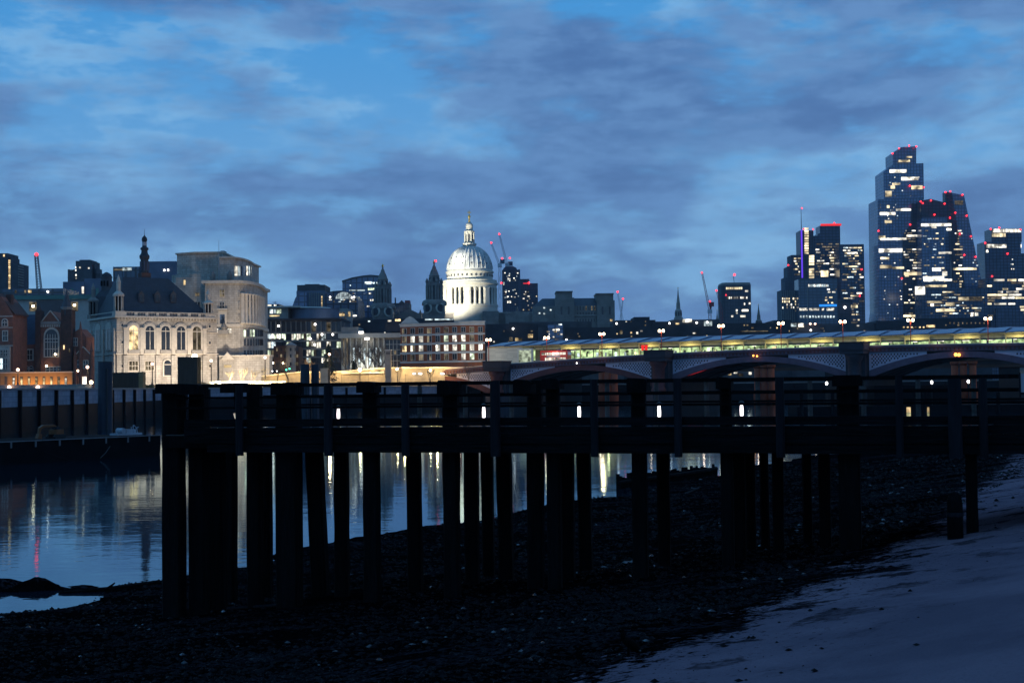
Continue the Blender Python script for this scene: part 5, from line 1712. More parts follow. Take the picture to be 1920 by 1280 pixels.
for s in range(len(PIERS) - 1):
    a, b = PIERS[s] + 3.0, PIERS[s + 1] - 3.0
    c, hl = (a + b) / 2, (b - a) / 2
    crown = rbz(c) - 1.9
    spr = crown - 4.6
    ext = lambda u, c=c, hl=hl, crown=crown, spr=spr: spr + (crown - spr) * math.sqrt(max(0.0, 1 - .93 * ((u - c) / hl) ** 2)) if False else crown - (crown - spr) * ((u - c) / hl) ** 2
    us = [a + i * (b - a) / 40 for i in range(41)]
    part('arch_rib', MB().strip(us, lambda u: ext(u) - 1.55 - .5 * abs((u - c) / hl) ** 2, ext, -.2, 1.1), 'bridge_red' if s < 2 else 'bridge_purple', br.root)
    for yy in (7, 14, 21, 28):
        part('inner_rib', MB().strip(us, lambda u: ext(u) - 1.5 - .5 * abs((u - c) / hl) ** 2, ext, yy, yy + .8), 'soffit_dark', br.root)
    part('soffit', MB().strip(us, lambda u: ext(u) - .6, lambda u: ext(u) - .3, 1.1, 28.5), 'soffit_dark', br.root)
    for side in (-1, 1):
        # lattice panel between rib and cornice
        e0 = c + side * hl
        e1 = c + side * hl * .36
        uu_ = [e0 + (e1 - e0) * i / 24 for i in range(25)]
        if side > 0:
            uu_ = uu_[::-1]
        sp = part('spandrel', MB().strip(uu_, lambda u: ext(u) + .003, lambda u: max(ext(u) + .02, rbz(u) - 1.76), .05, .35), 'bridge_white', br.root)
        hm = MB()
        ro = 0
        z = spr
        while z < crown + 1.2:
            u = a + (ro % 2) * .42
            while u < b:
                if (u - e0) * side <= 0 and (u - e1) * side > 0:
                    top = rbz(u) - 1.76
                    if ext(u) + holes_r + .22 < z < top - holes_r - .25 and abs(u - e0) > .7:
                        n_ = 6
                        hm.add([(u, .03, z)] + [(u + holes_r * .86 * math.cos(q * math.pi / 3), .03, z + holes_r * math.sin(q * math.pi / 3)) for q in range(6)],
                               [(0, 1 + (q + 1) % 6, 1 + q) for q in range(6)])
                u += .84
            z += .52
            ro += 1
        if hm.v:
            part('lattice_hole_discs', hm, 'hole_shade', sp, kind='stuff')  # flat dark discs paint the shade of the lattice holes
        part('spandrel_frame', MB().strip(uu_, lambda u: ext(u) - .05, lambda u: ext(u) + .22, -.02, .045), 'bridge_white', sp)
for u in PIERS:
    zt = rbz(u)
    p_ = part('granite_pier', MB().box(u - 2.6, u + 2.6, -2.2, BW + 2, -3, zt - 1.9), 'bridge_granite', br.root)
    part('pier_base', MB().plan([(u - 4, -3), (u, -7), (u + 4, -3), (u + 4, BW + 3), (u - 4, BW + 3)], -3, 3.5), 'bridge_granite', p_)
    part('pier_column', MB().lathe([(2.1, 3.5), (2.1, 4.4), (1.75, 4.8), (1.7, zt - 4.2), (2.3, zt - 3.2), (2.5, zt - 2.2)], 16, (u, -3.0)), 'bridge_red' if u < 60 else 'bridge_granite', p_, True)
    part('pier_capital', MB().box(u - 3.1, u + 3.1, -5.6, .2, zt - 2.19, zt - 1.2), 'bridge_granite', p_)
    part('pulpit_parapet', MB().box(u - 3.3, u + 3.3, -5.8, .1, zt - 1.19, zt + .75), 'bridge_granite', p_)
    part('pulpit_cap', MB().box(u - 3.5, u + 3.5, -6.0, .3, zt + .754, zt + .95), 'bridge_granite', p_)
# red light strip along one arch and hanging navigation lights
c, hl = 81.0, 25.0
crown = rbz(c) - 1.9
pts = []
for i in range(9):
    u, z = br.q(1288 + i * 7, 703.5 - i * 2.35 + (.12 * (i - 4) ** 2 if 0 else 0), 3.0)
    pts.append((u, 3.0, z))
part('red_light_strip', tube_path(pts, .24), 'red_strip', br.root)
def nav(px, py, m='orange_light', name='navigation_light', r=.3):
    u, z = br.q(px, py, -.9)
    o_ = link(name, ball(m), br.root, (u, -.9, z), (r, r, r))
for px, py in ((1412.5, 666.5), (1419.5, 667.5)):
    nav(px, py, r=.24)
for px, py in ((1792, 664.5), (1798, 665)):
    nav(px, py, r=.42)
nav(1081.5, 680.5, 'lamp_white', r=.2)
# parapet glow: unseen point lights hung just outside the handrail
for k in range(14):
    u = -30 + k * 16
    lamp('parapet_glow_light', 'POINT', (u, -2.2, rbz(u) + 1.2), 80, (1, .62, .45), .3, parent=br.root)

# twin-globe lamp standards along the bridge
ORD = ('first', 'second', 'third', 'fourth', 'fifth', 'sixth', 'seventh', 'eighth', 'ninth', 'tenth')
LAMPS = [(916, 637, 671), (1025, 633, 660), (1128.5, 626, 655), (1240, 620, 650), (1352, 611, 648), (1464, 606, 646), (1580, 603, 645), (1707, 600, 644), (1852, 597, 643)]
for i, (px, py, pb) in enumerate(LAMPS):
    u, z = br.q(px, py, 1.2)
    w_ = br.loc + br.X * u + br.Y * 1.2
    zb = rbz(u) - 1.15
    hgt = z - zb
    t = thing('bridge_lamp', 'red twin-globe lamp on the road bridge, %s from the white entrance hall' % ORD[i], 'street lamp', (w_.x, w_.y, zb), R(-30), 'twin-globe lamps along the road bridge')
    part('post', MB().lathe([(.28, 0), (.28, .5), (.13, .8), (.09, hgt - .3), (.12, hgt - .2), (.05, hgt + .1)], 8), 'lamp_red', t)
    part('crossarm', MB().tube((-.62, 0, hgt - .35), (.62, 0, hgt - .35), .06), 'lamp_red', t)
    for s in (-1, 1):
        link('globe', ball('lamp_globe'), t, (s * .62, 0, hgt), (.36, .36, .40))
    lamp('globe_light', 'POINT', (0, -.2, hgt), 700, (1, .70, .38), .5, parent=t)

# red double-decker bus
u, z = br.q(1042, 665, 7)
w_ = br.loc + br.X * u + br.Y * 7
bus = thing('double_decker_bus', 'red double-decker bus with lit windows crossing the road bridge', 'bus', (w_.x, w_.y, rbz(u) - 1.12), R(-30) + math.atan2(rbz(u + 4) - rbz(u - 4), 8) * 0)
part('body', MB().prism([(-4.7, .35), (4.55, .35), (4.7, 1.2), (4.65, 3.9), (4.4, 4.35), (-4.4, 4.4), (-4.75, 4.1)], -1.25, 1.25), 'bus_red', bus)
for k in range(7):
    part('upper_window', MB().box(-4.2 + k * 1.2, -3.15 + k * 1.2, -1.29, -1.2, 3.0, 3.75), 'lit_white', bus)
    if k not in (0,):
        part('lower_window', MB().box(-4.2 + k * 1.2, -3.15 + k * 1.2, -1.29, -1.2, 1.3, 2.2), 'lit_white', bus)
part('windscreen', MB().box(4.45, 4.75, -1.1, 1.1, 2.9, 3.8), 'lit_dimblue', bus)
part('advert_panel', MB().box(-2.6, 2.2, -1.285, -1.2, 2.35, 2.85), 'gear_white', bus)
for x in (-2.9, 3.0):
    wh = part('wheel', MB().tube((x, -1.3, .5), (x, -1.0, .5), .5, n=16), 'rubber', bus)
    part('rim', MB().tube((x, -1.33, .5), (x, -1.29, .5), .28, n=12), 'gear_white', wh)
lamp('bus_glow', 'POINT', (0, -3.2, 3.4), 160, (1, .85, .7), .4, parent=bus)

# ------------------------------------------------------------------ railway station on its bridge
st_ = Bld('railway_station', 'long lit station spanning the river under a row of blue solar roofs', 'station', 940, 940, 430, rot=-30, base=0)
SO = BO + br.Y * 60
st_.loc = SO.copy(); st_.root.location = SO
sq = lambda px, py, y=0.: st_.q(px, py, y)
ZR = 21.2
ua, uz_ = sq(917, 640)[0], 172.0
part('platform_deck', MB().box(ua, uz_, -1, 27, 11.8, 13.6), 'soffit_dark', st_.root)
part('platform_edge', MB().box(ua, uz_, -1.3, -1.02, 13.0, 14.6), 'concrete', st_.root)
part('roof_beam', MB().box(sq(1003, 650)[0], uz_, -.6, -.1, ZR - 3.0, ZR - 2.1), 'cream_steel', st_.root)
part('gutter_beam', MB().box(ua, uz_, -1.4, -.8, ZR - 1.9, ZR - 1.45), 'cream_steel', st_.root)
nb = 29
bw = (uz_ - ua) / nb
shed = part('roof_underside', MB().box(ua, uz_, -.75, 26, ZR - 1.6, ZR - 1.42), 'cream_steel', st_.root)
sol = MB().add([(0, -2.0, -1.40), (bw * .97, -2.0, -1.15), (bw * .97, 9, .55), (0, 9, .15), (bw * .97, 26, .9), (0, 26, .5),
                (0, -2.0, -1.62), (bw * .97, -2.0, -1.40), (bw * .97, 26, -.9), (0, 26, -.9)],
               [(0, 1, 2, 3), (3, 2, 4, 5), (6, 9, 8, 7), (6, 7, 1, 0), (7, 8, 4, 2, 1), (9, 6, 0, 3, 5), (8, 9, 5, 4)]).mesh('solar_roof_panel', M['solar'])
colm = MB().box(-.16, .16, -.16, .16, 0, ZR - 1.95 - 13.6).mesh('roof_column', M['cream_steel'])
hall_u = sq(1003, 650)[0]
rs = random.Random(11)
for k in range(nb):
    u = ua + k * bw
    link('solar_roof_panel', sol, st_.root, (u, 0, ZR))
    if u > hall_u:
        link('roof_column', colm, st_.root, (u, -.9, 13.6))
        # glowing panels stand in for the lit platform, bay by bay, with train windows, lamps and people as light and dark
        bay = part('platform_glow_panel', MB().box(u + .2, u + bw - .2, 9.0, 9.12, 13.7, ZR - 3.2), 'lit_platform', st_.root)
        for q in range(2):
            c_ = u + (q + .3) * bw / 2 + rs.uniform(-.3, .3)
            part('train_window', MB().box(c_, c_ + rs.uniform(.5, .9), 8.7, 8.9, 15.6, 17.0), 'lit_cool' if rs.random() < .7 else 'dark_glass', bay)
        part('platform_light', MB().box(u + 1.2, u + 1.2 + rs.uniform(.8, 2.2), 3.8, 4.2, ZR - 3.5, ZR - 3.35), 'lit_white', bay)
        part('glass_screen_rail', MB().box(u, u + bw, -.95, -.85, 15.3, 15.42), 'copper_green', bay)
        if rs.random() < .35:
            part('sign_panel', MB().box(u + 1.5, u + 1.5 + rs.uniform(.6, 1.4), 1.0, 1.1, ZR - 4.6, ZR - 3.9), rs.choice(('roof_dark', 'lit_warm', 'lamp_white', 'roof_dark')), bay)
        if k % 2 == 0:
            lamp('roof_beam_fill', 'POINT', (u + bw / 2, -2.4, ZR - 4.4), 700, (1, .92, .40), .5, parent=st_.root)  # unseen lamp added outside the platform to light the roof beam
for px in (1205, 1211.5):
    u, z = sq(px, 652, -1.2)
    part('red_signal', MB().box(u - .45, u + .45, -1.3, -1.1, z - .9, z + .9), 'red_strip', st_.root)
# white entrance hall at the north end
hall = part('entrance_hall', MB().box(ua, hall_u - 4.4, -1.5, 24, 9, ZR - 1.95), 'white_panel', st_.root)
for px0, px1 in ((974, 996),):
    u0, u1 = sq(px0, 655, -1.5)[0], sq(px1, 655, -1.5)[0]
    part('portal_frame', MB().box(u0 - .6, u1 + .9, -2.0, -1.4, 11, ZR - 2.4), 'render_white', hall)
    part('lit_portal', MB().box(u0, u1 + .2, -2.1, -1.9, 11.3, ZR - 3.0), 'lit_green', hall)
part('lit_glass_end', MB().box(hall_u - 4.3, hall_u, 0, .2, 11, ZR - 2.8), 'lit_platform', st_.root)
lamp('hall_wash', 'SPOT', (sq(940, 660)[0], -22, 13.2), 3200, (1, .92, .72), .6, angle=110, blend=.8, parent=st_.root).rotation_euler = (R(98), 0, 0)
# girders and piers of the railway bridge
part('girder', MB().box(ua, uz_, -.6, 0.2, 9.6, 11.79), 'soffit_dark', st_.root)
for u in (-20, 32, 84, 136):
    part('rail_pier', MB().box(u - 3, u + 3, 0, 26, -3, 9.6), 'soffit_dark', st_.root)
    part('lattice_bracket', MB().prism([(u + 3, 9.4), (u + 3, 6.0), (u + 16, 9.4)], -.3, .2), 'concrete', st_.root)
# disused red columns standing between the bridges
rc = 0
for pxs in ((1128, 1140, 1152), (1420, 1433, 1446), (1790, 1806, 1824)):
    for px in pxs:
        b_ = Bld('red_column', 'stout red iron column between the bridges, behind the %s arch from the north bank' % ('first', 'second', 'third')[rc], 'column', px, px, 400, rot=-30, base=0, group='red iron columns between the bridges')
        # stands on the line 45 m behind the road bridge face
        u, z = br.q(px, 690, 42)
        w_ = br.loc + br.X * u + br.Y * 42
        b_.root.location = (w_.x, w_.y, 0)
        part('shaft', MB().lathe([(1.25, -2), (1.25, 2.5), (1.0, 3.0), (.95, 10.2)], 14), 'column_red', b_.root, True)
        part('capital', MB().lathe([(.97, 10.2), (1.3, 10.7), (1.3, 11.3)], 14), 'column_red', b_.root)
        part('collar', MB().lathe([(1.08, 6.2), (1.12, 6.3), (1.12, 6.6), (1.08, 6.7)], 14), 'column_red', b_.root)
    rc += 1
# lights of the far bank glimpsed beneath the arches
ub_ = Bld('riverside_arcade', 'lit riverside building glimpsed under the bridge arches', 'building', 1050, 1500, 585, base=5.9)
ub_.vol('wall', 1040, 1170, 690, 722, 'concrete_dark', 0, 10, True)
ub_.vol('wall', 1340, 1430, 682, 722, 'concrete_dark', 0, 10, True)
for x0, y0, w_, mm in ((1106, 693, 3, 'lit_white'), (1113, 688, 3, 'lamp_white'), (1123, 682, 8, 'lit_warm'), (1123, 692, 8, 'lit_warm'), (1376, 695, 7, 'lit_white'), (1389, 690, 5, 'lit_white'), (1400, 688, 5, 'lamp_white'), (1404, 697, 5, 'lit_white'), (1383, 700, 10, 'lit_dim'), (1365, 698, 6, 'lit_warm')):
    ub_.win(x0, x0 + w_, y0, y0 + 5, mm, -.1)

# floating pontoon with globe lamps downstream
po = Bld('floating_pontoon', 'dark landing pontoon with four white lamps upstream of the bridge', 'pontoon', 1500, 1905, 262, base=0)
po.vol('hull', 1495, 1925, 760, 775, 'void', 0, 9)
po.vol('deck_house', 1640, 1790, 722, 760, 'void', 2.5, 8)
for px in (1502, 1560, 1690, 1716, 1733, 1836, 1870):
    u, z = po.q(px, 740)
    part('mooring_post', MB().tube((u, -.4, -2), (u, -.4, po.q(px, 735)[1]), .35), 'void', po.root)
po.vol('handrail', 1495, 1925, 748, 749, 'black_iron', 0, .1)
for px, py in ((1550, 718.5), (1615.5, 718.5), (1747, 716.5), (1815.5, 715)):
    u, z = po.q(px, py, 1)
    lps = part('lamp_post', MB().tube((u, 1, 1.0), (u, 1, z - .2), .06), 'black_iron', po.root)
    link('lamp_globe', ball('lamp_white'), lps, (u, 1, z), (.24, .24, .33))
for px, w_ in ((1700, 7), (1722, 3), (1738, 4)):
    po.win(px, px + w_, 763, 775, 'lit_warm', -.1, 'lit_water_patch')  # glowing patches stand for lit water between the posts

# ------------------------------------------------------------------ skyline between the west towers and the school
sk = Bld('vaulted_block', 'grey stepped block with barrel-shaped glass flank on the skyline', 'building', 550, 609, 900)
sk.vol('wall', 556, 609, 545, 620, 'grey_blue', 0, 30, True)
sk.vol('upper_block', 557, 609, 534, 546, 'concrete_dark', 1, 28)
sk.vol('top_block', 572, 598, 532.5, 535, 'concrete_dark', 4, 24)
sk.poly('glass_flank', [(549, 572), (553, 560), (558, 552), (566, 548), (575, 548), (575, 600), (549, 600)], 'glass_blue', -1.5, 10)
for k in range(7):
    sk.vol('pilaster', 580 + k * 4.2, 581.3 + k * 4.2, 548, 600, 'concrete', -.6, 0)
for k in range(7):
    sk.win(602.5, 604.5, 555 + k * 3, 557 + k * 3, 'lit_warm', -.1)
bv = Bld('barrel_roof_hall', 'glazed barrel-roofed hall with brightly lit arched end window', 'building', 608, 672, 860)
pts = [(608, 600), (608, 552), (614, 548), (625, 545.5), (640, 544.5), (655, 547), (664, 552), (670, 560), (672, 600)]
bv.poly('wall', [(p_[0], p_[1]) for p_ in pts], 'glass_dark', 0, 40)
fan = []
for i in range(15):
    a_ = math.pi * i / 14
    fan.append((645 - 16 * math.cos(a_), 560 - 12.5 * math.sin(a_)))
fn = bv.poly('arched_window', fan, 'lit_cool', -.4, 0)
for x in (633, 637, 641, 645, 649, 653, 657):
    bv.vol('glazing_bar', x - .3, x + .3, 548, 560, 'crane_steel', -.7, -.4, parent=fn)
bv.vol('glazing_bar', 629, 661, 555, 555.6, 'crane_steel', -.72, -.4, parent=fn)
bv.lit(612, 670, 560, 568, 14, 3, (2, 5), 2, 3.5, ('lit_cool', 'lit_white', 'lit_dim'))
for px, py in ((619, 557), (660, 558), (664, 557)):
    bv.beacon(px, py, -.5, .55, 'lamp_white', 'flood_lamp')
bc = Bld('curved_glass_office', 'broad dark glass office with curved rising roof behind the north-west tower', 'building', 642, 740, 950)
bc.poly('wall', [(642, 600), (642, 527), (660, 521), (680, 517.5), (695, 516), (712, 518), (716, 600)][1:-1] + [(716, 600), (642, 600)], 'glass_blue', 0, 40)
bc.poly('roof_rim', [(641, 528.5), (641, 526), (660, 520), (680, 516.5), (695, 515), (714, 516.8), (714, 519), (695, 517), (680, 518.6), (660, 522.5)], 'concrete_dark', -.8, 40)
for x0, x1, y0, y1, mm in ((684, 697, 528, 533, 'lit_cool'), (698, 708, 529, 532, 'lit_cool'), (690, 704, 540, 544, 'lit_green'), (655, 684, 543, 545.5, 'lit_cool'), (694, 700, 561, 564, 'lit_white'), (656, 658, 534, 536, 'lit_cool')):
    bc.win(x0, x1, y0, y1, mm)
bc.lit(645, 712, 548, 580, 12, 5, (2, 5), 2.2, 4, ('lit_dim', 'lit_white', 'lit_dimblue'))
mb_ = Bld('small_gable_row', 'low pink-grey gabled roofs between the two west towers', 'building', 735, 770, 1050)
mb_.vol('wall', 735, 768, 568, 620, 'tower_purple', 0, 20, True)
mb_.poly('gable', [(748, 568), (753, 562.5), (758, 568)], 'roof_mid', -.5, 15)
mb_.vol('chimney', 740, 742, 558, 568, 'roof_mid', 2, 5)
mb_.vol('scaffold', 759, 768, 563, 569, 'crane_red', 1, 12)

# construction tower with cranes, right of the dome
cn = Bld('unfinished_tower', 'unfinished tower with scattered work lights right of the dome', 'tower', 941, 976, 1500)
cn.vol('core', 942, 972, 506, 640, 'tower_purple', 0, 25, True)
cn.poly('top_frame', [(942, 507), (945, 502), (950, 499), (962, 499), (968, 502), (970, 507)], 'crane_steel', 1, 22)
cn.vol('hoist', 972, 976, 505, 640, 'crane_steel', 2, 12, True)
rn = random.Random(4)
for k in range(34):
    x, y = rn.uniform(943, 971), rn.uniform(509, 588)
    cn.win(x, x + rn.uniform(1.3, 3.2), y, y + 2, rn.choice(('lit_tower_white', 'lit_cool', 'lit_tower_white', 'lit_dim')), 0, 'work_light')
cn.win(951, 958, 564, 568, 'lit_white', -.1, 'work_light')
c2 = Bld('plain_tower', 'plain grey-violet tower with a few lit floors beside the unfinished one', 'tower', 976, 1009, 1550)
c2.vol('tall_part', 976, 993, 523, 640, 'tower_purple', 1, 25, True)
c2.vol('broad_part', 991, 1009, 531, 640, 'tower_purple', 0, 25, True)
c2.lit(978, 1008, 545, 590, 18, 8, (1.5, 4), 2, 4.2, ('lit_tower', 'lit_dim', 'lit_tower_white'))
c2.win(981, 991, 530.5, 532, 'red_strip', .9, 'red_strip')
c2.beacon(991.5, 530.5, -1, 1.0)
crane('luffing crane whose jib points left above the dome, left of two', 1480, 937, 592, (937, 498), (921, 456), 'crane_steel', 2.4, ((921, 455), (941.5, 484.5), (940, 530.5)), tail=(942, 490))
crane('luffing crane with the highest red-tipped jib, beside the dome', 1490, 953, 510, (951, 497), (936.5, 440), 'crane_steel', 2.4, ((936, 439), (956, 484)), tail=(957, 494))
# stone exchange with two square towers
fb_ = Bld('telephone_exchange', 'broad stone block with green roof and two square end towers', 'building', 1000, 1153, 760)
fb_.vol('wall', 1000, 1153, 573, 640, 'stone_tower', 0, 26, True)
u0, u1, za, zb = fb_.rect(1000, 1140, 557, 573)
part('roof', MB().add([(u0, .5, za), (u1, .5, za), (u1, 26, za), (u0, 26, za), (u0 + 5, 10, zb), (u1, 10, zb), (u1, 16, zb), (u0 + 5, 16, zb)],
                      [(0, 1, 5, 4), (1, 2, 6, 5), (2, 3, 7, 6), (3, 0, 4, 7), (4, 5, 6, 7)]), 'copper_green', fb_.root).active_material = M['slate']
fb_.vol('west_end_tower', 1041, 1077, 558, 640, 'stone_tower', -2, 20, True)
fb_.vol('west_tower_top', 1043, 1073, 547, 559, 'stone_tower', -1, 18)
fb_.vol('west_tower_cap', 1042, 1074, 545.5, 547.5, 'stone_tower', -1.6, 19)
fb_.vol('east_end_tower', 1120, 1153, 563, 640, 'stone_tower', -2, 20, True)
fb_.vol('east_tower_top', 1118, 1150, 551, 564, 'stone_tower', -1, 18)
fb_.vol('east_tower_cap', 1117, 1151, 549.5, 551.5, 'stone_tower', -1.6, 19)
fb_.vol('ledge', 1077, 1140, 590, 592, 'stone_mid', -.6, 0)
fb_.grid(1080, 1134, 572, 583, 10, 1, .35, .7, lambda i, j: ('dark_glass', 'dark_glass', 'dark_glass', 'lit_dim', 'dark_glass', 'lit_dim', 'lit_dim', 'lit_warm', 'lit_white', 'lit_white')[i])
fb_.grid(1080, 1134, 584, 590, 10, 1, .3, .7)
fb_.grid(1080, 1138, 597, 604, 11, 1, .3, .8)
fb_.grid(1046, 1073, 574, 590, 2, 1, .22, .9, y=-2)
fb_.grid(1123, 1150, 574, 590, 2, 1, .22, .9, y=-2)
for px, py in ((1019, 577), (1031, 581), (1010, 587), (1019, 588)):
    fb_.win(px, px + 3, py - 1.2, py + 1.2, 'lit_cool', -.1)
fb_.win(1144, 1148, 598, 602, 'lit_warm', -2.1)
crane('slim white luffing crane beside the stone exchange', 1000, 1168, 612, (1167.5, 600), (1158, 548), 'crane_white', 1.4, ((1158, 547),), cab=False)
crane('short dark luffing crane crossing the slim white one', 1020, 1163, 612, (1163, 602), (1168, 561), 'crane_steel', 1.2, ((1168, 560),), cab=False)

# church steeples
def steeple(name, label, px, tip, base_y, D, rw, m='stone_tower'):
    b = Bld(name, label, 'steeple', px, px, D)
    kk = D / FPX
    z = lambda f: b.q(px, base_y + (tip - base_y) * f)[1]
    part('tower', MB().box(-rw * 1.15 * kk, rw * 1.15 * kk, 0, 2.3 * rw * kk, 0, z(.22)), m, b.root)
    c_ = (0, 1.15 * rw * kk)
    part('belfry', MB().lathe([(rw * 1.2 * kk, z(.22)), (rw * 1.2 * kk, z(.25)), (rw * .95 * kk, z(.26)), (rw * .95 * kk, z(.40)), (rw * 1.05 * kk, z(.41)), (rw * .6 * kk, z(.46)), (rw * .55 * kk, z(.60)), (rw * .65 * kk, z(.61))], 8, c_, .39), m, b.root)
    part('spire', MB().lathe([(rw * .5 * kk, z(.61)), (rw * .2 * kk, z(.85)), (.12, z(.99))], 8, c_, .39), m, b.root)
    for k in range(8):
        aa = k * math.pi / 4
        link('opening', unit('roof_dark'), b.root, (rw * .9 * kk * math.cos(aa), c_[1] + rw * .9 * kk * math.sin(aa), (z(.28) + z(.38)) / 2), (rw * .3 * kk, .4, z(.38) - z(.28)), (0, 0, aa + math.pi / 2))
    part('vane', MB().tube((0, c_[1], z(.98)), (0, c_[1], z(1.03)), .1).box(-.5, .5, c_[1] - .06, c_[1] + .06, z(1.0), z(1.0) + .3), 'gilt', b.root)
    return b
steeple('church_steeple', 'tall slender pale stone church steeple on the open skyline', 1274.5, 540, 612, 880, 6.8, 'stone_mid')
steeple('church_spire', 'small dark broad-based church spire right of the round-cornered tower', 1425.5, 571, 622, 860, 6.0)
steeple('thin_steeple', 'thin dark steeple tucked against the round-cornered tower', 1347, 582, 622, 840, 4.0)
crane('red luffing crane with a lit cab beside the round-cornered tower, the taller', 1150, 1331, 625, (1331, 584), (1316.5, 512), 'crane_red', 1.9, ((1316, 511), (1331, 565)), tail=(1334, 570))
crane('red luffing crane close against the round-cornered tower, the shorter', 1200, 1354, 600, (1353, 581), (1343.5, 545), 'crane_red', 1.7, ((1343, 544.5),), cab=False)
# round-cornered tower
rt = Bld('round_cornered_tower', 'squat grey tower with rounded corners and two lit storeys', 'tower', 1353, 1410, 1300)
def rounded(u0, u1, y1, r):
    pl = []
    for cx, cy, a0 in ((u1 - r, r, -90), (u1 - r, y1 - r, 0), (u0 + r, y1 - r, 90), (u0 + r, r, 180)):
        for i in range(5):
            a_ = R(a0 + i * 22.5)
            pl.append((cx + r * math.cos(a_), cy + r * math.sin(a_)))
    return pl
u0, u1, z0, z1 = rt.rect(1353.5, 1410, 534, 620)
part('wall', MB().plan(rounded(u0, u1, 28, 4.5), 0, z1), 'grey_tower', rt.root)
part('crown', MB().plan(rounded(u0 - .2, u1 + .2, 28.2, 4.6), z1 + .01, rt.q(1380, 529.5)[1], rounded(u0 + .8, u1 - .8, 27.5, 4.2)), 'concrete', rt.root)
rt.grid(1361, 1392, 538.5, 542.5, 9, 1, .75, 1, lambda i, j: 'lit_tower')
rt.grid(1362, 1402, 556, 560, 11, 1, .55, 1, lambda i, j: 'lit_tower_white' if i % 3 else 'lit_dim')
for x0, y0, w_ in ((1397, 544, 6), (1404, 567, 3), (1380, 580, 3), (1380, 585, 3), (1391, 580, 12), (1371, 591, 4), (1388, 591, 10), (1395, 568, 2)):
    rt.win(x0, x0 + w_, y0, y0 + 3.5, 'lit_tower_white')
part('aerial', MB().tube((rt.q(1379, 530)[0], 6, z1), (rt.q(1377, 517)[0], 6, rt.q(1377, 516)[1]), .25), 'crane_steel', rt.root)
rt.beacon(1377, 515, 5, 1.0)
rt.beacon(1361, 553, -.4, .5)

# ------------------------------------------------------------------ first tower cluster
h1 = Bld('mast_tower', 'stepped tower with tall mast, violet light line and golden stair', 'tower', 1465, 1528, 1800)
h1.vol('shaft', 1502, 1527, 432, 640, 'glass_brown', 1, 28, True)
h1.vol('shoulder_block', 1485, 1503, 478, 640, 'tower_purple', 0, 28, True)
h1.vol('low_shoulder', 1478, 1486, 500, 640, 'tower_purple', .7, 28, True)
h1.vol('lowest_shoulder', 1473, 1479, 520, 640, 'tower_purple', .4, 28, True)
h1.win(1502, 1505, 431, 521, 'purple_strip', .9, 'violet_light_line')
for k in range(11):
    h1.win(1508.5, 1516, 427 + k * 4.6, 430.2 + k * 4.6, 'lit_tower', .9, 'stair_window')
for k in range(9):
    if k != 4:
        h1.win(1517, 1526.5, 478.5 + k * 4.9, 482.3 + k * 4.9, 'lit_tower', .9, 'lit_floor')
h1.lit(1486, 1502, 482, 520, 14, 2, (2, 6), 2.5, 5, ('lit_tower', 'lit_dim', 'lit_tower_white'))
part('mast', MB().tube((h1.q(1503.5, 430)[0], 3, h1.q(1503, 432)[1]), (h1.q(1503.5, 430)[0], 3, h1.q(1503, 391)[1]), .55, .25), 'crane_steel', h1.root)
for px, py in ((1503.5, 390.5), (1507, 429.5), (1524.5, 430), (1478, 497)):
    h1.beacon(px, py, -.5, .95)
h2 = Bld('ribbed_block', 'pale ribbed block with glowing grid of windows at the foot of the mast tower', 'building', 1465, 1499, 1760)
h2.vol('wall', 1464.5, 1499, 544, 640, 'grey_tower', 0, 25, True)
for k in range(9):
    h2.vol('rib', 1465 + k * 4.1, 1466 + k * 4.1, 544, 640, 'concrete', -.9, 0)
rn = random.Random(5)
h2.grid(1466, 1498, 557, 585, 8, 5, .6, .62, lambda i, j: rn.choice(('lit_tower_white', 'lit_tower', 'lit_tower', 'lit_dim')) if rn.random() < .62 else None)
h3 = Bld('red_crowned_tower', 'dark slab tower crowned with a red light line', 'tower', 1525, 1580, 1820)
h3.vol('shaft', 1539, 1577, 423, 640, 'glass_dark', 0, 25, True)
h3.vol('lower_shaft', 1527, 1541, 442, 640, 'glass_dark', .6, 25, True)
h3.vol('corner_stack', 1533, 1541, 438, 443, 'glass_dark', 2, 20)
h3.win(1538.5, 1577.5, 419.5, 423.5, 'red_strip', -.2, 'red_light_line')
h3.beacon(1564, 418.5, -.6, 1.1)
h3.lit(1528, 1576, 455, 522, 60, 6, (2, 11), 2.4, 5.2, ('lit_tower', 'lit_dim', 'lit_tower_white', 'lit_dim'))
h3.win(1539, 1553, 507, 519, 'lit_tower', -.1, 'lit_window')
h4 = Bld('broad_dark_tower', 'broad dark tower with many small lit windows right of the red crowned one', 'tower', 1575, 1624, 1780)
h4.vol('wall', 1575, 1621.5, 458, 640, 'glass_dark', 0, 30, True)
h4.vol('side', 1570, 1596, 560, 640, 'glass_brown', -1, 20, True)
h4.lit(1577, 1620, 462, 608, 110, 9, (2, 10), 2.4, 5.0, ('lit_tower', 'lit_dim', 'lit_tower_white', 'lit_dim', 'lit_cool'))
h4.win(1596, 1608, 472.5, 476.5, 'lit_white', -.2, 'lit_window')
h4.win(1595, 1608, 572, 577, 'lit_tower', -.2, 'lit_window')
for px, py in ((1568, 536), (1612, 554.5), (1615.5, 505)):
    h4.beacon(px, py, -1.8, .95)
h4.beacon(1584, 576, -1.6, 1.6, 'lamp_white', 'bright_lamp')
h5 = Bld('blue_glass_front', 'blue glass office with banded lights and a blue sign before the towers', 'building', 1498, 1571, 1740)
h5.vol('wall', 1498, 1571, 523, 640, 'glass_office', 0, 25, True)
for k in range(14):
    h5.win(1515.5 + k * 2.75, 1517.7 + k * 2.75, 533, 537.5, 'lit_cool' if k % 4 else 'lit_white', 0, 'lit_window')
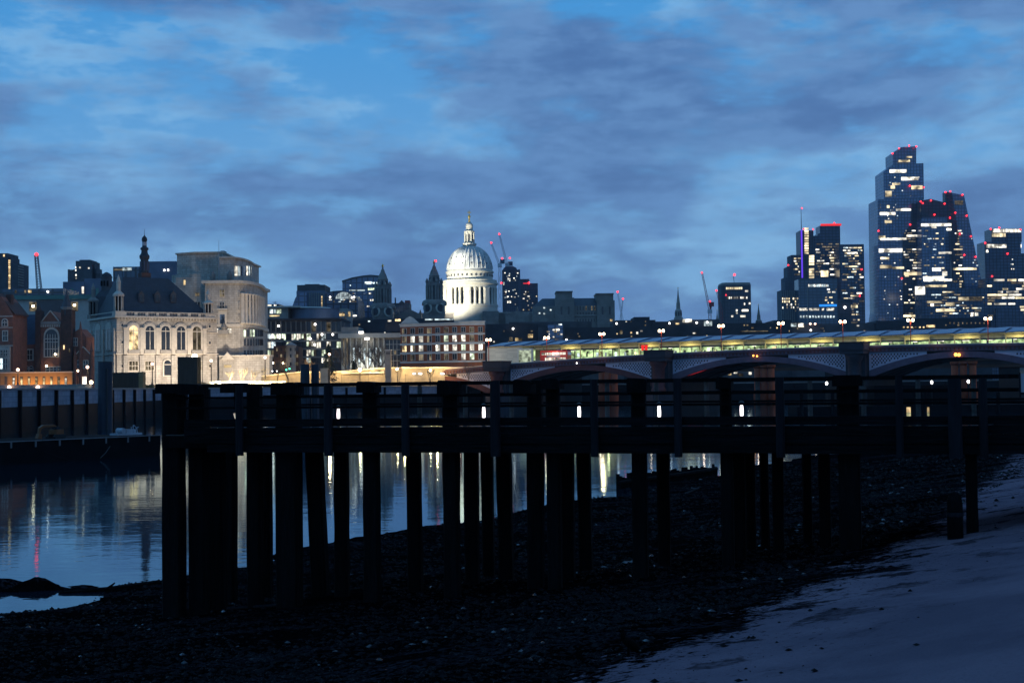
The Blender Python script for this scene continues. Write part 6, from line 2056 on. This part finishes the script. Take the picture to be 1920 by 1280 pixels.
for x0, x1 in ((1499, 1514), (1517, 1536), (1541, 1545), (1550, 1564)):
    h5.win(x0, x1, 577.5, 582, 'lit_white', 0, 'lit_window')
for k in range(12):
    h5.win(1500 + k * 5.6, 1503.5 + k * 5.6, 591.5, 595.5, 'lit_cool', 0, 'lit_window')
h5.win(1536, 1569, 570.5, 574.5, 'blue_sign', -.3, 'blue_sign')
h5.lit(1545, 1570, 540, 570, 14, 4, (2, 7), 2.5, 5, ('lit_tower_white', 'lit_tower', 'lit_dim'))
h5.vol('pale_mullion', 1514, 1515, 533, 640, 'concrete', -.5, 0)

# ------------------------------------------------------------------ second cluster: the tall towers
t1 = Bld('tallest_glass_tower', 'tallest blue glass tower, stepped and slant-topped with bright floors', 'tower', 1646, 1735, 1750)
t1.poly('base_tier', [(1645.5, 374), (1731, 370), (1735, 640), (1640, 640), (1648, 585)], 'glass_blue', 0, 45)
t1.poly('middle_tier', [(1656.5, 322), (1674, 309), (1731.5, 306), (1732.5, 374), (1657.5, 374)], 'glass_blue_light', 2, 43)
t1.poly('top_tier', [(1674, 287.5), (1690, 276), (1718, 274.5), (1718, 310), (1674.5, 312)], 'glass_blue', 5, 40)
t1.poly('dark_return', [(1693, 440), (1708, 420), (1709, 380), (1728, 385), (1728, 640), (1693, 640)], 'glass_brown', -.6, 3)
for x0, x1, y0, y1 in ((1690, 1722, 332, 338), (1709, 1730, 348, 355), (1660, 1672, 358, 369), (1673, 1688, 343, 347), (1670, 1678, 348, 354), (1650, 1679, 398, 403),
                       (1680, 1708, 391, 395), (1663, 1668, 385, 390), (1659, 1672, 413, 418), (1648, 1692, 466, 473), (1650, 1700, 446, 450), (1700, 1728, 440, 444), (1651, 1667, 482, 486),
                       (1650, 1672, 497, 503), (1673, 1695, 500, 504), (1648, 1660, 442, 448), (1695, 1720, 510, 516), (1668, 1700, 318, 324), (1685, 1706, 300, 304), (1700, 1710, 293, 296)):
    big = (x1 - x0) > 25
    t1.win(x0, x1, y0, y1, 'lit_tower_white' if big else 'lit_tower', -.7 if y0 > 374 else 1.8, 'lit_floor', t=.5)
t1.lit(1650, 1692, 376, 600, 60, 12, (1.2, 2.6), 1.6, 5.2, ('lit_cool', 'lit_dim', 'lit_tower_white', 'lit_dimblue'))
t1.lit(1694, 1727, 430, 600, 90, 13, (2, 9), 2.2, 5.0, ('lit_tower', 'lit_dim', 'lit_tower_white', 'lit_dim'), y=-.7)
t1.lit(1660, 1728, 325, 372, 14, 14, (1.2, 3), 1.8, 5.0, ('lit_dim', 'lit_cool', 'lit_tower_white'), y=2)
for px, py in ((1673.5, 288), (1685.5, 278.5), (1704.5, 273.5), (1718, 275), (1647, 433), (1706.5, 421), (1732, 351.5), (1706, 348.5), (1691, 522)):
    t1.beacon(px, py, -1.2, .95)
t2 = Bld('square_glass_tower', 'square glass tower with bright top floors between the two tall ones', 'tower', 1727, 1786, 1730)
t2.poly('upper_block', [(1727, 376), (1745, 373), (1772, 380), (1774, 410), (1727, 410)], 'glass_brown', 1, 30)
t2.poly('shaft', [(1728, 409), (1776, 407), (1787, 640), (1728, 640)], 'glass_blue', 0, 32)
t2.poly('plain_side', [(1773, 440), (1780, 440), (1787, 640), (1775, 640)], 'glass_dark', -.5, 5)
for x0, x1, y0, y1 in ((1727, 1784, 419, 424), (1746, 1756, 424, 428), (1775, 1784, 428, 432), (1731, 1770, 518, 523), (1732, 1785, 523, 527), (1748, 1764, 502, 508), (1767, 1776, 509, 517), (1760, 1784, 472, 476)):
    t2.win(x0, x1, y0, y1, 'lit_tower_white', -.6, 'lit_floor', t=.5)
t2.lit(1730, 1775, 430, 600, 90, 15, (1.5, 8), 2.0, 5.0, ('lit_dim', 'lit_cool', 'lit_tower', 'lit_dimblue', 'lit_tower'))
for px, py in ((1726, 378), (1745.5, 376), (1771, 382), (1752, 402.5), (1730, 381)):
    t2.beacon(px, py, -1.2, .95)
t3 = Bld('wedge_tower', 'sloping wedge-shaped glass tower with red corner lights', 'tower', 1772, 1846, 1760)
t3.poly('sloping_glass', [(1785, 362), (1807.5, 365.5), (1844, 545), (1850, 640), (1795, 640), (1785, 440)], 'glass_blue', 0, 30)
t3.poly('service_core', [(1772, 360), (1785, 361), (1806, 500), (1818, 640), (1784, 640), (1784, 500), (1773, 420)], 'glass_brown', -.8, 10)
for k in range(9):
    a_ = t3.q(1773 + k * 1.6, 362 + k * 8, -.9); b2 = t3.q(1784 + k * 1.9, 368 + k * 8, -.9); c2_ = t3.q(1773 + (k + 1) * 1.6, 362 + (k + 1) * 8, -.9)
    part('core_brace', tube_path([(a_[0], -.95, a_[1]), (b2[0], -.95, b2[1]), (c2_[0], -.95, c2_[1])], .28), 'crane_red', t3.root)
t3.win(1790, 1806, 376, 384, 'lit_dim', -.1, 'lit_floor')
t3.win(1787, 1831, 502, 506, 'lit_tower', -.85, 'lit_floor')
t3.lit(1788, 1806, 430, 600, 80, 16, (2, 9), 2.2, 5.0, ('lit_tower', 'lit_dim', 'lit_dim', 'lit_tower_white'), y=-.8)
t3.lit(1812, 1838, 440, 590, 12, 17, (1.5, 4), 2.0, 5.0, ('lit_dim', 'lit_cool'))
for px, py in ((1772.5, 360.5), (1781.5, 359), (1804.5, 365.5), (1791, 399), (1812.5, 404.5), (1781, 408.5), (1799.5, 438.5), (1820.5, 443), (1808, 478), (1829, 481.5), (1771, 382)):
    t3.beacon(px, py, -1.8, .95)
t4 = Bld('curved_lit_front', 'low curved glass front with warm lit floors at the foot of the towers', 'building', 1728, 1856, 1690)
t4.vol('wall', 1735, 1852, 541, 640, 'glass_dark', 0, 30, True)
t4.vol('mid_wall', 1728, 1800, 530, 640, 'glass_dark', 2, 30, True)
for x0, x1, y0, y1, mm in ((1735, 1775, 534, 538, 'lit_tower'), (1796, 1842, 556, 564, 'lit_dim'), (1797, 1817, 557, 563, 'lit_tower'), (1773, 1790, 567, 573, 'lit_tower'), (1755, 1790, 579, 584, 'lit_tower'), (1738, 1765, 564, 568, 'lit_tower'), (1745, 1751, 569, 574, 'lit_tower_white'),
                           (1820, 1826, 586, 593, 'lit_white'), (1828, 1834, 586, 592, 'lit_white'), (1716, 1734, 537, 552, 'lit_tower_white'), (1694, 1716, 590, 594, 'lit_tower')):
    t4.win(x0, x1, y0, y1, mm, -.2, 'lit_floor', t=.5)
t4.lit(1737, 1850, 545, 600, 90, 18, (2, 14), 2.2, 5.0, ('lit_tower', 'lit_dim', 'lit_dim', 'lit_cool'))
t5 = Bld('crowned_tower', 'dark tower with brightly lit crown at the edge of the tall cluster', 'tower', 1848, 1925, 1820)
t5.vol('shaft', 1848, 1915, 453, 640, 'glass_dark', 0, 30, True)
t5.vol('east_wing', 1912, 1935, 475, 640, 'glass_dark', 2, 28, True)
t5.vol('crown', 1859, 1915.5, 429, 454, 'glass_dark', 1, 28)
t5.vol('dark_core', 1888, 1914, 437, 480, 'glass_dark', -.9, 6)
for k in range(19):
    t5.win(1860 + k * 2.9, 1862.3 + k * 2.9, 429.5, 435.5, 'lit_tower_white', .9, 'crown_light')
    if k < 9:
        t5.win(1860 + k * 2.9, 1862.3 + k * 2.9, 437, 444, 'lit_tower', .9, 'crown_light')
for x0, x1 in ((1849, 1858), (1859, 1872), (1873, 1887), (1907, 1915)):
    t5.win(x0, x1, 458, 464.5, 'lit_tower_white', -.1, 'lit_floor')
t5.win(1849, 1853, 468, 473, 'lit_tower_white', -.1, 'lit_floor')
t5.lit(1892, 1902, 475, 508, 10, 19, (1.6, 2.4), 2, 4.5, ('lit_tower_white', 'lit_cool'))
for px, py in ((1857.5, 429.5), (1873.5, 427), (1913, 430.5), (1847, 455.5), (1889, 475.5), (1860, 518)):
    t5.beacon(px, py, -1.5, 1.05)
t6 = Bld('bright_banded_office', 'brightly lit banded office at the foot of the crowned tower', 'building', 1850, 1935, 1700)
t6.vol('wall', 1850, 1940, 521, 640, 'glass_dark', 0, 30, True)
rn = random.Random(8)
for k in range(14):
    y0 = 523 + k * 5.6
    x = 1851
    while x < 1935:
        w_ = rn.uniform(6, 26)
        if rn.random() < (.8 if k in (0, 5, 6, 8, 10) else .42):
            t6.win(x, min(1938, x + w_), y0, y0 + (3.4 if k else 4.2), rn.choice(('lit_tower', 'lit_tower_white', 'lit_tower', 'lit_dim')), -.1, 'lit_floor')
        x += w_ + rn.uniform(1, 7)
t6.vol('dark_front', 1868, 1900, 578, 640, 'glass_dark', -4, 10, True)

# ------------------------------------------------------------------ embankment: lamps, trees, walls, vehicles
def globe_lamp(px, py, D, label=None):
    p = at(px, py, D)
    h_ = p.z - GZ
    t = thing('embankment_lamp', label or 'black embankment lamp standard with one glowing globe', 'street lamp', (p.x, p.y, GZ), 0, 'globe lamps along the embankment')
    part('post', MB().lathe([(.75, -.02), (.6, .8), (.25, 1.4), (.16, 2.0), (.12, h_ - .5), (.3, h_ - .42)], 10), 'black_iron', t)
    link('globe', ball('lamp_pink'), t, (0, 0, h_), (.36, .36, .36))
    part('crown', MB().lathe([(.12, h_ + .3), (.16, h_ + .42), (.04, h_ + .6)], 8), 'black_iron', t)
    lamp('globe_light', 'POINT', (0, -.6, h_), 1100, (1, .6, .3), .4, parent=t)
    return t
for (px, py, D), lb in zip(((33.5, 693, 330), (164, 688, 345), (285.5, 682, 360), (396, 676, 372), (497, 670, 385), (617.5, 664, 420)),
        ('black globe lamp before the row of lit wall slots', 'black globe lamp beside the porch of the gothic hall', 'black globe lamp before the middle of the stone school', 'black globe lamp at the corner between school and curved headquarters', 'black globe lamp at the foot of the curved headquarters', 'black globe lamp before the dark conical evergreen')):
    globe_lamp(px, py, D, lb)
def pole_lamp(px, py, D, label, e=500, m='lamp_globe', r=.42, col=(1, .68, .3)):
    p = at(px, py, D)
    h_ = p.z - GZ
    t = thing('road_lamp', label, 'street lamp', (p.x, p.y, GZ))
    part('pole', MB().lathe([(.14, 0), (.07, h_ + .1)], 8), 'black_iron', t)
    part('arm', MB().tube((0, 0, h_ + .1), (.5, -.4, h_ + .25), .05), 'black_iron', t)
    link('lantern', ball(m), t, (0, -.5, h_), (r, r, r))
    lamp('lantern_light', 'POINT', (0, -1.0, h_), e, col, .3, parent=t)
    return t
pole_lamp(366, 669, 350, 'bright orange road lamp before the school front', 2600, r=.75)
pole_lamp(675, 693, 410, 'bright orange lamp over the underpass ramp', 900, r=.5)
pole_lamp(745, 692, 420, 'orange lamp behind bare twigs by the underpass', 800, r=.4)
pole_lamp(807, 694, 425, 'orange lamp left of the bridge abutment', 700, r=.4)
# lit underpass ramp walls
rw2 = Bld('underpass_wall', 'long pale concrete underpass wall glowing in orange lamplight', 'wall', 500, 900, 440, rot=0)
rw2.poly('wall', [(490, 706), (560, 698), (640, 697), (720, 690), (868, 689), (868, 724), (490, 724)], 'concrete', 0, 1)
rw2.poly('coping', [(490, 704.5), (560, 696.5), (640, 695.5), (720, 688.5), (868, 687.5), (868, 689.5), (720, 690.5), (640, 697.5), (560, 698.5), (490, 706.5)], 'render_white', -.5, 1.2)
for x in (540, 590, 640, 690, 760, 810, 850):
    rw2.vol('joint', x, x + .7, 700, 724, 'concrete_dark', -.06, .02)
rw2.vol('ledge', 640, 720, 697.5, 700, 'render_white', -1.0, 0)
rw2.win(693, 720, 693.5, 697, 'lit_warm', -.3, 'lit_slot')
for x0, x1 in ((774, 779), (785, 791), (826, 833), (843, 853)):
    rw2.win(x0, x1, 699.5, 701.5, 'lamp_white', -.3, 'tunnel_light')
for x in (520, 575, 640, 700, 760, 820):
    lamp('ramp_light', 'POINT', (rw2.q(x, 705)[0], -4, 5.5), 3200, (1, .62, .22), .3, parent=rw2.root)
# tall concrete shaft
cs = Bld('concrete_shaft', 'tall square concrete ventilation shaft beside the underpass', 'shaft', 722, 733, 425)
cs.vol('shaft', 722, 733, 657, 724, 'concrete', 0, 2, True)
cs.vol('cap', 721.5, 733.5, 655, 657, 'render_pale', -.1, 2.1)
cs.win(724, 731, 660, 664, 'concrete_dark', -.02, 'louvre')
c3 = Bld('concrete_post', 'short tan concrete post next to the pair of steel piles', 'post', 601, 614, 395)
c3.vol('shaft', 601, 614, 692, 724, 'concrete', 0, 1.4, True)
c3.vol('cap', 600, 615, 690, 692, 'concrete', -.1, 1.5)
# site boxes
bx_ = Bld('site_hoarding', 'tall dark brown boarded enclosure before the school', 'hoarding', 333, 370, 340)
bx_.vol('frame', 333, 370, 669, 724, 'void', .05, 4, True)
for k in range(8):
    bx_.vol('board', 333 + k * 4.65, 337.3 + k * 4.65, 669, 724, 'site_brown', -.05, .04, True)
bx2 = Bld('site_container', 'low dark container behind the single steel pile', 'container', 203, 268, 330)
bx2.vol('body', 203, 260, 698, 724, 'site_brown', 0, 2.4, True)
bx2.vol('end_panel', 260, 268, 697, 724, 'hoarding', -.05, 2.45, True)
for k in range(10):
    bx2.vol('rib', 205 + k * 5.5, 206.5 + k * 5.5, 699, 723, 'site_brown', -.08, 0)
# pale lit kerb wall along the road and shrubs
kw = Bld('road_barrier', 'long white barrier along the embankment road, brilliantly lit', 'barrier', 395, 545, 365)
for k in range(14):
    kw.vol('barrier_block', 393 + k * 10.2, 402.6 + k * 10.2, 715 - (k % 2) * .4, 726, 'kerb_pale', 0, .6, True)
for x in (410, 440, 470, 500, 530):
    lamp('barrier_fill', 'POINT', (kw.q(x, 715)[0], -1.6, 2.4), 2600, (1, .84, .5), .25, parent=kw.root)  # unseen lamps added close by to make the barrier a bright streak
kw2 = Bld('embankment_parapet', 'low stone parapet with small lamps along the river road', 'parapet', -30, 330, 318)
kw2.vol('parapet', -40, 172, 722.5, 730, 'stone_mid', 0, .6, True)
kw2.vol('parapet_coping', -40, 172, 721, 722.5, 'stone_mid', -.1, .7)
for px in (18.5, 72):
    kw2.beacon(px, 726, -.3, .42, 'lamp_pink', 'parapet_lamp')
kw2.beacon(172, 716.5, -.3, .4, 'lamp_globe', 'parapet_lamp')

def shrub(px, py, D, r, label, m='hedge'):
    p = at(px, py, D)
    t = thing('shrub', label, 'shrub', (p.x, p.y, GZ), 0, 'lamplit shrubs along the embankment road')
    rr3 = random.Random(int(px))
    mb = MB()
    n_ = 170
    for k in range(n_):
        d_ = Vector((rr3.gauss(0, 1), rr3.gauss(0, 1), abs(rr3.gauss(0, 1)))).normalized() * r * rr3.uniform(.45, 1.0)
        d_.z *= .9
        c_ = Vector((0, 0, .25)) + d_
        a_ = Vector((rr3.gauss(0, 1), rr3.gauss(0, 1), rr3.gauss(0, 1))).normalized() * .22
        b2 = a_.orthogonal().normalized() * .14
        mb.add([c_ - a_, c_ + b2, c_ + a_, c_ - b2], [(0, 1, 2, 3)])
    part('foliage', mb, m, t)
    part('stem', MB().tube((0, 0, -.05), (0, 0, r * .7), .05).tube((0, 0, .1), (r * .4, 0, r * .6), .03).tube((0, 0, .1), (-r * .4, .1, r * .6), .03), 'bark', t)
for px, py, D, r in ((352, 718, 345, 1.3), (380, 717, 345, 1.5), (392, 716, 346, 1.1), (405, 714, 350, 1.2), (415, 715, 350, 1.0), (425, 714, 352, 1.1), (437, 714, 352, 1.2), (452, 713, 355, 1.1), (463, 713, 355, 1.2), (474, 712, 356, 1.1), (270, 722, 340, 1.1), (282, 722, 340, .9)):
    shrub(px, py, D, r, 'low bushy shrub lit orange beside the embankment road')

def bare_tree(px, py_top, D, label, spread=.5, m='bark', group='bare winter trees', seed=1, depth=5, base=None):
    p = at(px, py_top, D)
    h_ = p.z - GZ
    t = thing('bare_tree', label, 'tree', (p.x, p.y, GZ), 0, group)
    r_ = random.Random(seed)
    tr, cr = MB(), MB()
    th = h_ * .3
    tr.tube((0, 0, -.1), (0, 0, th), h_ * .022, h_ * .016, 7)
    def grow(p0, d, L, rad, lvl):
        p1 = p0 + d * L
        cr.tube(p0, p1, rad, rad * .65, 5 if lvl < 2 else 3)
        if lvl >= depth:
            return
        for k in range(3 if lvl < 4 else 2):
            ax = Vector((r_.gauss(0, 1), r_.gauss(0, 1), r_.gauss(0, .5)))
            nd = (d + ax.normalized() * spread * r_.uniform(.6, 1.2) + Vector((0, 0, .12))).normalized()
            grow(p1 if k else p0 + d * L * .7, nd, L * r_.uniform(.62, .84), rad * .6, lvl + 1)
    for k in range(3):
        ax = Vector((r_.gauss(0, 1), r_.gauss(0, 1), 0)).normalized()
        grow(Vector((0, 0, th * (.8 + .1 * k))), (Vector((0, 0, 1)) + ax * spread * .7).normalized(), h_ * .22, h_ * .012, 0)
    part('trunk', tr, m, t)
    part('crown', cr, m, t)
    return t
for i, (px, py, D, sp) in enumerate(((652, 640, 470, .55), (672, 636, 475, .6), (690, 634, 470, .6), (706, 637, 478, .6), (716, 645, 472, .55))):
    bare_tree(px, py, D, 'bare plane tree before the bright concrete hall, %s from the evergreen' % ORD[i], sp, 'bark', 'bare trees before the concrete hall', seed=40 + i)
for i, (px, py, D) in enumerate(((431, 690, 365), (455, 686, 366), (475, 690, 368), (498, 686, 370))):
    bare_tree(px, py, D, 'small bare tree lit orange, %s of the row by the curved headquarters' % ORD[i], .45, 'bark_pale', 'small lit trees on the embankment', seed=60 + i, depth=4)
for i, (px, py, D) in enumerate(((520, 672, 430), (540, 668, 432), (572, 664, 440))):
    bare_tree(px, py, D, 'bare tree before the glazed office, %s from the curved headquarters' % ORD[i], .55, 'bark', 'bare trees before the glazed office', seed=80 + i, depth=4)
for i, (px, py, D) in enumerate(((748, 682, 412), (805, 685, 418))):
    bare_tree(px, py, D, ('bare twiggy tree round the lamp by the underpass', 'bare twiggy tree near the bridge abutment')[i], .6, 'bark_pale', None, seed=90 + i, depth=4)
bare_tree(878, 676, 415, 'dark bare tree hiding the end of the bridge', .6, 'bark', None, seed=97)
# dense dark evergreen beside the office
def evergreen(px, py, D, w, label, name='evergreen_tree', seed=1):
    p = at(px, py, D)
    h_ = p.z - GZ
    t = thing(name, label, 'tree', (p.x, p.y, GZ))
    r_ = random.Random(seed)
    mb = MB()
    for k in range(900):
        f = r_.random() ** .8
        rad = w * (1 - f) ** .8 * (0.55 + .45 * r_.random()) * (1 + .25 * math.sin(f * 23))
        a_ = r_.uniform(0, 6.28)
        c_ = Vector((rad * math.cos(a_), rad * math.sin(a_), h_ * (.08 + .92 * f)))
        x_ = Vector((math.cos(a_), math.sin(a_), -.5)).normalized() * .42
        y_ = Vector((-math.sin(a_), math.cos(a_), r_.uniform(-.4, .4))) * .24
        mb.add([c_ - x_, c_ + y_, c_ + x_, c_ - y_], [(0, 1, 2, 3)])
    part('crown', mb, 'foliage_dark', t)
    part('trunk', MB().tube((0, 0, -.1), (0, 0, h_ * .8), .28, .08), 'bark', t)
evergreen(616, 645, 425, 3.4, 'dark conical evergreen behind an embankment lamp', seed=3)
evergreen(663, 676, 465, 1.6, 'small round dark bush at the foot of the bare trees', 'evergreen_bush', seed=4)

# traffic signals and a car on the junction
for px, py in ((537, 693), (543, 691)):
    p = at(px, py, 450)
    h_ = p.z - GZ
    t = thing('traffic_signal', 'green traffic signal on a pole at the junction', 'traffic light', (p.x, p.y, GZ), 0, 'green traffic signals at the junction')
    part('pole', MB().tube((0, 0, 0), (0, 0, h_ + .6), .07), 'black_iron', t)
    part('head', MB().box(-.2, .2, -.15, .15, h_ - .3, h_ + .9), 'black_iron', t)
    link('green_lens', ball('green_signal'), t, (0, -.2, h_), (.26, .12, .26))
p = at(515, 695.5, 430)
car = thing('car', 'car facing the river with both headlights on at the junction', 'car', (p.x, p.y, GZ + 1.0))
GH = p.z - GZ - 1.0
car.location.z = p.z - .65
part('body', MB().prism([(-.9, .2), (.9, .2), (.9, .75), (.7, .95), (-.7, .95), (-.9, .75)], 0, 4.2), 'void', car)
part('cabin', MB().prism([(-.7, .95), (.7, .95), (.55, 1.45), (-.55, 1.45)], 1.2, 3.6), 'dark_glass', car)
for s in (-1, 1):
    link('headlight', ball('lamp_white'), car, (s * .68, -.05, .65), (.2, .1, .16))
    for y in (.8, 3.4):
        wh = part('wheel', MB().tube((s * .95, y, .32), (s * .72, y, .32), .32, n=14), 'rubber', car)
        part('rim', MB().tube((s * .97, y, .32), (s * .94, y, .32), .18, n=10), 'gear_white', wh)
rdk = Bld('raised_junction', 'stone retaining wall carrying the road junction', 'wall', 505, 640, 452)
rdk.poly('wall', [(500, 703), (640, 697), (640, 724), (500, 724)], 'stone_mid', 0, 1.0)
part('coping', MB().box(-10, 10, -.1, 1.1, rdk.q(570, 700)[1] - .05, rdk.q(570, 700)[1] + .15), 'stone_trim', rdk.root)

# ------------------------------------------------------------------ thin dawn haze over the river and the city
hz = bpy.data.materials.new('haze')
hz.use_nodes = True
ht = hz.node_tree
ht.nodes.remove(ht.nodes['Principled BSDF'])
pv = ht.nodes.new('ShaderNodeVolumePrincipled')
pv.inputs['Color'].default_value = (0.75, 0.85, 1.0, 1)
pv.inputs['Density'].default_value = 0.00005
pv.inputs['Anisotropy'].default_value = 0.2
ht.links.new(pv.outputs[0], ht.nodes['Material Output'].inputs['Volume'])
hm_ = MB().box(-3000, 3000, -400, 3000, -8.5, 330).mesh('haze', hz)
tag(link('haze', hm_), 'thin blue dawn haze lying over the river and the city', 'haze', kind='stuff')
